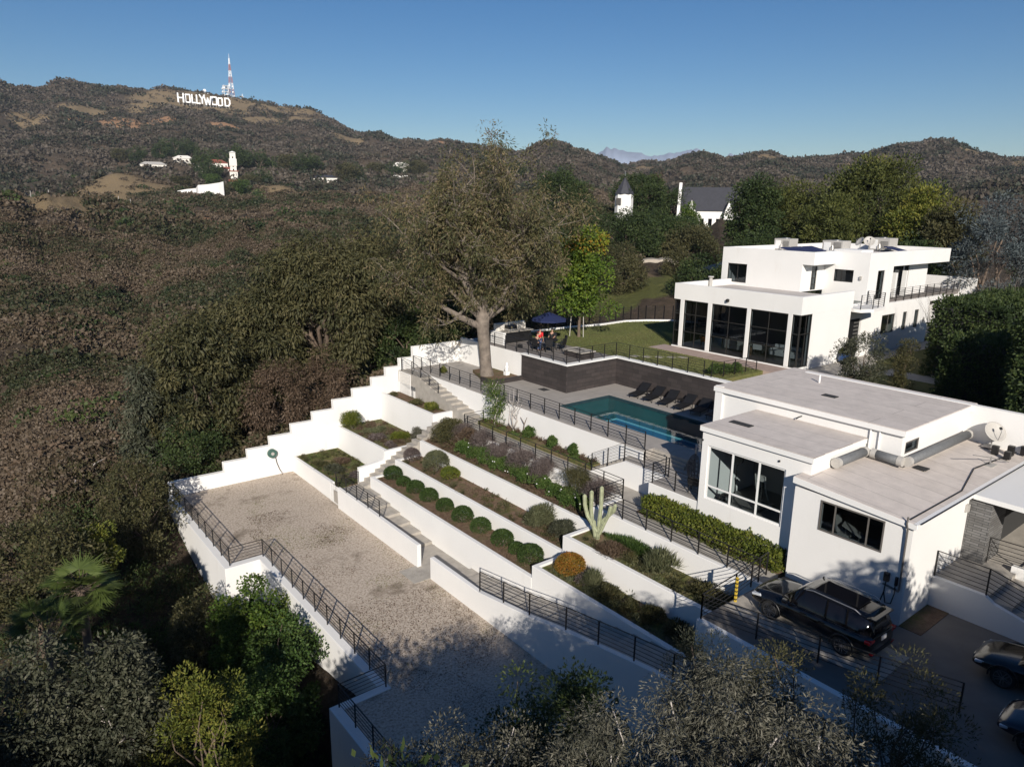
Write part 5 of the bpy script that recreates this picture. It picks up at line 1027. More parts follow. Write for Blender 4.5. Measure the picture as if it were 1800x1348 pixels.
def car(x, y, z, rz, label, paint, length=4.8, height=1.70, width=1.9, group=None, suv=True, plate=True):
    """front points to local +y"""
    t = Thing('parked_car', (x,y,z), label, 'car', group, rz, local=True); L = length; hw = width/2; HH = height; h2 = L/2
    belt = .60*HH; hood = .58*HH
    S = lambda f, wb, wm, wt, zb, zm, zt: (-h2+f*L, [(wb, zb), (wm, (zb+zm)/2), (wm*1.0, zm-.12), (wt, zt), (wt*.5, zt+.02), (0.01, zt+.03)])
    body = loft(MB(), [S(0,.70*hw,.80*hw,.72*hw,.36,.80,belt-.1), S(.02,.86*hw,.94*hw,.84*hw,.30,.86,belt), S(.08,.93*hw,.995*hw,.90*hw,.27,.9,belt+.02), S(.2,.95*hw,hw,.90*hw,.25,.92,belt), S(.5,.95*hw,.985*hw,.90*hw,.24,.9,belt-.03),
        S(.66,.95*hw,.99*hw,.88*hw,.25,.9,belt-.04), S(.74,.95*hw,hw,.84*hw,.25,.9,hood), S(.86,.93*hw,.99*hw,.80*hw,.26,.85,hood-.06), S(.95,.88*hw,.93*hw,.70*hw,.28,.78,hood-.15), S(.99,.74*hw,.80*hw,.55*hw,.30,.68,hood-.26), S(1.0,.62*hw,.7*hw,.5*hw,.34,.6,hood-.34)])
    b_o = t.part('body', body, paint, smooth=True); m = b_o.modifiers.new('sub', 'SUBSURF'); m.levels = 1; m.render_levels = 2
    G_ = lambda f, wb, wt, zt, zb: (-h2+f*L, [(wb, zb), (wb*.985, zb+.04), (wt, zt-.03), (wt*.6, zt), (0.01, zt+.005)])
    gh = loft(MB(), [G_(.015,.70*hw,.66*hw,belt+.12,belt-.12), G_(.07,.80*hw,.70*hw,HH-.14,belt-.1), G_(.12,.86*hw,.72*hw,HH-.07,belt-.1), G_(.3,.89*hw,.745*hw,HH-.02,belt-.1), G_(.5,.89*hw,.74*hw,HH-.02,belt-.1), G_(.58,.88*hw,.72*hw,HH-.08,belt-.1), G_(.735,.82*hw,.7*hw,hood+.02,hood-.12)])
    t.part('windows', gh, M_carglass, smooth=True)
    R_ = lambda f, wt, zt: (-h2+f*L, [(wt, zt-.05), (wt*.98, zt-.012), (wt*.6, zt+.014), (0.01, zt+.02)])
    t.part('roof', loft(MB(), [R_(.05,.66*hw,HH-.10), R_(.1,.72*hw,HH-.07), R_(.3,.755*hw,HH-.015), R_(.5,.75*hw,HH-.015), R_(.565,.72*hw,HH-.07)]), paint, smooth=True)
    t.part('sunroof', MB().box(-.48*hw,.48*hw,-h2+.16*L,-h2+.5*L,HH+.0,HH+.012), M_carglass, bevel=.005)
    for s in (-1, 1):
        if suv: t.part('roof_rail', MB().tube([(s*.72*hw,-h2+.12*L,HH-.06),(s*.74*hw,-h2+.16*L,HH+.035),(s*.75*hw,-h2+.48*L,HH+.035),(s*.74*hw,-h2+.54*L,HH-.04)], .018, 6), M_metal)
        for f, w in ((.57,.05),(.36,.06),(.2,.06)):
          pl = MB(); pl.bar((s*.905*hw,-h2+f*L+(.35 if f > .5 else 0),belt-.08),(s*.755*hw,-h2+f*L-(.0 if f > .3 else -.04),HH-.06),w,.03)
          t.part('pillar', pl, paint)
        t.part('window_trim', MB().bar((s*.915*hw,-h2+.08*L,belt+.0),(s*.9*hw,-h2+.68*L,belt-.05),.02,.02), M_chrome if s < 2 else paint)
        t.part('mirror', MB().box(s*1.0*hw-.02,s*1.0*hw+s*.2,-h2+.64*L,-h2+.68*L,belt-.02,belt+.13), paint, bevel=.03)
        for f in (.37, .52): t.part('door_handle', MB().box(s*.985*hw,s*.985*hw+s*.03,-h2+f*L-.1,-h2+f*L+.1,belt-.18,belt-.145), paint)
        t.part('headlight', MB().ext([(-h2+.90*L,hood-.22),(-h2+.975*L,hood-.30),(-h2+.97*L,hood-.38),(-h2+.88*L,hood-.30)], 'x', min(s*.52*hw,s*.93*hw), max(s*.52*hw,s*.93*hw)), M_lamp, bevel=.02)
        t.part('tail_light', MB().box(min(s*.60*hw,s*.955*hw),max(s*.60*hw,s*.955*hw),-h2+.005*L,-h2+.05*L,belt-.22,belt-.10), M_lred, bevel=.02)
        t.part('rear_reflector', MB().box(min(s*.60*hw,s*.8*hw),max(s*.60*hw,s*.8*hw),-h2-.004*L,-h2+.02*L,.42,.47), M_lred)
        for f in (.2, .795):
            yc = -h2+f*L; xo = s*(hw-.01); r = .37
            w = t.part('wheel', MB().tube([(xo-s*.22,yc,r),(xo-s*.20,yc,r),(xo-s*.02,yc,r),(xo,yc,r)], [r*.9,r,r,r*.93], 26), M_tyre, smooth=False)
            rm = MB().tube([(xo-s*.04,yc,r),(xo+s*.006,yc,r)], [r*.2,r*.16], 12)
            for k in range(10): a = 2*math.pi*k/10+(.12 if k % 2 else -.12); a0 = 2*math.pi*(k//2*2+.5)/10; rm.bar((xo+s*.0,yc+.05*math.cos(a0),r+.05*math.sin(a0)),(xo-s*.0,yc+r*.68*math.cos(a),r+r*.68*math.sin(a)),.025,.03)
            for k in range(20): a = 2*math.pi*k/20; b__ = 2*math.pi*(k+1)/20; rm.bar((xo+s*.003,yc+r*.69*math.cos(a),r+r*.69*math.sin(a)),(xo+s*.003,yc+r*.69*math.cos(b__),r+r*.69*math.sin(b__)),.03,.02)
            t.part('rim', rm, M_rim, parent=w)
            t.part('wheel_arch', MB().tube([(xo+s*.012,yc+(r+.06)*math.cos(q),r+(r+.05)*math.sin(q)) for q in np.linspace(-.15, math.pi+.15, 14)], .028, 6), M_dark)
    t.part('grille', MB().box(-.5*hw,.5*hw,-h2+.985*L,-h2+1.001*L,.42,hood-.36), M_dark, bevel=.02); t.part('grille_trim', MB().tube([(-.6*hw,-h2+.99*L,hood-.3),(-.3*hw,-h2+1.003*L,hood-.42),(.3*hw,-h2+1.003*L,hood-.42),(.6*hw,-h2+.99*L,hood-.3)], .015, 6), M_chrome)
    t.part('licence_plate', MB().box(-.16,.16,-h2-.012,-h2+.02,.78,.94), M_plate); t.part('rear_bumper', MB().box(-.78*hw,.78*hw,-h2-.01,-h2+.1,.34,.5), M_dark, bevel=.04)
    t.part('rear_wiper', MB().bar((0,-h2+.03*L,belt+.06),(.35,-h2+.028*L,belt+.1),.02), M_dark); t.part('spoiler', MB().box(-.66*hw,.66*hw,-h2+.015*L,-h2+.09*L,HH-.13,HH-.09), paint, bevel=.015)
    return t
car(23.75, 11.55, -4.04, R(-1), 'black family car with grey roof rails parked beside the pool house wall', M_carblk, 4.75, 1.74, 1.92)
car(26.3, 4.7, -4.045, R(4), 'black car at the right edge beside the porch stairs, its front towards the pool house', M_carblk, 4.8, 1.55, 1.88, suv=False)
car(23.4, 3.05, -4.045, R(3), 'dark blue car partly outside the lower right corner', M_carnavy, 4.7, 1.5, 1.86, suv=False)
# ---------------- trees ----------------
def eucalyptus():
    x, y, z = 32.3, 43.8, -1.9
    o = empty('eucalyptus_tree', (x,y,z), 'tall sparse old tree with bare twisted limbs rising from the pool court', 'tree')
    g = random.Random(4); q = np.random.default_rng(4); mb = MB(); tips = []
    mb.tube([(.05,0,-.5),(0,0,0),(-.08,.06,.8),(-.15,.1,2.0),(-.25,.2,3.6),(-.3,.2,5.0)], [.88,.55,.45,.44,.47,.52], 14)
    view = Vector((-.62,.78,0))                       # crown is wider across the slope than deep
    def branch(p, d, L, r, lvl):
        pts = [p]; rr = [r]; n = 5
        for i in range(n):
            d = (d+Vector((g.uniform(-.4,.4), g.uniform(-.4,.4), g.uniform(-.15,.38)))*.55).normalized(); p = p+d*L/n; pts.append(p); rr.append(r*(1-.62*(i+1)/n))
            if lvl > 0 and i >= 1:
                for _ in range(2 if lvl > 1 else 1):
                    s = Vector((g.uniform(-1,1), g.uniform(-1,1), g.uniform(-.35,.7))).normalized(); branch(p, (d*.5+s).normalized(), L*g.uniform(.42,.6), rr[-1]*.62, lvl-1)
        mb.tube(pts, rr, 7 if r > .1 else 4, cap=False); tips.append(p)
        if lvl <= 1: tips.append((p+pts[-2])/2)
        if lvl == 0: tips.append(pts[2])
    for (vx, vz, L, r) in ((-1.0,.5,5.2,.30),(-.8,.85,7.2,.34),(-.35,1.0,7.4,.38),(.1,1.2,8.2,.40),(.45,1.1,7.9,.34),(.8,.85,6.9,.32),(1.0,.35,4.6,.24),(-.6,.3,4.6,.2),(.35,.6,5.6,.24),(-.1,.8,7.2,.28)):
        d = view*-vx+Vector((.78,.62,0))*g.uniform(-.5,.5)+Vector((0,0,vz)); branch(Vector((-.3,.2,4.2+g.uniform(-.5,.9))), d.normalized(), L, r, 2)
    mb.build('trunk', plain('grey_brown_bark', (.17,.14,.115), .95, noise=.4, nscale=2.2, bump=.9, bscale=7), o, smooth=True)
    tp = np.array([tuple(t) for t in tips]); tp = tp[tp[:,2] > 3.6]; keep = tp[q.random(len(tp)) < .6]
    cl = np.repeat(keep, 2, axis=0)+q.normal(0, .42, (len(keep)*2, 3)); hang = cl[q.random(len(cl)) < .5]-np.array([0,0,.7])
    crown_part('crown', [cloud(cl, .6*q.uniform(.6,1.3,len(cl)), 40, .28, .07, 8, .5, 0, .9, .5), cloud(hang, .45, 34, .32, .06, 9, 1.1, 0, 1.3, .5)], L_euc, o)
    tw = MB()
    for t in keep:
        a = Vector(t); 
        for _ in range(3): e = a+Vector((g.uniform(-1,1), g.uniform(-1,1), g.uniform(-.9,.7)))*.8; tw.tube([a, (a+e)/2+Vector((0,0,.1)), e], [.022,.015,.006], 3, cap=False)
    tw.build('twigs', M_twig, o)
eucalyptus()
def magnolia():
    x, y = 42.8, 44.7; o = empty('young_tree', (x,y,0), 'narrow bright green tree with orange top standing on the lawn', 'tree'); q = np.random.default_rng(3)
    cl = np.array([(q.normal(0,.88), q.normal(0,.88), zz) for zz in np.linspace(2.5, 8.7, 70)]); cl[:,:2] *= (1.15-.35*abs(cl[:,2:]-5.2)/4)
    t0 = [cloud(cl[i:i+1], .9, 210, .25, .14, 50+i, .25, 0, .85, .3) for i in range(70)]
    t1 = [(c, f, np.clip(t*(.65)+(.42 if cl[i,2] > 7.4 and q.random() < .6 else 0), 0, 1)) for i, (c, f, t) in enumerate(t0)]
    crown_part('crown', t1, L_magn, o)
    limb_mb([tuple(c) for c in cl[10::9]], (0,0,-.2), .14, (0,0,2.4), 2).build('trunk', M_bark2, o, smooth=True)
    for s, yy in ((-.7,.35),(.35,-.25)): single('tree_stake', MB().tube([(x+s*.6,y-s,0),(x+s*.5,y-s*.8,3.0)], .035, 6), M_cloth, ('left' if s < 0 else 'right')+' thin pale stake beside the young tree on the lawn', 'stake', 'tree stakes')
magnolia()
TL = [ # name, label, x, y, z, h, rx, rz, mat, kwargs
('pepper_tree','large drooping grey green tree just behind the stepped wall',25.0,57.5,-5.5,14.0,5.0,5.6,L_olive,dict(nc=210,per=120,cr=1.15,ll=.40,lw=.12,droop=1.0,trunk=.45,nl=14)),
('pepper_tree','drooping grey green tree touching the left flank of the largest one',20.6,58.5,-7,11.5,3.4,4.6,L_olive,dict(nc=120,per=110,cr=1.0,ll=.40,lw=.12,droop=1.0,trunk=.35)),
('pepper_tree','grey green tree between the largest pepper tree and the tall sparse tree',30.2,58.5,-3.5,12.5,3.4,5.2,L_olive,dict(nc=120,per=110,cr=1.1,ll=.40,lw=.12,droop=.9,trunk=.35)),
('pepper_tree','tall drooping tree at the lower end of the stepped wall',14.2,56.2,-9.5,12.6,3.4,5.0,L_olive,dict(nc=130,per=120,cr=1.0,ll=.38,lw=.12,droop=1.0,trunk=.35)),
('pepper_tree','small drooping tree at the left edge of the grove',11.2,57.0,-10,9.6,2.4,3.8,L_grey,dict(nc=75,per=110,cr=.85,ll=.36,lw=.12,droop=.9,trunk=.25)),
('pepper_tree','drooping tree between the two tallest ones behind the wall',17.6,60.5,-9,12,2.8,4.8,L_olive,dict(nc=90,per=110,cr=1.0,ll=.38,lw=.12,droop=1.0,trunk=.3)),
('brown_leaved_tree','reddish brown small tree leaning over the middle of the stepped wall',18.9,53.2,-6.8,6.4,2.4,3.0,L_brown,dict(nc=55,per=120,cr=.8,ll=.24,lw=.07,droop=.7,trunk=.2)),
('brown_leaved_tree','second reddish brown tree, higher up the stepped wall',23.0,53.0,-5.2,5.2,1.9,2.4,L_brown,dict(nc=38,per=110,cr=.7,ll=.24,lw=.07,droop=.6,trunk=.18)),
('shade_tree','dark round bushy tree at the foot of the pepper trees',12.6,52.8,-8.8,4.6,2.0,2.3,L_dark,dict(nc=40,per=110,cr=.75,ll=.2,lw=.1,trunk=.18)),
('shade_tree','dense dark green tree behind the white court wall',30.6,54.0,-3.5,5.6,2.5,3.0,L_dark,dict(nc=60,per=120,cr=.85,ll=.22,lw=.12,trunk=.22)),
('shade_tree','dense dark green tree right behind the upper end of the court wall',34.6,54.6,-2.5,5.9,2.6,3.2,L_dark,dict(nc=60,per=120,cr=.85,ll=.22,lw=.12,trunk=.22)),
('shade_tree','dark tree behind the cooking counter',41.0,58.0,-3,7.2,3.2,4.0,L_dark,dict(nc=60,per=110,cr=1,ll=.26,lw=.12,trunk=.25)),
('shade_tree','dark tree behind the navy parasol',46.8,57.8,-3.5,7.0,3.2,3.8,L_dark,dict(nc=60,per=110,cr=1,ll=.26,lw=.12,trunk=.25)),
('shade_tree','tall dark tree in the shade left of the sparse tree',36.0,61.5,-4.5,10,3.8,5.2,L_dark,dict(nc=80,per=110,cr=1.1,ll=.28,lw=.12,trunk=.3)),
('shade_tree','dark tree low behind the bright green lawn tree',53.5,57.0,-6,7.0,3.0,3.6,L_olive,dict(nc=50,per=110,cr=1,ll=.26,lw=.1,trunk=.25)),
('shade_tree','dusky tree half hidden behind the sparse tree crown',56.0,66.0,-8,10.5,3.8,5.0,L_olive,dict(nc=70,per=110,cr=1.1,ll=.3,lw=.11,trunk=.25)),
('round_tree','broad dark green tree just left of the main house roof behind',94.4,62.4,-.8,17.0,3.5,7.2,L_dark,dict(nc=130,per=110,cr=1.3,ll=.42,lw=.2,trunk=.4)),
('pine_tree','grey green slim pine second from the left behind the house',102.5,66.5,-.8,17,3.1,7.5,L_grey,dict(nc=110,per=100,cr=1.2,ll=.45,lw=.15,up=.4,trunk=.35)),
('pine_tree','olive green pine third from the left behind the house roof',100,59.5,-.8,16.2,4.2,6.4,L_pine,dict(nc=130,per=110,cr=1.3,ll=.45,lw=.15,up=.5,trunk=.4)),
('pine_tree','dark pine in front of the tallest one behind the house',90,48.5,-.8,13.6,3.8,6.0,L_pine,dict(nc=130,per=110,cr=1.2,ll=.42,lw=.15,up=.5,trunk=.4)),
('pine_tree','tallest broad pine behind the house roof',98.5,47.6,-.8,18.2,6.2,6.8,L_pine,dict(nc=230,per=120,cr=1.5,ll=.48,lw=.16,up=.5,trunk=.55)),
('pine_tree','yellowish pine right of the tallest one',93.5,39.0,-.8,14.8,3.6,6.0,L_yel,dict(nc=130,per=110,cr=1.2,ll=.42,lw=.15,up=.5,trunk=.4)),
('pine_tree','smaller yellowish tree at the right end of the pine row',90.5,34.4,-.8,13.2,2.8,5.4,L_olive,dict(nc=90,per=110,cr=1.1,ll=.4,lw=.15,up=.4,trunk=.3)),
('shade_tree','dark low tree between the pines and the bare grey tree',84,35.5,-.8,8.8,4.2,4.2,L_dark,dict(nc=70,per=100,cr=1.2,ll=.35,lw=.15,trunk=.3)),
('shade_tree','dark tree above the roof edge below the grey green pine',87,56.5,-.8,9.0,4.5,4.2,L_dark,dict(nc=70,per=100,cr=1.2,ll=.36,lw=.15,trunk=.3)),
('shade_tree','low dark tree behind the left roof corner of the house',84,64,-2,6.6,3.6,3.4,L_dark,dict(nc=55,per=100,cr=1.1,ll=.34,lw=.15,trunk=.25)),
('blue_cedar','blue grey cedar at the right behind the bare grey tree',77.5,25.4,-.8,13,3.6,5.4,L_blue,dict(nc=90,per=120,cr=1.0,ll=.32,lw=.09,up=.2,trunk=.35)),
('shade_tree','dark tree at the right edge behind the cedar',88,22.5,-.8,11,4.4,5,L_dark,dict(nc=70,per=110,cr=1.2,ll=.36,lw=.15,trunk=.3)),
('shade_tree','yellow green tree at the right edge of the picture',76,17.5,-.8,9.4,3.0,4.6,L_yel,dict(nc=60,per=110,cr=1.0,ll=.3,lw=.13,trunk=.25)),
('round_tree','broad dark green oak on the slope below the white turret',110.5,101.5,None,9.3,5.4,4.8,L_dark,dict(nc=110,per=100,cr=1.3,ll=.42,lw=.2,trunk=.3)),
('round_tree','broad dark green oak in the middle of the slope below the gabled house',121.5,103,None,8.8,6.0,4.6,L_dark,dict(nc=120,per=100,cr=1.4,ll=.44,lw=.2,trunk=.3)),
('round_tree','dark green oak on the slope nearest the house roof corner',118.5,92.5,None,8.2,5.2,4.4,L_olive,dict(nc=100,per=100,cr=1.3,ll=.42,lw=.2,trunk=.3)),
('round_tree','oak on the slope behind the other three, under the gabled house',136,108,None,6,5.6,3.4,L_dark,dict(nc=100,per=90,cr=1.4,ll=.46,lw=.22,trunk=.3)),
('round_tree','dark tree on the hill above the white turret',158,142,None,13,6.6,6.2,L_dark,dict(nc=110,per=90,cr=1.6,ll=.55,lw=.26,trunk=.35)),
('round_tree','large dark tree on the hill top left of the white turret',137,151,None,14.5,6.6,7,L_dark,dict(nc=120,per=90,cr=1.7,ll=.55,lw=.26,trunk=.35)),
('round_tree','yellow green tree just above the white turret',166,147.5,None,9.5,4.4,4.4,L_yel,dict(nc=70,per=90,cr=1.2,ll=.5,lw=.24,trunk=.25)),
('round_tree','dark tree between the white turret and the gabled house',170,140,None,9.5,4.8,4.6,L_dark,dict(nc=70,per=90,cr=1.3,ll=.5,lw=.24,trunk=.25)),
('bare_red_tree','thin reddish tree against the far hill right of the turret',177,153,None,14.5,3.0,5.2,L_brown,dict(nc=60,per=45,cr=1.1,ll=.5,lw=.12,up=.8,trunk=.2)),
('round_tree','small green tree in front of the gabled house',163,128.5,None,8,2.6,3.4,L_bright,dict(nc=40,per=90,cr=1,ll=.42,lw=.2,trunk=.2)),
('round_tree','olive bush tree low on the slope beside the pale track',82.5,88.5,None,6.5,3.0,3.2,L_olive,dict(nc=50,per=100,cr=1,ll=.34,lw=.14,trunk=.2)),
('round_tree','dark bush tree at the bend of the pale track',97,92,None,5,3.2,2.6,L_olive,dict(nc=50,per=100,cr=1,ll=.34,lw=.14,trunk=.2)),
('round_tree','olive green bush tree behind the lawn fence',82,76,None,5.2,3.0,2.6,L_olive,dict(nc=50,per=100,cr=.95,ll=.32,lw=.14,trunk=.2)),
('round_tree','dusky bush tree in front of the pale track left of the house',98,79,None,4.8,2.8,2.4,L_olive,dict(nc=45,per=100,cr=.95,ll=.32,lw=.14,trunk=.2)),
('round_tree','dark rounded tree on the slope over the lawn tree',104,109,None,9,4.4,4.4,L_dark,dict(nc=70,per=90,cr=1.2,ll=.42,lw=.2,trunk=.25)),
('shade_tree','upright grey green shrub tree in front of the house door',46.6,21.9,-.42,4.3,1.35,2.0,L_grey,dict(nc=45,per=120,cr=.5,ll=.16,lw=.05,up=.6,trunk=.08)),
('shade_tree','smaller grey green shrub tree right of the one by the house door',48.8,20.2,-.42,3.3,.9,1.5,L_olive,dict(nc=26,per=110,cr=.45,ll=.15,lw=.05,up=.6,trunk=.06)),
# lower left slope
('gum_tree','grey leaved gum tree at the lower left edge',0.6,26,None,14.4,1.7,2.8,L_grey,dict(nc=70,per=120,cr=.62,ll=.17,lw=.07,droop=.3,trunk=.2,bark=M_wtwig)),
('gum_tree','grey leaved gum tree right of the one at the left edge',3.0,25.0,None,12.2,1.2,2.2,L_grey,dict(nc=50,per=120,cr=.55,ll=.17,lw=.07,droop=.3,trunk=.16,bark=M_wtwig)),
('bottlebrush_tree','pointed yellow green tree at the bottom, left of centre',5.1,23.6,None,9.6,1.5,3.6,L_yel,dict(nc=60,per=130,cr=.42,ll=.14,lw=.05,up=.6,trunk=.12)),
('bottlebrush_tree','pointed olive tree left of the yellow green one at the bottom',3.3,24.4,None,8.4,1.2,3.2,L_olive,dict(nc=45,per=120,cr=.42,ll=.14,lw=.05,up=.5,trunk=.1)),
('bottlebrush_tree','small pointed tree cut by the bottom edge',4.9,20.6,None,8.6,1.1,2.8,L_yel,dict(nc=40,per=120,cr=.4,ll=.13,lw=.05,up=.5,trunk=.1)),
('round_tree','olive leaved tree at the left edge above the palm',1.6,40.8,None,8.2,2.4,2.6,L_olive,dict(nc=60,per=110,cr=.7,ll=.2,lw=.09,trunk=.15)),
('round_tree','olive green bushy tree left of the gravel court corner',7.6,46.2,None,6.0,2.2,2.6,L_olive,dict(nc=60,per=120,cr=.65,ll=.18,lw=.08,trunk=.15)),
('round_tree','small yellow green bush tree above the fan palm',4.8,42.3,None,4.4,.9,1.5,L_yel,dict(nc=26,per=110,cr=.4,ll=.16,lw=.08,trunk=.08)),
('ivy_tree','bright green leafy tree covering the outer court wall',10.0,33.6,None,5.4,1.7,2.8,L_bright,dict(nc=75,per=150,cr=.55,ll=.14,lw=.10,trunk=.12)),
('ivy_tree','green leafy tree right of the first against the court wall',10.2,29.6,None,5.0,1.9,2.6,L_rose,dict(nc=75,per=150,cr=.55,ll=.15,lw=.10,trunk=.12)),
('ivy_tree','dark leafy tree below the other two at the court wall',8.4,27.0,None,4.6,1.7,2.3,L_rose,dict(nc=60,per=140,cr=.55,ll=.15,lw=.10,trunk=.12)),
('ivy_tree','low leafy tree at the left foot of the court wall corner',8.4,36.2,None,3.8,1.5,1.9,L_olive,dict(nc=45,per=130,cr=.5,ll=.15,lw=.09,trunk=.1)),
# bottom foreground
('silver_gum','silver leaved tree in the bottom right foreground',10.9,7.0,-8.65,11.2,1.6,2.8,L_silver,dict(nc=150,per=170,cr=.42,ll=.105,lw=.022,droop=.6,trunk=.12,bark=M_wtwig,hollow=.3,nl=22)),
('silver_gum','silver leaved tree left of the biggest one at the bottom edge',9.2,8.4,-8.65,10.3,1.2,2.6,L_silver,dict(nc=80,per=170,cr=.38,ll=.105,lw=.022,droop=.6,trunk=.1,bark=M_wtwig,hollow=.3,nl=16)),
('silver_gum','silver leaved tree at the bottom edge below the parked car',11.3,5.0,-8.65,11.2,1.4,2.6,L_silver,dict(nc=100,per=170,cr=.4,ll=.105,lw=.022,droop=.6,trunk=.1,bark=M_wtwig,hollow=.3,nl=16)),
('silver_shrub_tree','grey twiggy shrub tree at the bottom centre over the gravel',7.8,11.0,-8.65,9.4,1.7,2.6,L_silver,dict(nc=80,per=110,cr=.42,ll=.085,lw=.03,up=.4,trunk=.1,bark=M_wtwig,hollow=.3,nl=26)),
('silver_shrub_tree','grey twiggy shrub tree left of the one over the gravel',7.0,13.0,-8.65,7.4,1.1,2.0,L_silver,dict(nc=45,per=110,cr=.36,ll=.085,lw=.03,up=.4,trunk=.08,bark=M_wtwig,hollow=.3,nl=18)),
('olive_tree','green olive tree below the two dark cars',14.6,5.1,-8.65,10.9,1.3,2.4,L_olive,dict(nc=70,per=120,cr=.36,ll=.09,lw=.025,up=.6,trunk=.1,nl=18,hollow=.3)),
('olive_tree','green olive tree in front of the parked car wheels',15.0,8.3,-8.65,9.2,1.2,2.4,L_olive,dict(nc=70,per=120,cr=.38,ll=.09,lw=.025,up=.6,trunk=.1,nl=18,hollow=.3)),
('olive_tree','green olive tree left of the others beside the long steps',14.0,9.6,-8.65,9.5,.9,2.0,L_grey,dict(nc=45,per=120,cr=.34,ll=.09,lw=.025,up=.6,trunk=.08,nl=14,hollow=.3)),
('dark_shrub_tree','nearly black bush in shade between the silver trees',12.4,12.2,-8.65,7.6,1.2,3.0,L_dark,dict(nc=50,per=120,cr=.5,ll=.14,lw=.06,trunk=.1)),
('dark_shrub_tree','dark bush in shade beside the lower end of the gravel court',12.0,14.6,-8.65,5.9,1.0,2.4,L_dark,dict(nc=40,per=120,cr=.5,ll=.14,lw=.06,trunk=.1)),
]
for i, (nm, lab, x, y, z, h, rx, rz, mat, kw) in enumerate(TL):
    if z is None: z = hz(x, y)
    tree(nm, lab, 'tree', x, y, z, h, rx, rz, mat, 100+i, **kw)
# trees just outside the frame, whose shade falls into it
for i, (x, y, top, rx, rz) in enumerate([(3.5,6.5,1.8,2.4,3.5),(-1.5,12.5,-2.2,2.2,3.5),(6,-.5,5,2.8,5),(14,-6,6.8,2.6,5),(18.5,-5.5,6.6,2.4,4.5),(-6,15,-2,2.6,4),(-9,8,2,3,5),(10.5,.5,4.6,2.0,4),(21.5,-10,5.8,2.6,4.5),(-13,20,-3,2.6,4),(1.5,8.8,1.0,2.6,4),(7.2,3.2,3.4,2.6,4.5),(9.5,-3.5,6.5,3,5),(30,-8,7.5,3.5,5),(36,-4,8.5,3.5,5.5),(43,-3,8.5,3.5,5.5),(5.5,9.3,.2,2.7,4),(2.2,12.6,-.8,2.6,4),(8.6,4.4,1.4,2.2,4),(4.6,4.2,2.6,2.6,4.5),(-1.5,7.5,2.2,2.8,4.5),(12.5,-1.5,4.4,2.6,4.5),(15.8,-3.8,7.0,1.5,5),(20.5,-4.5,6.4,1.4,5),(41,3,8.5,3.4,5.5),(46.5,5.5,8.8,3.4,5.5),(52,7.5,8.8,3.4,5.5),(58,9.5,8.4,3.2,5.5),(-7.8,12,1.4,3,4.5),(-9,19.5,3.2,3,4.5),(-10,5,3.0,2.6,4.5),(-4.5,22,-1,2.4,4),(43.8,7.0,9.6,2.8,5.5)]):
    zg = hz(x, y); tree('shade_tree', 'dark leafy tree below the camera, '+['nearest to the gravel court','second towards the left slope','straight below and behind','in front of the driveway','second in front of the driveway','above the lower left slope','furthest back on the left','beside the silver trees','furthest right by the driveway','at the far left','close beside the first','close behind the silver trees','behind the driveway on the left','right of the driveway','far right of the driveway','farthest right beyond the driveway','between the gravel court and the first','left of the gravel court end','under the silver trees','in the middle of the group behind','left of the middle of the group','behind the silver trees on the right','slim one in front of the driveway','second slim one in front of the driveway','nearest one right of the pool house','second one right of the pool house','third one right of the pool house','farthest one right of the pool house','tall one above the lower left slope','second tall one above the lower left slope','tall one left of the gravel court end','lowest one at the far left','tallest one between pool house and tall hedge'][i], 'tree', x, y, zg, top-zg, rx, rz, L_dark, 300+i, nc=95, per=110, cr=.85, ll=.26, lw=.13, trunk=.2)
# ---------------- bare grey tree right of the house ----------------
def bare_tree(name, label, x, y, z, h, spread, seed, mat, r0=.22, lv=3):
    g = random.Random(seed); mb = MB()
    def br(p, d, L, r, l):
        pts = [p]; rr = [r]
        for i in range(4): d = (d+Vector((g.uniform(-.3,.3), g.uniform(-.3,.3), g.uniform(-.05,.25)))*.6).normalized(); p = p+d*L/4; pts.append(p); rr.append(r*(1-.16*(i+1)))
        mb.tube(pts, rr, 6 if l > 1 else 4, cap=False)
        if l > 0:
            for k in range(3 if l < lv else 4): s = Vector((g.uniform(-1,1), g.uniform(-1,1), g.uniform(.0,.8)))*spread; br(pts[-1 if k < 2 else -2], (d+s).normalized(), L*g.uniform(.6,.85), rr[-1]*.7, l-1)
    for k in range(4): a = g.uniform(0, 6.28); br(Vector((0,0,-.2)), Vector((math.cos(a)*.45, math.sin(a)*.45, 1)).normalized(), h*.36, r0, lv)
    o = empty(name, (x,y,z), label, 'tree'); mb.build('trunk', mat, o, smooth=True); return o
bare_tree('bare_tree', 'leafless grey tree behind the tall hedge at the right', 64.4, 21.2, -.42, 9.2, .8, 5, M_twig, .16, 4)
bare_tree('bare_tree', 'leafless grey tree in front of the house terrace wing', 62.0, 23.4, -.42, 7.4, .7, 9, M_twig, .12, 4)
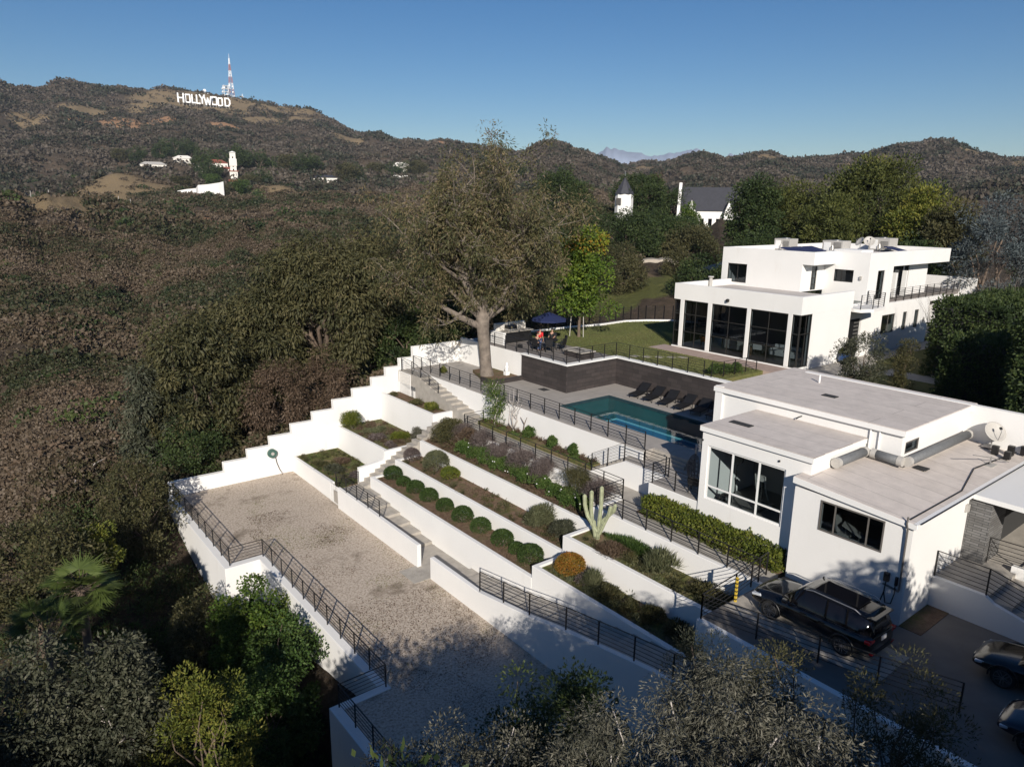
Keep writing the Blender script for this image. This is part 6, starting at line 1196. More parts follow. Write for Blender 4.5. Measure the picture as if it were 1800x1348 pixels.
# ---------------- hedges ----------------
def hedge(name, label, x0, x1, y0, y1, z0, z1, n, mat, seed, ll=.12, lw=.07, rough=.12, core=None):
    g = np.random.default_rng(seed); cx, cy = (x0+x1)/2, (y0+y1)/2; w = [(x1-x0)*(y1-y0), (x1-x0)*(z1-z0)*2, (y1-y0)*(z1-z0)*2]; tot = sum(w); P = []; Nn = []
    for k in range(3):
        m = int(n*w[k]/tot); a = g.random(m); b = g.random(m); s = np.where(g.random(m) < .5, 0, 1)
        if k == 0: P.append(np.stack([x0+a*(x1-x0), y0+b*(y1-y0), np.full(m, z1)], -1)); Nn.append(np.tile([0,0,1.], (m,1)))
        elif k == 1: P.append(np.stack([x0+a*(x1-x0), y0+s*(y1-y0), z0+b*(z1-z0)], -1)); Nn.append(np.stack([0*a, 2*s-1., 0*a], -1))
        else: P.append(np.stack([x0+s*(x1-x0), y0+a*(y1-y0), z0+b*(z1-z0)], -1)); Nn.append(np.stack([2*s-1., 0*a, 0*a], -1))
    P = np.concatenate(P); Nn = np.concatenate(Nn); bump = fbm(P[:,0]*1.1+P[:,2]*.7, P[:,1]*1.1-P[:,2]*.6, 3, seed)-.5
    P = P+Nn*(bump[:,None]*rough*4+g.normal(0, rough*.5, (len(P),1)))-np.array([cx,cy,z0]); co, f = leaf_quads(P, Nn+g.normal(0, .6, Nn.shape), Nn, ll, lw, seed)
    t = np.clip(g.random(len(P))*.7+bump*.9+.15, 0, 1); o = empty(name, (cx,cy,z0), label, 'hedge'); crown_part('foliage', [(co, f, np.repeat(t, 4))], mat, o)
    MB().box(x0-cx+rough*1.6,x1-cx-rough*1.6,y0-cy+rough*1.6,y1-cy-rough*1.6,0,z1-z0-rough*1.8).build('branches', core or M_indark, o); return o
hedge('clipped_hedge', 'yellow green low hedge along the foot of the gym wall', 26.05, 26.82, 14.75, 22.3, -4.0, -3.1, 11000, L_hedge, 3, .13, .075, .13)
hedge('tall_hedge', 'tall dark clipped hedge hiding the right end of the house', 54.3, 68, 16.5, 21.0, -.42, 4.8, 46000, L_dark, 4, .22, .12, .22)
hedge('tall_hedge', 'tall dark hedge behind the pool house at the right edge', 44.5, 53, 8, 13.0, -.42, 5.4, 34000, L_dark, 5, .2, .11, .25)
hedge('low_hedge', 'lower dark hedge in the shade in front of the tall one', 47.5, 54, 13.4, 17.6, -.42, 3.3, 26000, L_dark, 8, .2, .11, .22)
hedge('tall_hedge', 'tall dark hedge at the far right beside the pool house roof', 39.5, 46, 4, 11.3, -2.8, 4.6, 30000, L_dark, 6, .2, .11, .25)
# ---------------- clipped shrubs and beds ----------------
word = ['first and biggest at the stairs','second, small one','third','fourth','fifth','sixth','seventh','eighth','ninth and last, large one']
for i, (x, y, r) in enumerate([(21.95,40.3,.62),(21.95,38.9,.44),(21.95,37.4,.56),(21.95,35.8,.56),(21.95,34.0,.52),(21.95,32.1,.62),(21.95,30.3,.58),(21.95,28.3,.6),(21.95,25.9,.66)]):
    bush('round_shrub', 'dark green clipped round shrub, '+word[i]+' of the row', x, y, -6.92, r, r*.86, L_round, 20+i, int(5200*r), .085, .035, group='row of round clipped shrubs', lump=.03, twig=True, tw=.15)
bush('round_shrub', 'small round shrub squeezed between the last two of the row', 22.0, 27.1, -6.92, .42, .36, L_round, 33, 2200, .085, .035, group='row of round clipped shrubs', lump=.03)
bush('sage_bush', 'big round sage green bush at the upper end of the bare bed', 23.9, 38.0, -6.08, .85, .8, L_laven, 40, 5200, .12, .025, up=.6, lump=.05)
bush('sage_bush', 'low green bush beside the big round sage bush', 24.0, 36.5, -6.08, .62, .42, L_hedge, 41, 2400, .1, .04, lump=.08)
bush('dry_bush', 'purplish dry round bush beside the garden stairs', 23.6, 40.6, -6.08, .55, .55, L_purple, 42, 3000, .1, .02, up=.4, lump=.05)
bush('spiky_bush', 'spiky yellow green bush near the lower end of the bare bed', 23.9, 27.6, -6.08, .95, .66, L_laven, 43, 4600, .24, .03, up=.9)
bush('spiky_bush', 'darker green bush right of the spiky one at the bed corner', 24.0, 25.8, -6.08, .85, .58, L_grey, 44, 4200, .16, .03, up=.7)
bush('orange_bush', 'yellow orange flowering round bush in the corner of the lower bed', 22.0, 23.0, -6.25, .75, .55, L_orange, 45, 4200, .08, .045, lump=.06)
bush('grass_tuft', 'spiky pale tuft right of the orange bush', 22.0, 21.3, -6.25, .45, .35, L_laven, 46, 700, .45, .03, up=1.4)
bush('dry_bush', 'low purplish bush beside the orange bush', 22.1, 22.0, -6.25, .6, .28, L_purple, 47, 1500, .1, .03)
for i, (x, y, r) in enumerate([(21.9,20.2,.55),(21.9,18.9,.5),(22.0,17.7,.6),(21.9,16.3,.6)]): bush('low_bush', 'dry green low bush, '+['first','second','third','fourth'][i]+' from the orange bush in the shaded lower bed', x, y, -6.25, r, r*.6, L_olive, 50+i, 1500, .16, .04, up=.5)
bush('agave_bush', 'spiky pale bush in the cactus bed under the railing', 23.9, 19.0, -5.12, .75, .5, L_laven, 55, 1400, .42, .04, up=1.2)
bush('low_bush', 'low dry bush at the lower end of the cactus bed', 23.9, 16.6, -5.12, .6, .35, L_olive, 56, 1300, .14, .04, up=.5)
bush('weed_patch', 'dry brown weeds behind the cactus', 23.6, 21.6, -5.12, 1.0, .2, L_brown, 57, 2200, .16, .03, up=.8, twig=False)
bush('grass_strip', 'strip of tall green grass below the railed walk', 24.35, 20.6, -5.12, .32, .34, L_rose, 58, 4200, .2, .02, up=1.4, ry=2.6, twig=False)
for i, (x, y, rx, rz, m, n, ll, lab) in enumerate([(23.4,49.2,.95,.75,L_hedge,3800,.12,'green bush in the far corner of the second bed'),(25.8,43.4,.62,.72,L_silver,2600,.11,'pale grey green bush at the near corner of the second bed'),(25.0,44.6,.75,.42,L_hedge,2200,.12,'yellow green low bush in the second bed'),(23.6,45.6,.8,.25,L_purple,1800,.1,'greyish low plant in the middle of the second bed'),
        (23.6,43.6,.45,.26,L_purple,1200,.1,'small purplish plant at the near end of the second bed'),(24.4,47.3,.9,.22,L_laven,1800,.14,'dry low growth in the second bed near the wall'),(20.2,45.4,.7,.32,L_grey,1800,.14,'grey green low bush in the lowest bed'),(20.0,47.4,.6,.24,L_olive,1500,.12,'olive low growth in the lowest bed'),
        (21.4,46.9,.7,.22,L_brown,1500,.12,'brown dry growth in the lowest bed'),(20.9,43.5,.5,.3,L_purple,1200,.12,'purplish tuft behind the gate railing of the lowest bed'),(21.9,43.6,.5,.35,L_laven,900,.22,'pale flowering tuft at the end of the lowest bed'),(27.3,43.9,.55,.5,L_yel,1500,.14,'bright yellow green bush in the narrow top bed'),(27.2,46.0,.6,.28,L_olive,1300,.14,'olive low bush in the narrow top bed'),(27.0,49.0,.35,.25,L_olive,600,.14,'tiny bush at the far end of the narrow top bed')]):
    z = -5.88 if 22.8 < x < 26.4 else (-7.55 if x < 22.7 else -3.86); bush('garden_bush', lab, x, y, z, rx, rz, m, 60+i, n, ll, .04, up=.5)
# rose bed
bush('large_shrub', 'tall loose green and brown shrub at the upper end of the rose bed', 26.0, 39.7, -5.1, 1.45, 1.35, L_olive, 80, 12000, .1, .045, lump=.22)
bush('large_shrub', 'brownish green shrub right of the tallest one in the rose bed', 26.2, 37.8, -5.1, 1.2, 1.1, L_brown, 81, 6500, .1, .045, lump=.25)
for i, (y, r) in enumerate([(37.6,.75),(36.2,.7),(34.9,.75),(33.6,.72),(32.3,.75),(31.0,.7),(29.8,.72),(28.5,.62),(27.3,.7),(26.2,.6)]):
    b_ = bush('rose_bush', 'green rose bush with white flowers, number '+['one','two','three','four','five','six','seven','eight','nine','ten'][i]+' down the rose bed from the tall shrub', 25.85, y, -5.1, r*.95, r*.85, L_rose, 90+i, int(3600*r), .11, .065, group='white rose bushes in the rose bed', lump=.34)
    g = random.Random(i); fl = MB()
    for _ in range(2): a = g.uniform(2.2, 5.2); fl.lathe([(.005,0),(.035,.02),(.04,.045),(.012,.06)], (math.cos(a)*r*.75, math.sin(a)*r*.7, r*g.uniform(.5,1.3)), 7)
    fl.build('flowers', M_trim, b_)
for i, (y, r, zr) in enumerate([(38.4,.85,.8),(36.5,.9,.9),(34.2,1.0,.85),(32.0,1.1,.9),(30.2,1.05,.85),(27.2,1.1,.95),(25.6,.95,.9)]):
    x = 26.45; z = -5.1+.4; g = random.Random(i); o = bush('bare_shrub', ['purplish leafless shrub beside the tall green one','purplish leafless shrub, second along the upper walk','broad purplish leafless shrub, third along the upper walk','broadest purplish leafless shrub in the middle of the row','purplish leafless shrub right of the broadest one','greenish grey leafless shrub before the corner railing','last leafless shrub next to the cactus'][i], x, y, z, r, zr, L_purple if i != 5 else L_olive, 110+i, 6200, .14, .018, up=.5, lump=.2, group='leafless shrubs behind the roses')
for i, (y, r) in enumerate([(34.4,.62),(32.0,.5),(30.2,.52)]): bush('rose_bush', ['rose bush with pale flowers under the pool wall, the biggest of three','middle rose bush of three under the pool wall','right rose bush of three under the pool wall'][i], 28.75, y, -3.72, r*.75, r*.8, L_rose, 130+i, 1900, .11, .06, lump=.3)
for i, (x, y) in enumerate([(40.4,28.9),(41.3,28.6),(42.2,28.4)]): bush('rose_bush', ['left','middle','right'][i]+' rose bush behind the railing at the end of the stone wall', x, y, 0, .5, .42, L_rose, 134+i, 1500, .12, .065, lump=.3)
plantr = plant('climbing_plant', 'tall green climber with grey stems against the tall pool wall', 'climbing plant', 28.7, 38.0, -4.0, [cloud([(q_[0], q_[1], q_[2]) for q_ in np.random.default_rng(5).uniform((-.35,-.7,.6),(.3,.7,3.4),(34,3))], .38, 90, .12, .05, 6, .5)], L_bright, limb_mb([(.1,.4,3.2),(0,-.3,3.4),(.2,0,2.8),(-.2,-.6,2.4)], (0,0,0), .05, (0,0,.5), 3), M_wtwig)
plant('bare_climber', 'thin pale leafless climber right of the green climber on the pool wall', 'climbing plant', 28.9, 36.2, -4.0, [cloud([(0,-.3,2.4),(0,.4,2.2),(.1,0,1.6)], .4, 40, .09, .04, 7)], L_grey, limb_mb([(.1,.5,3.0),(0,-.5,2.9),(.1,.1,3.2),(0,-.9,2.3),(0,.8,2.2),(.1,-.2,2.4)], (0,0,0), .04, (0,0,.4), 8, .3), M_wtwig)
t = Thing('bare_vine', (28.8,34.9,-4), 'dark bare vine stump against the pool wall', 'vine'); t.part('stem', MB().tube([(28.9,35.2,-3.8),(28.95,35.1,-3.0),(29.0,34.9,-2.5)], [.05,.04,.02], 6).tube([(28.95,35.1,-3.0),(28.95,35.5,-2.6)], [.03,.015], 5), M_bark2)
bush('small_bush', 'small green plant by the railing post in the tree court', 30.5, 47.2, -2.06, .35, .35, L_yel, 140, 700, .12, .05)
# cactus
t = Thing('cactus', (24.0,23.2,-5.12), 'tall pale columnar cactus with six arms in the bed corner', 'cactus')
M_cact = plain('cactus_skin', (.30,.32,.20), .7, noise=.25, nscale=5, bump=.2)
for p in ([(24.0,23.2,-5.2),(24.0,23.15,-4.4),(24.05,23.1,-3.4),(24.05,23.1,-2.35)],[(23.95,23.3,-4.9),(23.9,23.5,-4.3),(23.88,23.6,-3.6),(23.88,23.62,-2.7)],[(23.95,23.2,-4.7),(23.8,23.75,-4.0),(23.78,23.95,-3.5),(23.78,24.0,-3.0)],[(24.0,23.1,-4.8),(24.1,22.85,-4.1),(24.1,22.6,-3.6),(24.1,22.5,-3.2)],[(24.05,23.05,-4.2),(24.15,22.75,-3.8),(24.2,22.4,-3.4),(24.2,22.3,-3.05)],[(24.0,23.3,-5.2),(23.9,23.35,-4.6),(23.9,23.4,-4.2)]):
    m = MB(); n = 14; pts = [Vector(a) for a in p]; m.tube(pts+[pts[-1]+Vector((0,0,.07))], [.10]+[.095]*(len(pts)-1)+[.02], n)
    for k in range(len(m.v)):                          # ribs
        ring = k//n
        if k < n*len(pts) and k % 2: c_ = pts[ring]; v = Vector(m.v[k]); m.v[k] = tuple(c_+(v-c_)*.78)
    t.part('arm', m, M_cact)
# fan palm on the left slope
def palm(label, x, y, z, h, n, seed):
    o = empty('fan_palm', (x,y,z), label, 'palm'); g = np.random.default_rng(seed); P = []; D = []; Nn = []
    st = MB().tube([(0,0,-.5),(0,0,h)], [.22,.16], 8)
    for i in range(n):
        a = g.uniform(0, 6.283); el = g.uniform(-.3, 1.1); d = np.array([math.cos(a)*math.cos(el), math.sin(a)*math.cos(el), math.sin(el)]); hub = np.array([0,0,h])+d*g.uniform(.7,1.1)
        st.tube([(0,0,h), tuple(hub)], [.02,.012], 4, cap=False); s = np.cross(d, [0,0,1.]); s /= np.linalg.norm(s)+1e-6; nn = np.cross(s, d)
        for k in range(26): th = -1.7+3.4*k/25; P.append(hub); D.append(d*math.cos(th)+s*math.sin(th)-np.array([0,0,.22])); Nn.append(nn)
    co, f = leaf_quads(np.array(P), np.array(D), np.array(Nn), .85, .075, seed, .1); crown_part('fronds', [(co, f, np.repeat(np.repeat(g.random(n), 26)*.6+.3*g.random(n*26), 4))], L_palm, o); st.build('trunk', M_bark2, o, smooth=True)
palm('fan palm on the left slope, the bigger of two', 3.0, 34.4, hz(3.0,34.4), 6.8, 26, 3); palm('smaller fan palm left of the bigger one', 1.5, 33.2, hz(1.5,33.2), 7.6, 18, 4)
# fallen branches on the trail
t = Thing('fallen_branches', (9.5,55,hz(9.5,55)), 'tangle of dead grey branches on the bare trail', 'branches'); g = random.Random(2)
for k in range(9):
    a = Vector((g.uniform(5,12), g.uniform(52.5,57), 0)); a.z = hz(a.x,a.y)+.15; e = a+Vector((g.uniform(-2.2,2.2), g.uniform(-1.5,1.5), g.uniform(.1,.7))); t.part('branch', MB().tube([a,(a+e)/2+Vector((0,0,.2)),e], [.06,.045,.015], 5), M_wtwig)
# thick undergrowth on the dark lower left slope: nobody could count it
def undergrowth(name, n, x0, x1, y0, y1, seed, mat, size, per, leaf, label, droop=0):
    g = np.random.default_rng(seed); x = g.uniform(x0, x1, n); y = g.uniform(y0, y1, n); d = fbm(x/3.5, y/3.5, 4, seed); k = (d > g.uniform(.30, .55, n)) & ~((x > 9.6) & (y < 50.8)); x, y = x[k], y[k]; m = len(x); z = height(x, y)
    s = size*g.uniform(.4, 1.5, m); u = g.normal(size=(m, per, 3)); u /= np.linalg.norm(u, axis=2, keepdims=True); u[...,2] = abs(u[...,2]); P = np.stack([x,y,z], -1)[:,None,:]+u*(s[:,None,None]*(.4+.7*g.random((m, per, 1))))
    D = u+g.normal(0, .6, u.shape); D[...,2] += .3-droop; co, f = leaf_quads(P.reshape(-1,3), D.reshape(-1,3), u.reshape(-1,3), leaf, leaf*.45, seed)
    tt = np.clip(g.random((m,1))*.7+g.random((m, per))*.4, 0, 1); o = np_mesh(name, co, f, mat, tint=np.repeat(tt.ravel(), 4)); tag(o, label, 'undergrowth', kind='stuff')
undergrowth('undergrowth', 1500, -6, 11, 18, 52, 1, L_olive, .6, 70, .17, 'olive undergrowth covering the lower left slope')
undergrowth('undergrowth', 900, -8, 10, 16, 50, 2, L_dark, .8, 70, .2, 'dark shrubs in the shade of the lower left slope')
undergrowth('undergrowth', 1600, -4, 12, 16, 40, 4, L_rose, .35, 50, .16, 'bright weeds and grass on the lower left slope')
undergrowth('undergrowth', 700, 2, 34, 50.9, 60, 3, L_olive, .55, 70, .17, 'low brush under the trees behind the boundary wall')
# weeds on the gravel court
def weeds(name, n, region, z, mat, seed, leaf, label, thr=.5):
    g = np.random.default_rng(seed); x = g.uniform(region[0], region[1], n); y = g.uniform(region[2], region[3], n); d = fbm(x/2.4, y/2.4, 4, seed); k = d > thr+g.uniform(-.06, .1, n); x, y = x[k], y[k]; m = len(x); P = np.stack([x, y, np.full(m, z)], -1); D = g.normal(size=(m,3)); D[:,2] = abs(D[:,2])*.7
    co, f = leaf_quads(P, D, g.normal(size=(m,3)), leaf, leaf*.35, seed); o = np_mesh(name, co, f, mat, tint=np.repeat(g.random(m), 4)); tag(o, label, 'weeds', kind='stuff')
weeds('dry_weeds', 16000, (12.6,18.5,24,50), -8.65, L_yel, 3, .07, 'dry yellow weeds in the gravel', .56)
weeds('leaf_litter', 30000, (12.6,18.5,6,44), -8.645, L_brown, 6, .08, 'brown fallen leaves on the gravel court', .53)
for i, (r, z, m_, lab) in enumerate([((19.2,22.5,42.6,50.1),-7.55,L_rose,'short grass of the lowest bed'),((22.9,26.3,42.6,50.1),-5.88,L_laven,'short dry grass of the second bed'),((23.05,24.65,24.5,41),-6.08,L_brown,'dry litter of the bare bed'),((21.15,22.7,24.6,41),-6.92,L_brown,'litter under the round shrubs'),((25,26.6,24.6,41),-5.1,L_olive,'weeds under the roses'),((23.05,24.65,14.7,24),-5.12,L_laven,'dry grass of the cactus bed'),((21.15,22.7,14.7,24),-6.25,L_olive,'dry grass of the orange bush bed'),((28.4,29.1,28.4,39),-3.72,L_rose,'grass under the pool wall')]):
    weeds('bed_grass', 5200, r, z, m_, 30+i, .11, lab, .42)
def lawn_grass():
    g = np.random.default_rng(9); n = 60000; x = g.uniform(39.4, 57.5, n); y = g.uniform(27.7, 48.6, n); poly = lawn; ins = np.zeros(n, bool); j = len(poly)-1
    for i in range(len(poly)):
        xi, yi = poly[i]; xj, yj = poly[j]; c_ = ((yi > y) != (yj > y)) & (x < (xj-xi)*(y-yi)/(yj-yi+1e-9)+xi); ins ^= c_; j = i
    x, y = x[ins], y[ins]; m = len(x); P = np.stack([x, y, np.zeros(m)], -1); D = g.normal(0, .5, (m,3)); D[:,2] = 1; co, f = leaf_quads(P, D, g.normal(size=(m,3)), .07, .03, 3)
    tag(np_mesh('lawn_grass', co, f, L_grassb, tint=np.repeat(np.clip(fbm(x/2.5, y/2.5, 3, 4)*.8+g.random(m)*.3-.1, 0, 1), 4)), 'short grass of the upper lawn', 'grass', kind='stuff')
L_grassb = leafmat('grass_blades', [(.08,.10,.03),(.13,.15,.045),(.19,.17,.07)], .1)
lawn_grass()

for i, (r, z, m_, n_, lab) in enumerate([((25.0,26.6,24.6,41.8),-5.08,L_brown,150,'dry tangled growth between the roses'),((23.1,24.6,24.8,41),-6.06,L_olive,60,'scattered weeds of the bare bed'),((23.0,26.2,42.8,50),-5.86,L_brown,90,'dry tangled weeds of the second bed'),((19.3,22.4,42.8,50),-7.53,L_olive,70,'tangled weeds of the lowest bed'),((21.2,22.7,14.8,23.8),-6.23,L_laven,80,'pale dry tufts of the orange bush bed'),((23.1,24.6,14.8,23.8),-5.1,L_olive,80,'tufts of the cactus bed'),((28.4,29.1,28.4,39),-3.7,L_brown,60,'dry growth under the pool wall')]):
    g = np.random.default_rng(200+i); x = g.uniform(r[0], r[1], n_); y = g.uniform(r[2], r[3], n_); per = 70; u = g.normal(size=(n_, per, 3)); u /= np.linalg.norm(u, axis=2, keepdims=True); u[...,2] = abs(u[...,2]); s_ = g.uniform(.1, .34, n_)
    P = np.stack([x, y, np.full(n_, z)], -1)[:,None,:]+u*s_[:,None,None]*g.random((n_, per, 1)); D = u+g.normal(0, .4, u.shape); D[...,2] += .6; co, f = leaf_quads(P.reshape(-1,3), D.reshape(-1,3), u.reshape(-1,3), .13, .03, i)
    tag(np_mesh('bed_weeds', co, f, m_, tint=np.repeat(np.clip(g.random((n_,1))*.6+g.random((n_, per))*.4, 0, 1).ravel(), 4)), lab, 'weeds', kind='stuff')
# ---------------- far away things ----------------
def face_rot(x, y): return math.atan2(y, x)            # local +x points away from the viewer's side, local y runs along the front
M_signw = plain('sign_white', (.85,.85,.85), .7); M_signred = plain('mast_red', (.38,.17,.15), .6)
strokes = {'H':[((0,0),(0,1)),((1,0),(1,1)),((0,.5),(1,.5))],'O':[((0,.12),(0,.88)),((1,.12),(1,.88)),((.12,1),(.88,1)),((.12,0),(.88,0)),((0,.88),(.12,1)),((1,.88),(.88,1)),((0,.12),(.12,0)),((1,.12),(.88,0))],
 'L':[((0,0),(0,1)),((0,0),(1,0))],'Y':[((.5,0),(.5,.5)),((.5,.5),(0,1)),((.5,.5),(1,1))],'W':[((0,1),(.25,0)),((.25,0),(.5,.8)),((.5,.8),(.75,0)),((.75,0),(1,1))],'D':[((0,0),(0,1)),((0,1),(.7,1)),((0,0),(.7,0)),((.7,1),(1,.7)),((.7,0),(1,.3)),((1,.3),(1,.7))]}
LET = [('H',390.9,1473.8,180.4,10.4,13.1),('O',403.9,1476.6,181.1,9.1,12.3),('L',413.7,1473.9,180.9,7.3,12.5),('L',422.4,1477.8,181.0,6.6,12.8),('Y',432.2,1487,183.0,9.7,13.1),('W',441.7,1485.0,181.3,12.6,12.5),('O',454.6,1487.6,182.5,9.4,12.3),('O',463.8,1483,181.0,8.6,12.3),('D',474.9,1476,180.8,9.7,12.3)]
num = ['first','second','third','fourth','fifth','sixth','seventh','eighth','ninth and last']
for i, (ch, x, y, z, w, h) in enumerate(LET):
    k = 1545/1267; sw = 2.4; W_, H_ = w*k*.9-sw, h*k*1.04-sw; t = Thing('sign_letter', (x,y,z), 'white capital letter %s, %s letter of the hillside sign' % (ch, num[i]), 'sign letter', 'white letters of the hillside sign', face_rot(x, y)+[0,.05,-.04,.03,.08,-.05,.04,-.03,.02][i], local=True)
    mb = MB()
    for a, b in strokes[ch]:
        pa = (0, (.5-a[0])*W_, a[1]*H_+4.2+sw/2); pb = (0, (.5-b[0])*W_, b[1]*H_+4.2+sw/2); d = Vector(pb)-Vector(pa); d = d.normalized()*sw*.48; mb.bar(Vector(pa)-d, Vector(pb)+d, .8+.01*len(mb.v), sw)
    t.part('face', mb, M_signw); st = MB()
    for s in (-.35, .35): st.bar((.8,s*W_,-3),(.8,s*W_,H_*.9),.5); st.bar((.8,s*W_,H_*.7),(5,s*W_,-2),.5)
    t.part('scaffold', st, M_grey)
def lattice_mast(label, x, y, z, h, w, seed, group=None):
    t = Thing('radio_mast', (x,y,z), label, 'radio mast', group); nseg = 14
    for k in range(7):
        mb = MB(); 
        for q in (0, 1):
            f0 = (k*2+q)/nseg; f1 = (k*2+q+1)/nseg; w0 = w*(1-f0)**1.15+.5; w1 = w*(1-f1)**1.15+.5; c0 = [(x+a*w0, y+b*w0, z+h*f0) for a, b in ((-1,-1),(1,-1),(1,1),(-1,1))]; c1 = [(x+a*w1, y+b*w1, z+h*f1) for a, b in ((-1,-1),(1,-1),(1,1),(-1,1))]
            for i in range(4): mb.bar(c0[i], c1[i], .6); mb.bar(c0[i], c1[(i+1)%4], .35); mb.bar(c1[i], c1[(i+1)%4], .35)
        t.part('mast_section', mb, M_signred if k % 2 else M_signw)
    g = random.Random(seed)
    for k in range(9): a = g.uniform(0, 6.28); zz = z+g.uniform(3, h*.42); rr = w*(1-(zz-z)/h)+1.2; d = t.part('dish_antenna', MB().tube([(x+rr*math.cos(a)-.5,y+rr*math.sin(a),zz),(x+rr*math.cos(a)-1.5,y+rr*math.sin(a)-.8,zz)], 1.5, 12), M_signw)
    t.part('antenna_tip', MB().tube([(x,y,z+h),(x,y,z+h*1.1)], .3, 6), M_signw)
    return t
Ax, Ay = 1700*math.cos(R(71.85)), 1700*math.sin(R(71.85)); Az = hz(Ax, Ay)-6
lattice_mast('tall red and white lattice radio mast on the ridge', Ax, Ay, Az, 84, 5, 3)
t = Thing('relay_tower', (Ax-12,Ay-4,Az), 'short white tower crowded with dishes beside the tall mast', 'relay tower')
fr = MB()
for a in (-5,5):
    for b in (-5,5): fr.bar((Ax-13+a,Ay-4+b,Az),(Ax-13+a*.8,Ay-4+b*.8,Az+30),.9)
for k in range(5): fr.box(Ax-18,Ax-8,Ay-9,Ay+1,Az+5+k*6,Az+5.5+k*6)
t.part('frame', fr, M_signw); g = random.Random(1)
for k in range(12): a = g.uniform(0,6.28); zz = Az+g.uniform(6,30); t.part('dish_antenna', MB().tube([(Ax-13+6*math.cos(a),Ay-4+6*math.sin(a),zz),(Ax-13+7.2*math.cos(a),Ay-4+7*math.sin(a),zz)], 1.8, 12), M_signw)
x2, y2 = 1720*math.cos(R(73.55)), 1720*math.sin(R(73.55)); z2 = hz(x2, y2)
t = Thing('relay_hut', (x2,y2,z2), 'small white relay hut with a dish on the ridge above the sign', 'hut'); t.part('walls', MB().box(x2-7,x2+5,y2-5,y2+5,z2-2,z2+4), M_signw); t.part('dish_antenna', MB().tube([(x2-3,y2-5,z2+8),(x2-3,y2-7,z2+9)], 3, 12).tube([(x2-3,y2-4,z2+3),(x2-3,y2-5,z2+8)], .5, 6), M_signw)
x3, y3 = 1700*math.cos(R(71.15)), 1700*math.sin(R(71.15)); z3 = hz(x3, y3)
t = Thing('relay_hut', (x3,y3,z3), 'small grey relay hut right of the tall mast', 'hut'); t.part('walls', MB().box(x3-5,x3+5,y3-5,y3+5,z3-2,z3+4), M_grey); t.part('pole', MB().tube([(x3,y3,z3),(x3,y3,z3+14)], .6, 6).tube([(x3-3,y3,z3+9),(x3+3,y3,z3+9)], .6, 6), M_signw)
def villa(name, label, x, y, z, blocks, rz=None, roofm=None, wm=None, cat='house', group=None):
    """blocks: (along, depth0, w, d, z0, h, rooftype, nwin) in metres in the front-facing frame"""
    t = Thing(name, (x,y,z), label, cat, group, face_rot(x, y)+(rz or 0), local=True); wm = wm or M_cream; roofm = roofm or M_redroof
    for (a, dd, w, d, z0, h, rf, nw) in blocks:
        wp = t.part('wall', MB().box(dd,dd+d,a-w/2,a+w/2,z0-4,z0+h), wm)
        if rf == 'gable': t.part('roof', MB().ext([(dd-.5,z0+h-.2),(dd+d/2,z0+h+d*.42),(dd+d+.5,z0+h-.2)], 'y' if False else 'y', a-w/2-.4, a+w/2+.4) if False else MB().add([(dd-.4,a-w/2-.4,z0+h-.1),(dd+d+.4,a-w/2-.4,z0+h-.1),(dd+d+.4,a+w/2+.4,z0+h-.1),(dd-.4,a+w/2+.4,z0+h-.1),(dd+d/2,a-w/2-.4,z0+h+d*.35),(dd+d/2,a+w/2+.4,z0+h+d*.35)], [(0,1,2,3),(0,3,5,4),(1,4,5,2),(0,4,1),(3,2,5)]), roofm)
        elif rf == 'hip': t.part('roof', MB().add([(dd-.6,a-w/2-.6,z0+h),(dd+d+.6,a-w/2-.6,z0+h),(dd+d+.6,a+w/2+.6,z0+h),(dd-.6,a+w/2+.6,z0+h),(dd+d/2,a-max(0,w/2-d/2),z0+h+min(w,d)*.3),(dd+d/2,a+max(.01,w/2-d/2),z0+h+min(w,d)*.3)], [(3,2,1,0),(0,4,5,3),(1,4,0),(2,5,4,1),(3,5,2)]), roofm)
        elif rf == 'flat': t.part('roof', MB().box(dd-.2,dd+d+.2,a-w/2-.2,a+w/2+.2,z0+h,z0+h+.35), M_trim)
        for fl in range(max(1, int(h//3.2))):
            for i in range(nw):
                yy = a-w/2+(i+.5)*w/nw; zz = z0+.9+fl*3.2; t.part('window', MB().box(dd-.06,dd+.05,yy-.55,yy+.55,zz,zz+1.5), M_carglass)
    return t
villa('villa', 'white villa with red roof beside the square tower', 233.5, 752, 39.5, [(8,0,24,12,0,7.5,'hip',7),(22,3,8,10,-1,6,'flat',2),(-3,-4,8,6,-3,5,'gable',2)])
t = villa('tower', 'tall white square tower with a belfry on the far hill', 229.9, 712, 27, [(0,0,7.0,7,0,11,None,1),(0,.6,5.6,5.8,11,9,None,1),(0,.2,6.6,6.6,20,2,'flat',0),(0,.9,5.2,5.2,22,6,'hip',1)], cat='tower', roofm=M_trim)
t.part('belt', MB().box(-.5,7.5,-4.2,4.2,11,11.8), M_redroof)
villa('villa', 'white villa with a big window gable left of the tower villa', 236.9, 905, 50.5, [(0,0,22,12,0,7,'hip',4),(12,-3,12,8,-4,4,'flat',3)], roofm=M_cream)
villa('villa', 'low white villa farthest left on the far hill', 200.5, 887.1, 44.5, [(0,0,26,10,0,4.5,'hip',6)], roofm=M_grey)
villa('villa', 'small white annex with red roof below the tower', 223, 684, 24, [(3,0,7,6,0,4,'gable',2),(-8,2,8,6,1,3.2,'gable',2)])
villa('villa', 'low white house with wide windows on the ridge right of the tan hill', 313.7, 690, 30.5, [(0,0,18,9,0,4.2,'hip',5),(13,2,10,8,0,3.4,'gable',2)], roofm=M_slate)
villa('villa', 'white house among trees behind the sparse tree', 462, 805, 51, [(0,0,20,10,0,6,'hip',5)], roofm=M_cream)
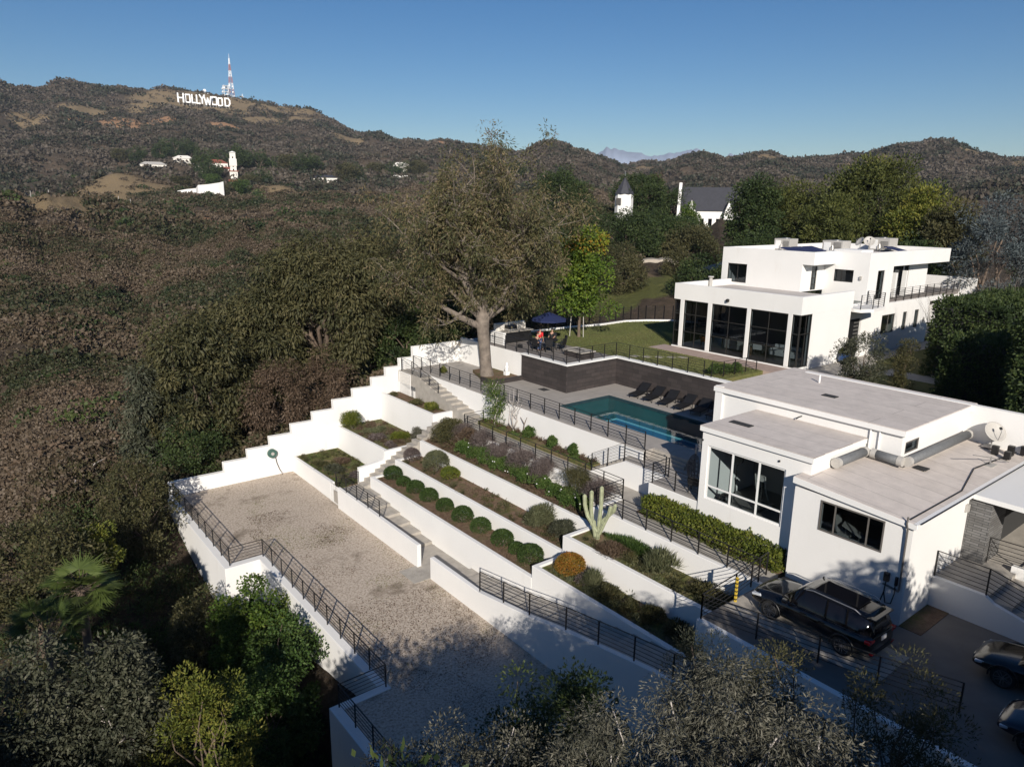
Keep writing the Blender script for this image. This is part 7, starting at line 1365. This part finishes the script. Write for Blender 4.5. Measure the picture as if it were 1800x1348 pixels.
villa('villa', 'small low white house just left of the sparse tree', 390, 690, 34, [(0,0,12,8,0,3.4,'hip',3),(-9,1,5,5,0,5,'flat',1)], roofm=M_cream)
villa('villa', 'tiny white house on the slope below the mountain', 470, 950, 62, [(0,0,14,9,0,5,'hip',3)], roofm=M_cream)
# white wall on the far hill
for nm, a, b, za, zb_, lab in (('a',(145.6,560),(148.5,519),15.5,14.5,'lower left part of the long white wall on the far hill'),('b',(153.5,519),(176,505),14.2,14.0,'taller right part of the long white wall on the far hill')):
    pass
mb = MB()
PW = [(148,575,17,22.0),(151.5,560,16,23),(154,548,15.5,25),(158,538,14,25.6),(170,524,13.2,26.6),(180,512,12.6,28)]
def far_pt(px_az, d, z): return (d*math.cos(R(px_az)), d*math.sin(R(px_az)), z)
segs = [(75.9,572,14,17.6),(75.3,566,13.5,18.8),(74.7,560,13,19.4),(74.55,552,12,21.4),(73.9,545,11.5,21.9),(73.2,538,11,22.9),(72.85,533,10.5,23.7)]
for (a0,d0,z0,t0), (a1,d1,z1,t1) in zip(segs, segs[1:]):
    p, q = far_pt(a0,d0,0), far_pt(a1,d1,0); mb.add([(p[0],p[1],z0-12),(q[0],q[1],z1-12),(q[0]+.5,q[1]+.8,z1-12),(p[0]+.5,p[1]+.8,z0-12),(p[0],p[1],t0),(q[0],q[1],t1),(q[0]+.5,q[1]+.8,t1),(p[0]+.5,p[1]+.8,t0)], [(0,3,2,1),(4,5,6,7),(0,1,5,4),(1,2,6,5),(2,3,7,6),(3,0,4,7)])
single('hill_wall', mb, M_white, 'long stepped white retaining wall on the far hill below the tower', 'wall')
# turret and gabled house on the hill behind
t = Thing('turret', (149.6,140.3,8), 'white turret with a steep dark pointed roof standing in the trees', 'turret'); tz = 8
t.part('wall', MB().tube([(149.6,140.3,tz-6),(149.6,140.3,tz+6.3)], 2.45, 8), M_white); t.part('roof', MB().add([(149.6+2.8*math.cos(math.pi*(2*k+1)/8), 140.3+2.8*math.sin(math.pi*(2*k+1)/8), tz+6.3) for k in range(8)]+[(149.6,140.3,tz+10.8)], [(k,(k+1)%8,8) for k in range(8)]+[tuple(range(8))[::-1]]), M_slate)
f = t.part('window', MB().box(147.1,147.4,139.3,140.9,tz+3.4,tz+5.2), M_gframe); t.part('finial', MB().tube([(149.6,140.3,tz+11),(149.6,140.3,tz+12.2)], .08, 6), M_metal)
cx, cy, cz = 172.0, 127.5, 5.0; rz = face_rot(cx, cy)
t = Thing('gabled_house', (cx,cy,cz), 'large white house with steep dark roofs and pointed gables', 'house', rz=rz, local=True)
t.part('wall', MB().box(0,9,-9.5,9.5,-5,5.2), M_white)
t.part('roof', MB().add([(-.4,-9.0,5.1),(9.4,-9.0,5.1),(9.4,9.0,5.1),(-.4,9.0,5.1),(4.5,-9.0,11.6),(4.5,9.0,11.6)], [(0,3,5,4),(1,4,5,2),(0,4,1),(3,2,5),(0,1,2,3)]), M_slate)
for s, xx in ((1, 9.4),(-1,-9.4)):
    t.part('gable_wall', MB().ext([(-.9,-4),(9.9,-4),(9.9,5.2),(4.5,12.8),(-.9,5.2)], 'y', xx-.4, xx+.4), M_white)
for a, w, h in ((5.8,2.6,6.4),(-4.2,2.4,6.0),(-7.4,2.2,6.2)):
    t.part('front_gable', MB().ext([(a-w/2,-4),(a+w/2,-4),(a+w/2,4.4 if a < 0 else 5),(a,h+1.8),(a-w/2,4.4 if a < 0 else 5)], 'x', -2.4, -.02), M_white); t.part('gable_roof', MB().bar((-1.2,a-w/2-.2,4.5),(-1.2,a,h+2),2.8,.2).bar((-1.2,a+w/2+.2,4.5),(-1.2,a,h+2),2.8,.2), M_slate)
    t.part('window', MB().box(-2.46,-2.38,a-.4,a+.4,.5,2.6), M_carglass)
for a in (-1.5,.6,2.8): t.part('window', MB().box(-.08,.05,a-.5,a+.5,1,3), M_carglass)
single('hillside_wall', MB().box(152.5,165,110,110.6,-2,5.2), M_road, 'pale retaining wall at the foot of the gabled house garden', 'wall')
t = Thing('small_house', (124,73.5,1), 'small house with dark pointed roof peeping over the roof edge', 'house'); t.part('wall', MB().box(122,126,71.5,75.5,-2,5.2), M_white); t.part('roof', MB().add([(121.6,71.1,5.2),(126.4,71.1,5.2),(126.4,75.9,5.2),(121.6,75.9,5.2),(124,73.5,7.6)], [(0,1,4),(1,2,4),(2,3,4),(3,0,4),(3,2,1,0)]), M_slate)
# pale tracks
def track(name, pts, w, mat, kind='structure'):
    mb = MB(); P = [Vector((x, y, 0)) for x, y in pts]
    fine = []
    for a, b in zip(P, P[1:]):
        for k in range(8): fine.append(a+(b-a)*k/8)
    fine.append(P[-1]); vs = []
    for i, p in enumerate(fine):
        d = (fine[min(i+1, len(fine)-1)]-fine[max(i-1, 0)]).normalized(); s = Vector((-d.y, d.x, 0))*w/2
        zc = max(hz(p.x+s.x*k, p.y+s.y*k) for k in (-1, 0, 1))+.35
        for k in (-1, 1): vs.append((p.x+s.x*k, p.y+s.y*k, zc))
        for k in (-1, 1): vs.append((p.x+s.x*k*1.2, p.y+s.y*k*1.2, zc-3))
    for i in range(len(fine)-1):
        a = i*4; b = a+4; mb.f += [(a,a+1,b+1,b),(a+2,a,b,b+2),(a+1,a+3,b+3,b+1)]
    mb.v = vs; struct(name, mb, mat)
track('hill_track', [(101,104),(104,98),(110,92),(117,86),(124,80),(134,74)], 4.2, M_road)
track('hill_track', [(84,105),(89,101),(93,97)], 4.5, M_road)
track('ridge_road', [(120,520),(150,498),(168,492),(182,488)], 9, M_road)
# fence beyond the lawn
t = Thing('lawn_fence', (39.5,49.2,-.3), 'thin dark fence along the curved far edge of the lawn', 'fence'); bars = MB(); FP = [(39.4,49.0),(41.8,49.1),(45.2,48.9),(49.1,48.4),(52.5,48.6),(54.8,47.7),(57,46.1),(58.2,43.6)]
for a, b in zip(FP, FP[1:]):
    for k in range(7): bars.bar((*a,.12+k*.2),(*b,.12+k*.2),.02)
    n = 3
    for i in range(n): x, y = a[0]+(b[0]-a[0])*i/n, a[1]+(b[1]-a[1])*i/n; t.part('post', MB().box(x-.04,x+.04,y-.04,y+.04,-.4,1.5), M_black)
t.part('rails', bars, M_black)
# posts and lamp heads along the left ridge
for i, (az_, d) in enumerate([(84.6,372),(83.6,376),(82.2,382),(81.3,386),(79.6,395),(78.9,398)]):
    x, y = d*math.cos(R(az_)), d*math.sin(R(az_)); z = hz(x, y); t = Thing('ridge_post', (x,y,z), 'thin pale post on the left ridge, '+['first','second','third','fourth','fifth','sixth'][i]+' from the left', 'post', 'posts along the left ridge'); t.part('pole', MB().tube([(x,y,z-1),(x,y,z+4.6)], .12, 6), M_grey); t.part('box', MB().box(x-.5,x+.5,y-.3,y+.3,z+.3,z+1.1), M_cream)
# trees round the hilltop villas and on the far slopes
k = 0
FT = [(79.2,960,16,9,L_olive,'leftmost of the far hill trees, beyond the low white villa'),(78.2,950,18,9,L_dark,'left of the low white villa on the far hill'),(76.7,960,22,10,L_dark,'behind the right end of the low white villa'),(75.9,965,25,11,L_dark,'tall one left of the gabled villa'),
 (74.9,990,20,10,L_dark,'behind the gabled villa'),(74.25,790,24,9,L_dark,'tall pointed one between gabled villa and tower villa'),(73.7,740,20,10,L_dark,'dark one hiding the left end of the tower villa'),(73.5,680,14,8,L_rose,'fresh green low one above the far white wall'),(73.0,850,20,10,L_dark,'behind the red roof of the tower villa'),
 (71.6,800,24,12,L_dark,'just right of the white tower'),(71.0,690,14,9,L_olive,'low olive one below and right of the white tower'),(70.4,700,17,10,L_dark,'dark one above the far road, right of the tower'),(70.3,820,26,13,L_dark,'high one on the knoll right of the tower'),(69.2,840,24,12,L_dark,'second high one on the knoll right of the tower'),(68.3,800,19,10,L_olive,'olive one behind the tan hill top'),
 (67.3,790,19,11,L_dark,'dark one right behind the tan hill'),(66.6,800,17,10,L_dark,'second dark one right behind the tan hill'),(64.2,760,20,11,L_olive,'tall olive one right of the low ridge house'),(63.5,770,20,10,L_dark,'dark one paired with the tall olive one right of the ridge house'),(62.0,860,20,11,L_olive,'olive one left of the sparse tree, above the small houses'),
 (60.8,900,20,11,L_dark,'dark one in the saddle left of the sparse tree'),(59.9,930,18,10,L_dark,'dark one highest up the slope left of the sparse tree'),(59.0,870,20,11,L_olive,'olive one seen through the left edge of the sparse tree'),(56.6,900,20,11,L_dark,'one behind the upper left part of the sparse tree'),(54.2,820,20,10,L_olive,'one behind the middle of the sparse tree'),(51.5,800,18,10,L_dark,'one behind the right part of the sparse tree'),
 (72.9,600,12,8,L_olive,'low one right of the end of the far white wall'),(71.8,610,13,9,L_rose,'fresh green one over the far road'),(75.6,640,10,8,L_olive,'low one just left of the far white wall')]
protos = {}
for i, (az_, d, h, r, m, lab) in enumerate(FT):
    x, y = d*math.cos(R(az_)), d*math.sin(R(az_)); z = hz(x, y)
    if m.name not in protos:
        o = tree('hilltop_tree', 'x', 'tree', x, y, z, 20, 8.2, 8.0, m, 500+i, group='trees round the hilltop villas', nc=60, per=60, cr=2.2, ll=1.1, lw=.6, trunk=.7, cz=10.5); protos[m.name] = o
    else: o = copy_tree(protos[m.name]); o.location = (x,y,z)
    o.scale = (r/9, r/9, h/20); o.rotation_euler.z = i*1.3; o['label'] = 'tree, '+lab
# very distant mountains, blue from haze painted into their colour
def far_range(name, pk, d):
    mb = MB(); top = []; n = 220; a0, a1 = pk[0][0], pk[-1][0]
    for i in range(n+1):
        a = a0+(a1-a0)*i/n; z = np.interp(a, [p[0] for p in pk], [p[1] for p in pk])+(float(fbm(np.array([a*3.]), np.array([1.]), 4, 9)[0])-.5)*120; top.append((a, z))
    for a, z in top:
        for (dd, f) in ((d-2600, 0), (d-1200, .55), (d, 1), (d+2500, 0)): mb.v.append((dd*math.cos(R(a)), dd*math.sin(R(a)), z*f-(200 if f == 0 else 0)))
    for i in range(n):
        for j in range(3): mb.f.append((i*4+j, i*4+j+1, i*4+5+j, i*4+4+j))
    return struct(name, mb, M_far, smooth=True)
M_far = plain('haze_tinted_rock', (.33,.39,.50), .95, noise=.15, nscale=.002)  # pale sky-like haze is put into the rock colour
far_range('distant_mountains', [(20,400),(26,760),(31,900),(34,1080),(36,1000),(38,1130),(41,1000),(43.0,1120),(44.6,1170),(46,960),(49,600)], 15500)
# ---------------- air ----------------
hm = bpy.data.materials.new('haze_air'); hm.use_nodes = True; ht = hm.node_tree; ht.nodes.clear()
pv = ht.nodes.new('ShaderNodeVolumePrincipled'); pv.inputs['Color'].default_value = (.75,.85,1,1); pv.inputs['Density'].default_value = .00006; pv.inputs['Anisotropy'].default_value = .0
ho = ht.nodes.new('ShaderNodeOutputMaterial'); ht.links.new(pv.outputs[0], ho.inputs['Volume'])
MB().box(-12150,12150,-12150,12150,-95,345).build('haze', hm, None, kind='stuff')
sc.cycles.volume_bounces = 0; sc.cycles.volume_max_steps = 64
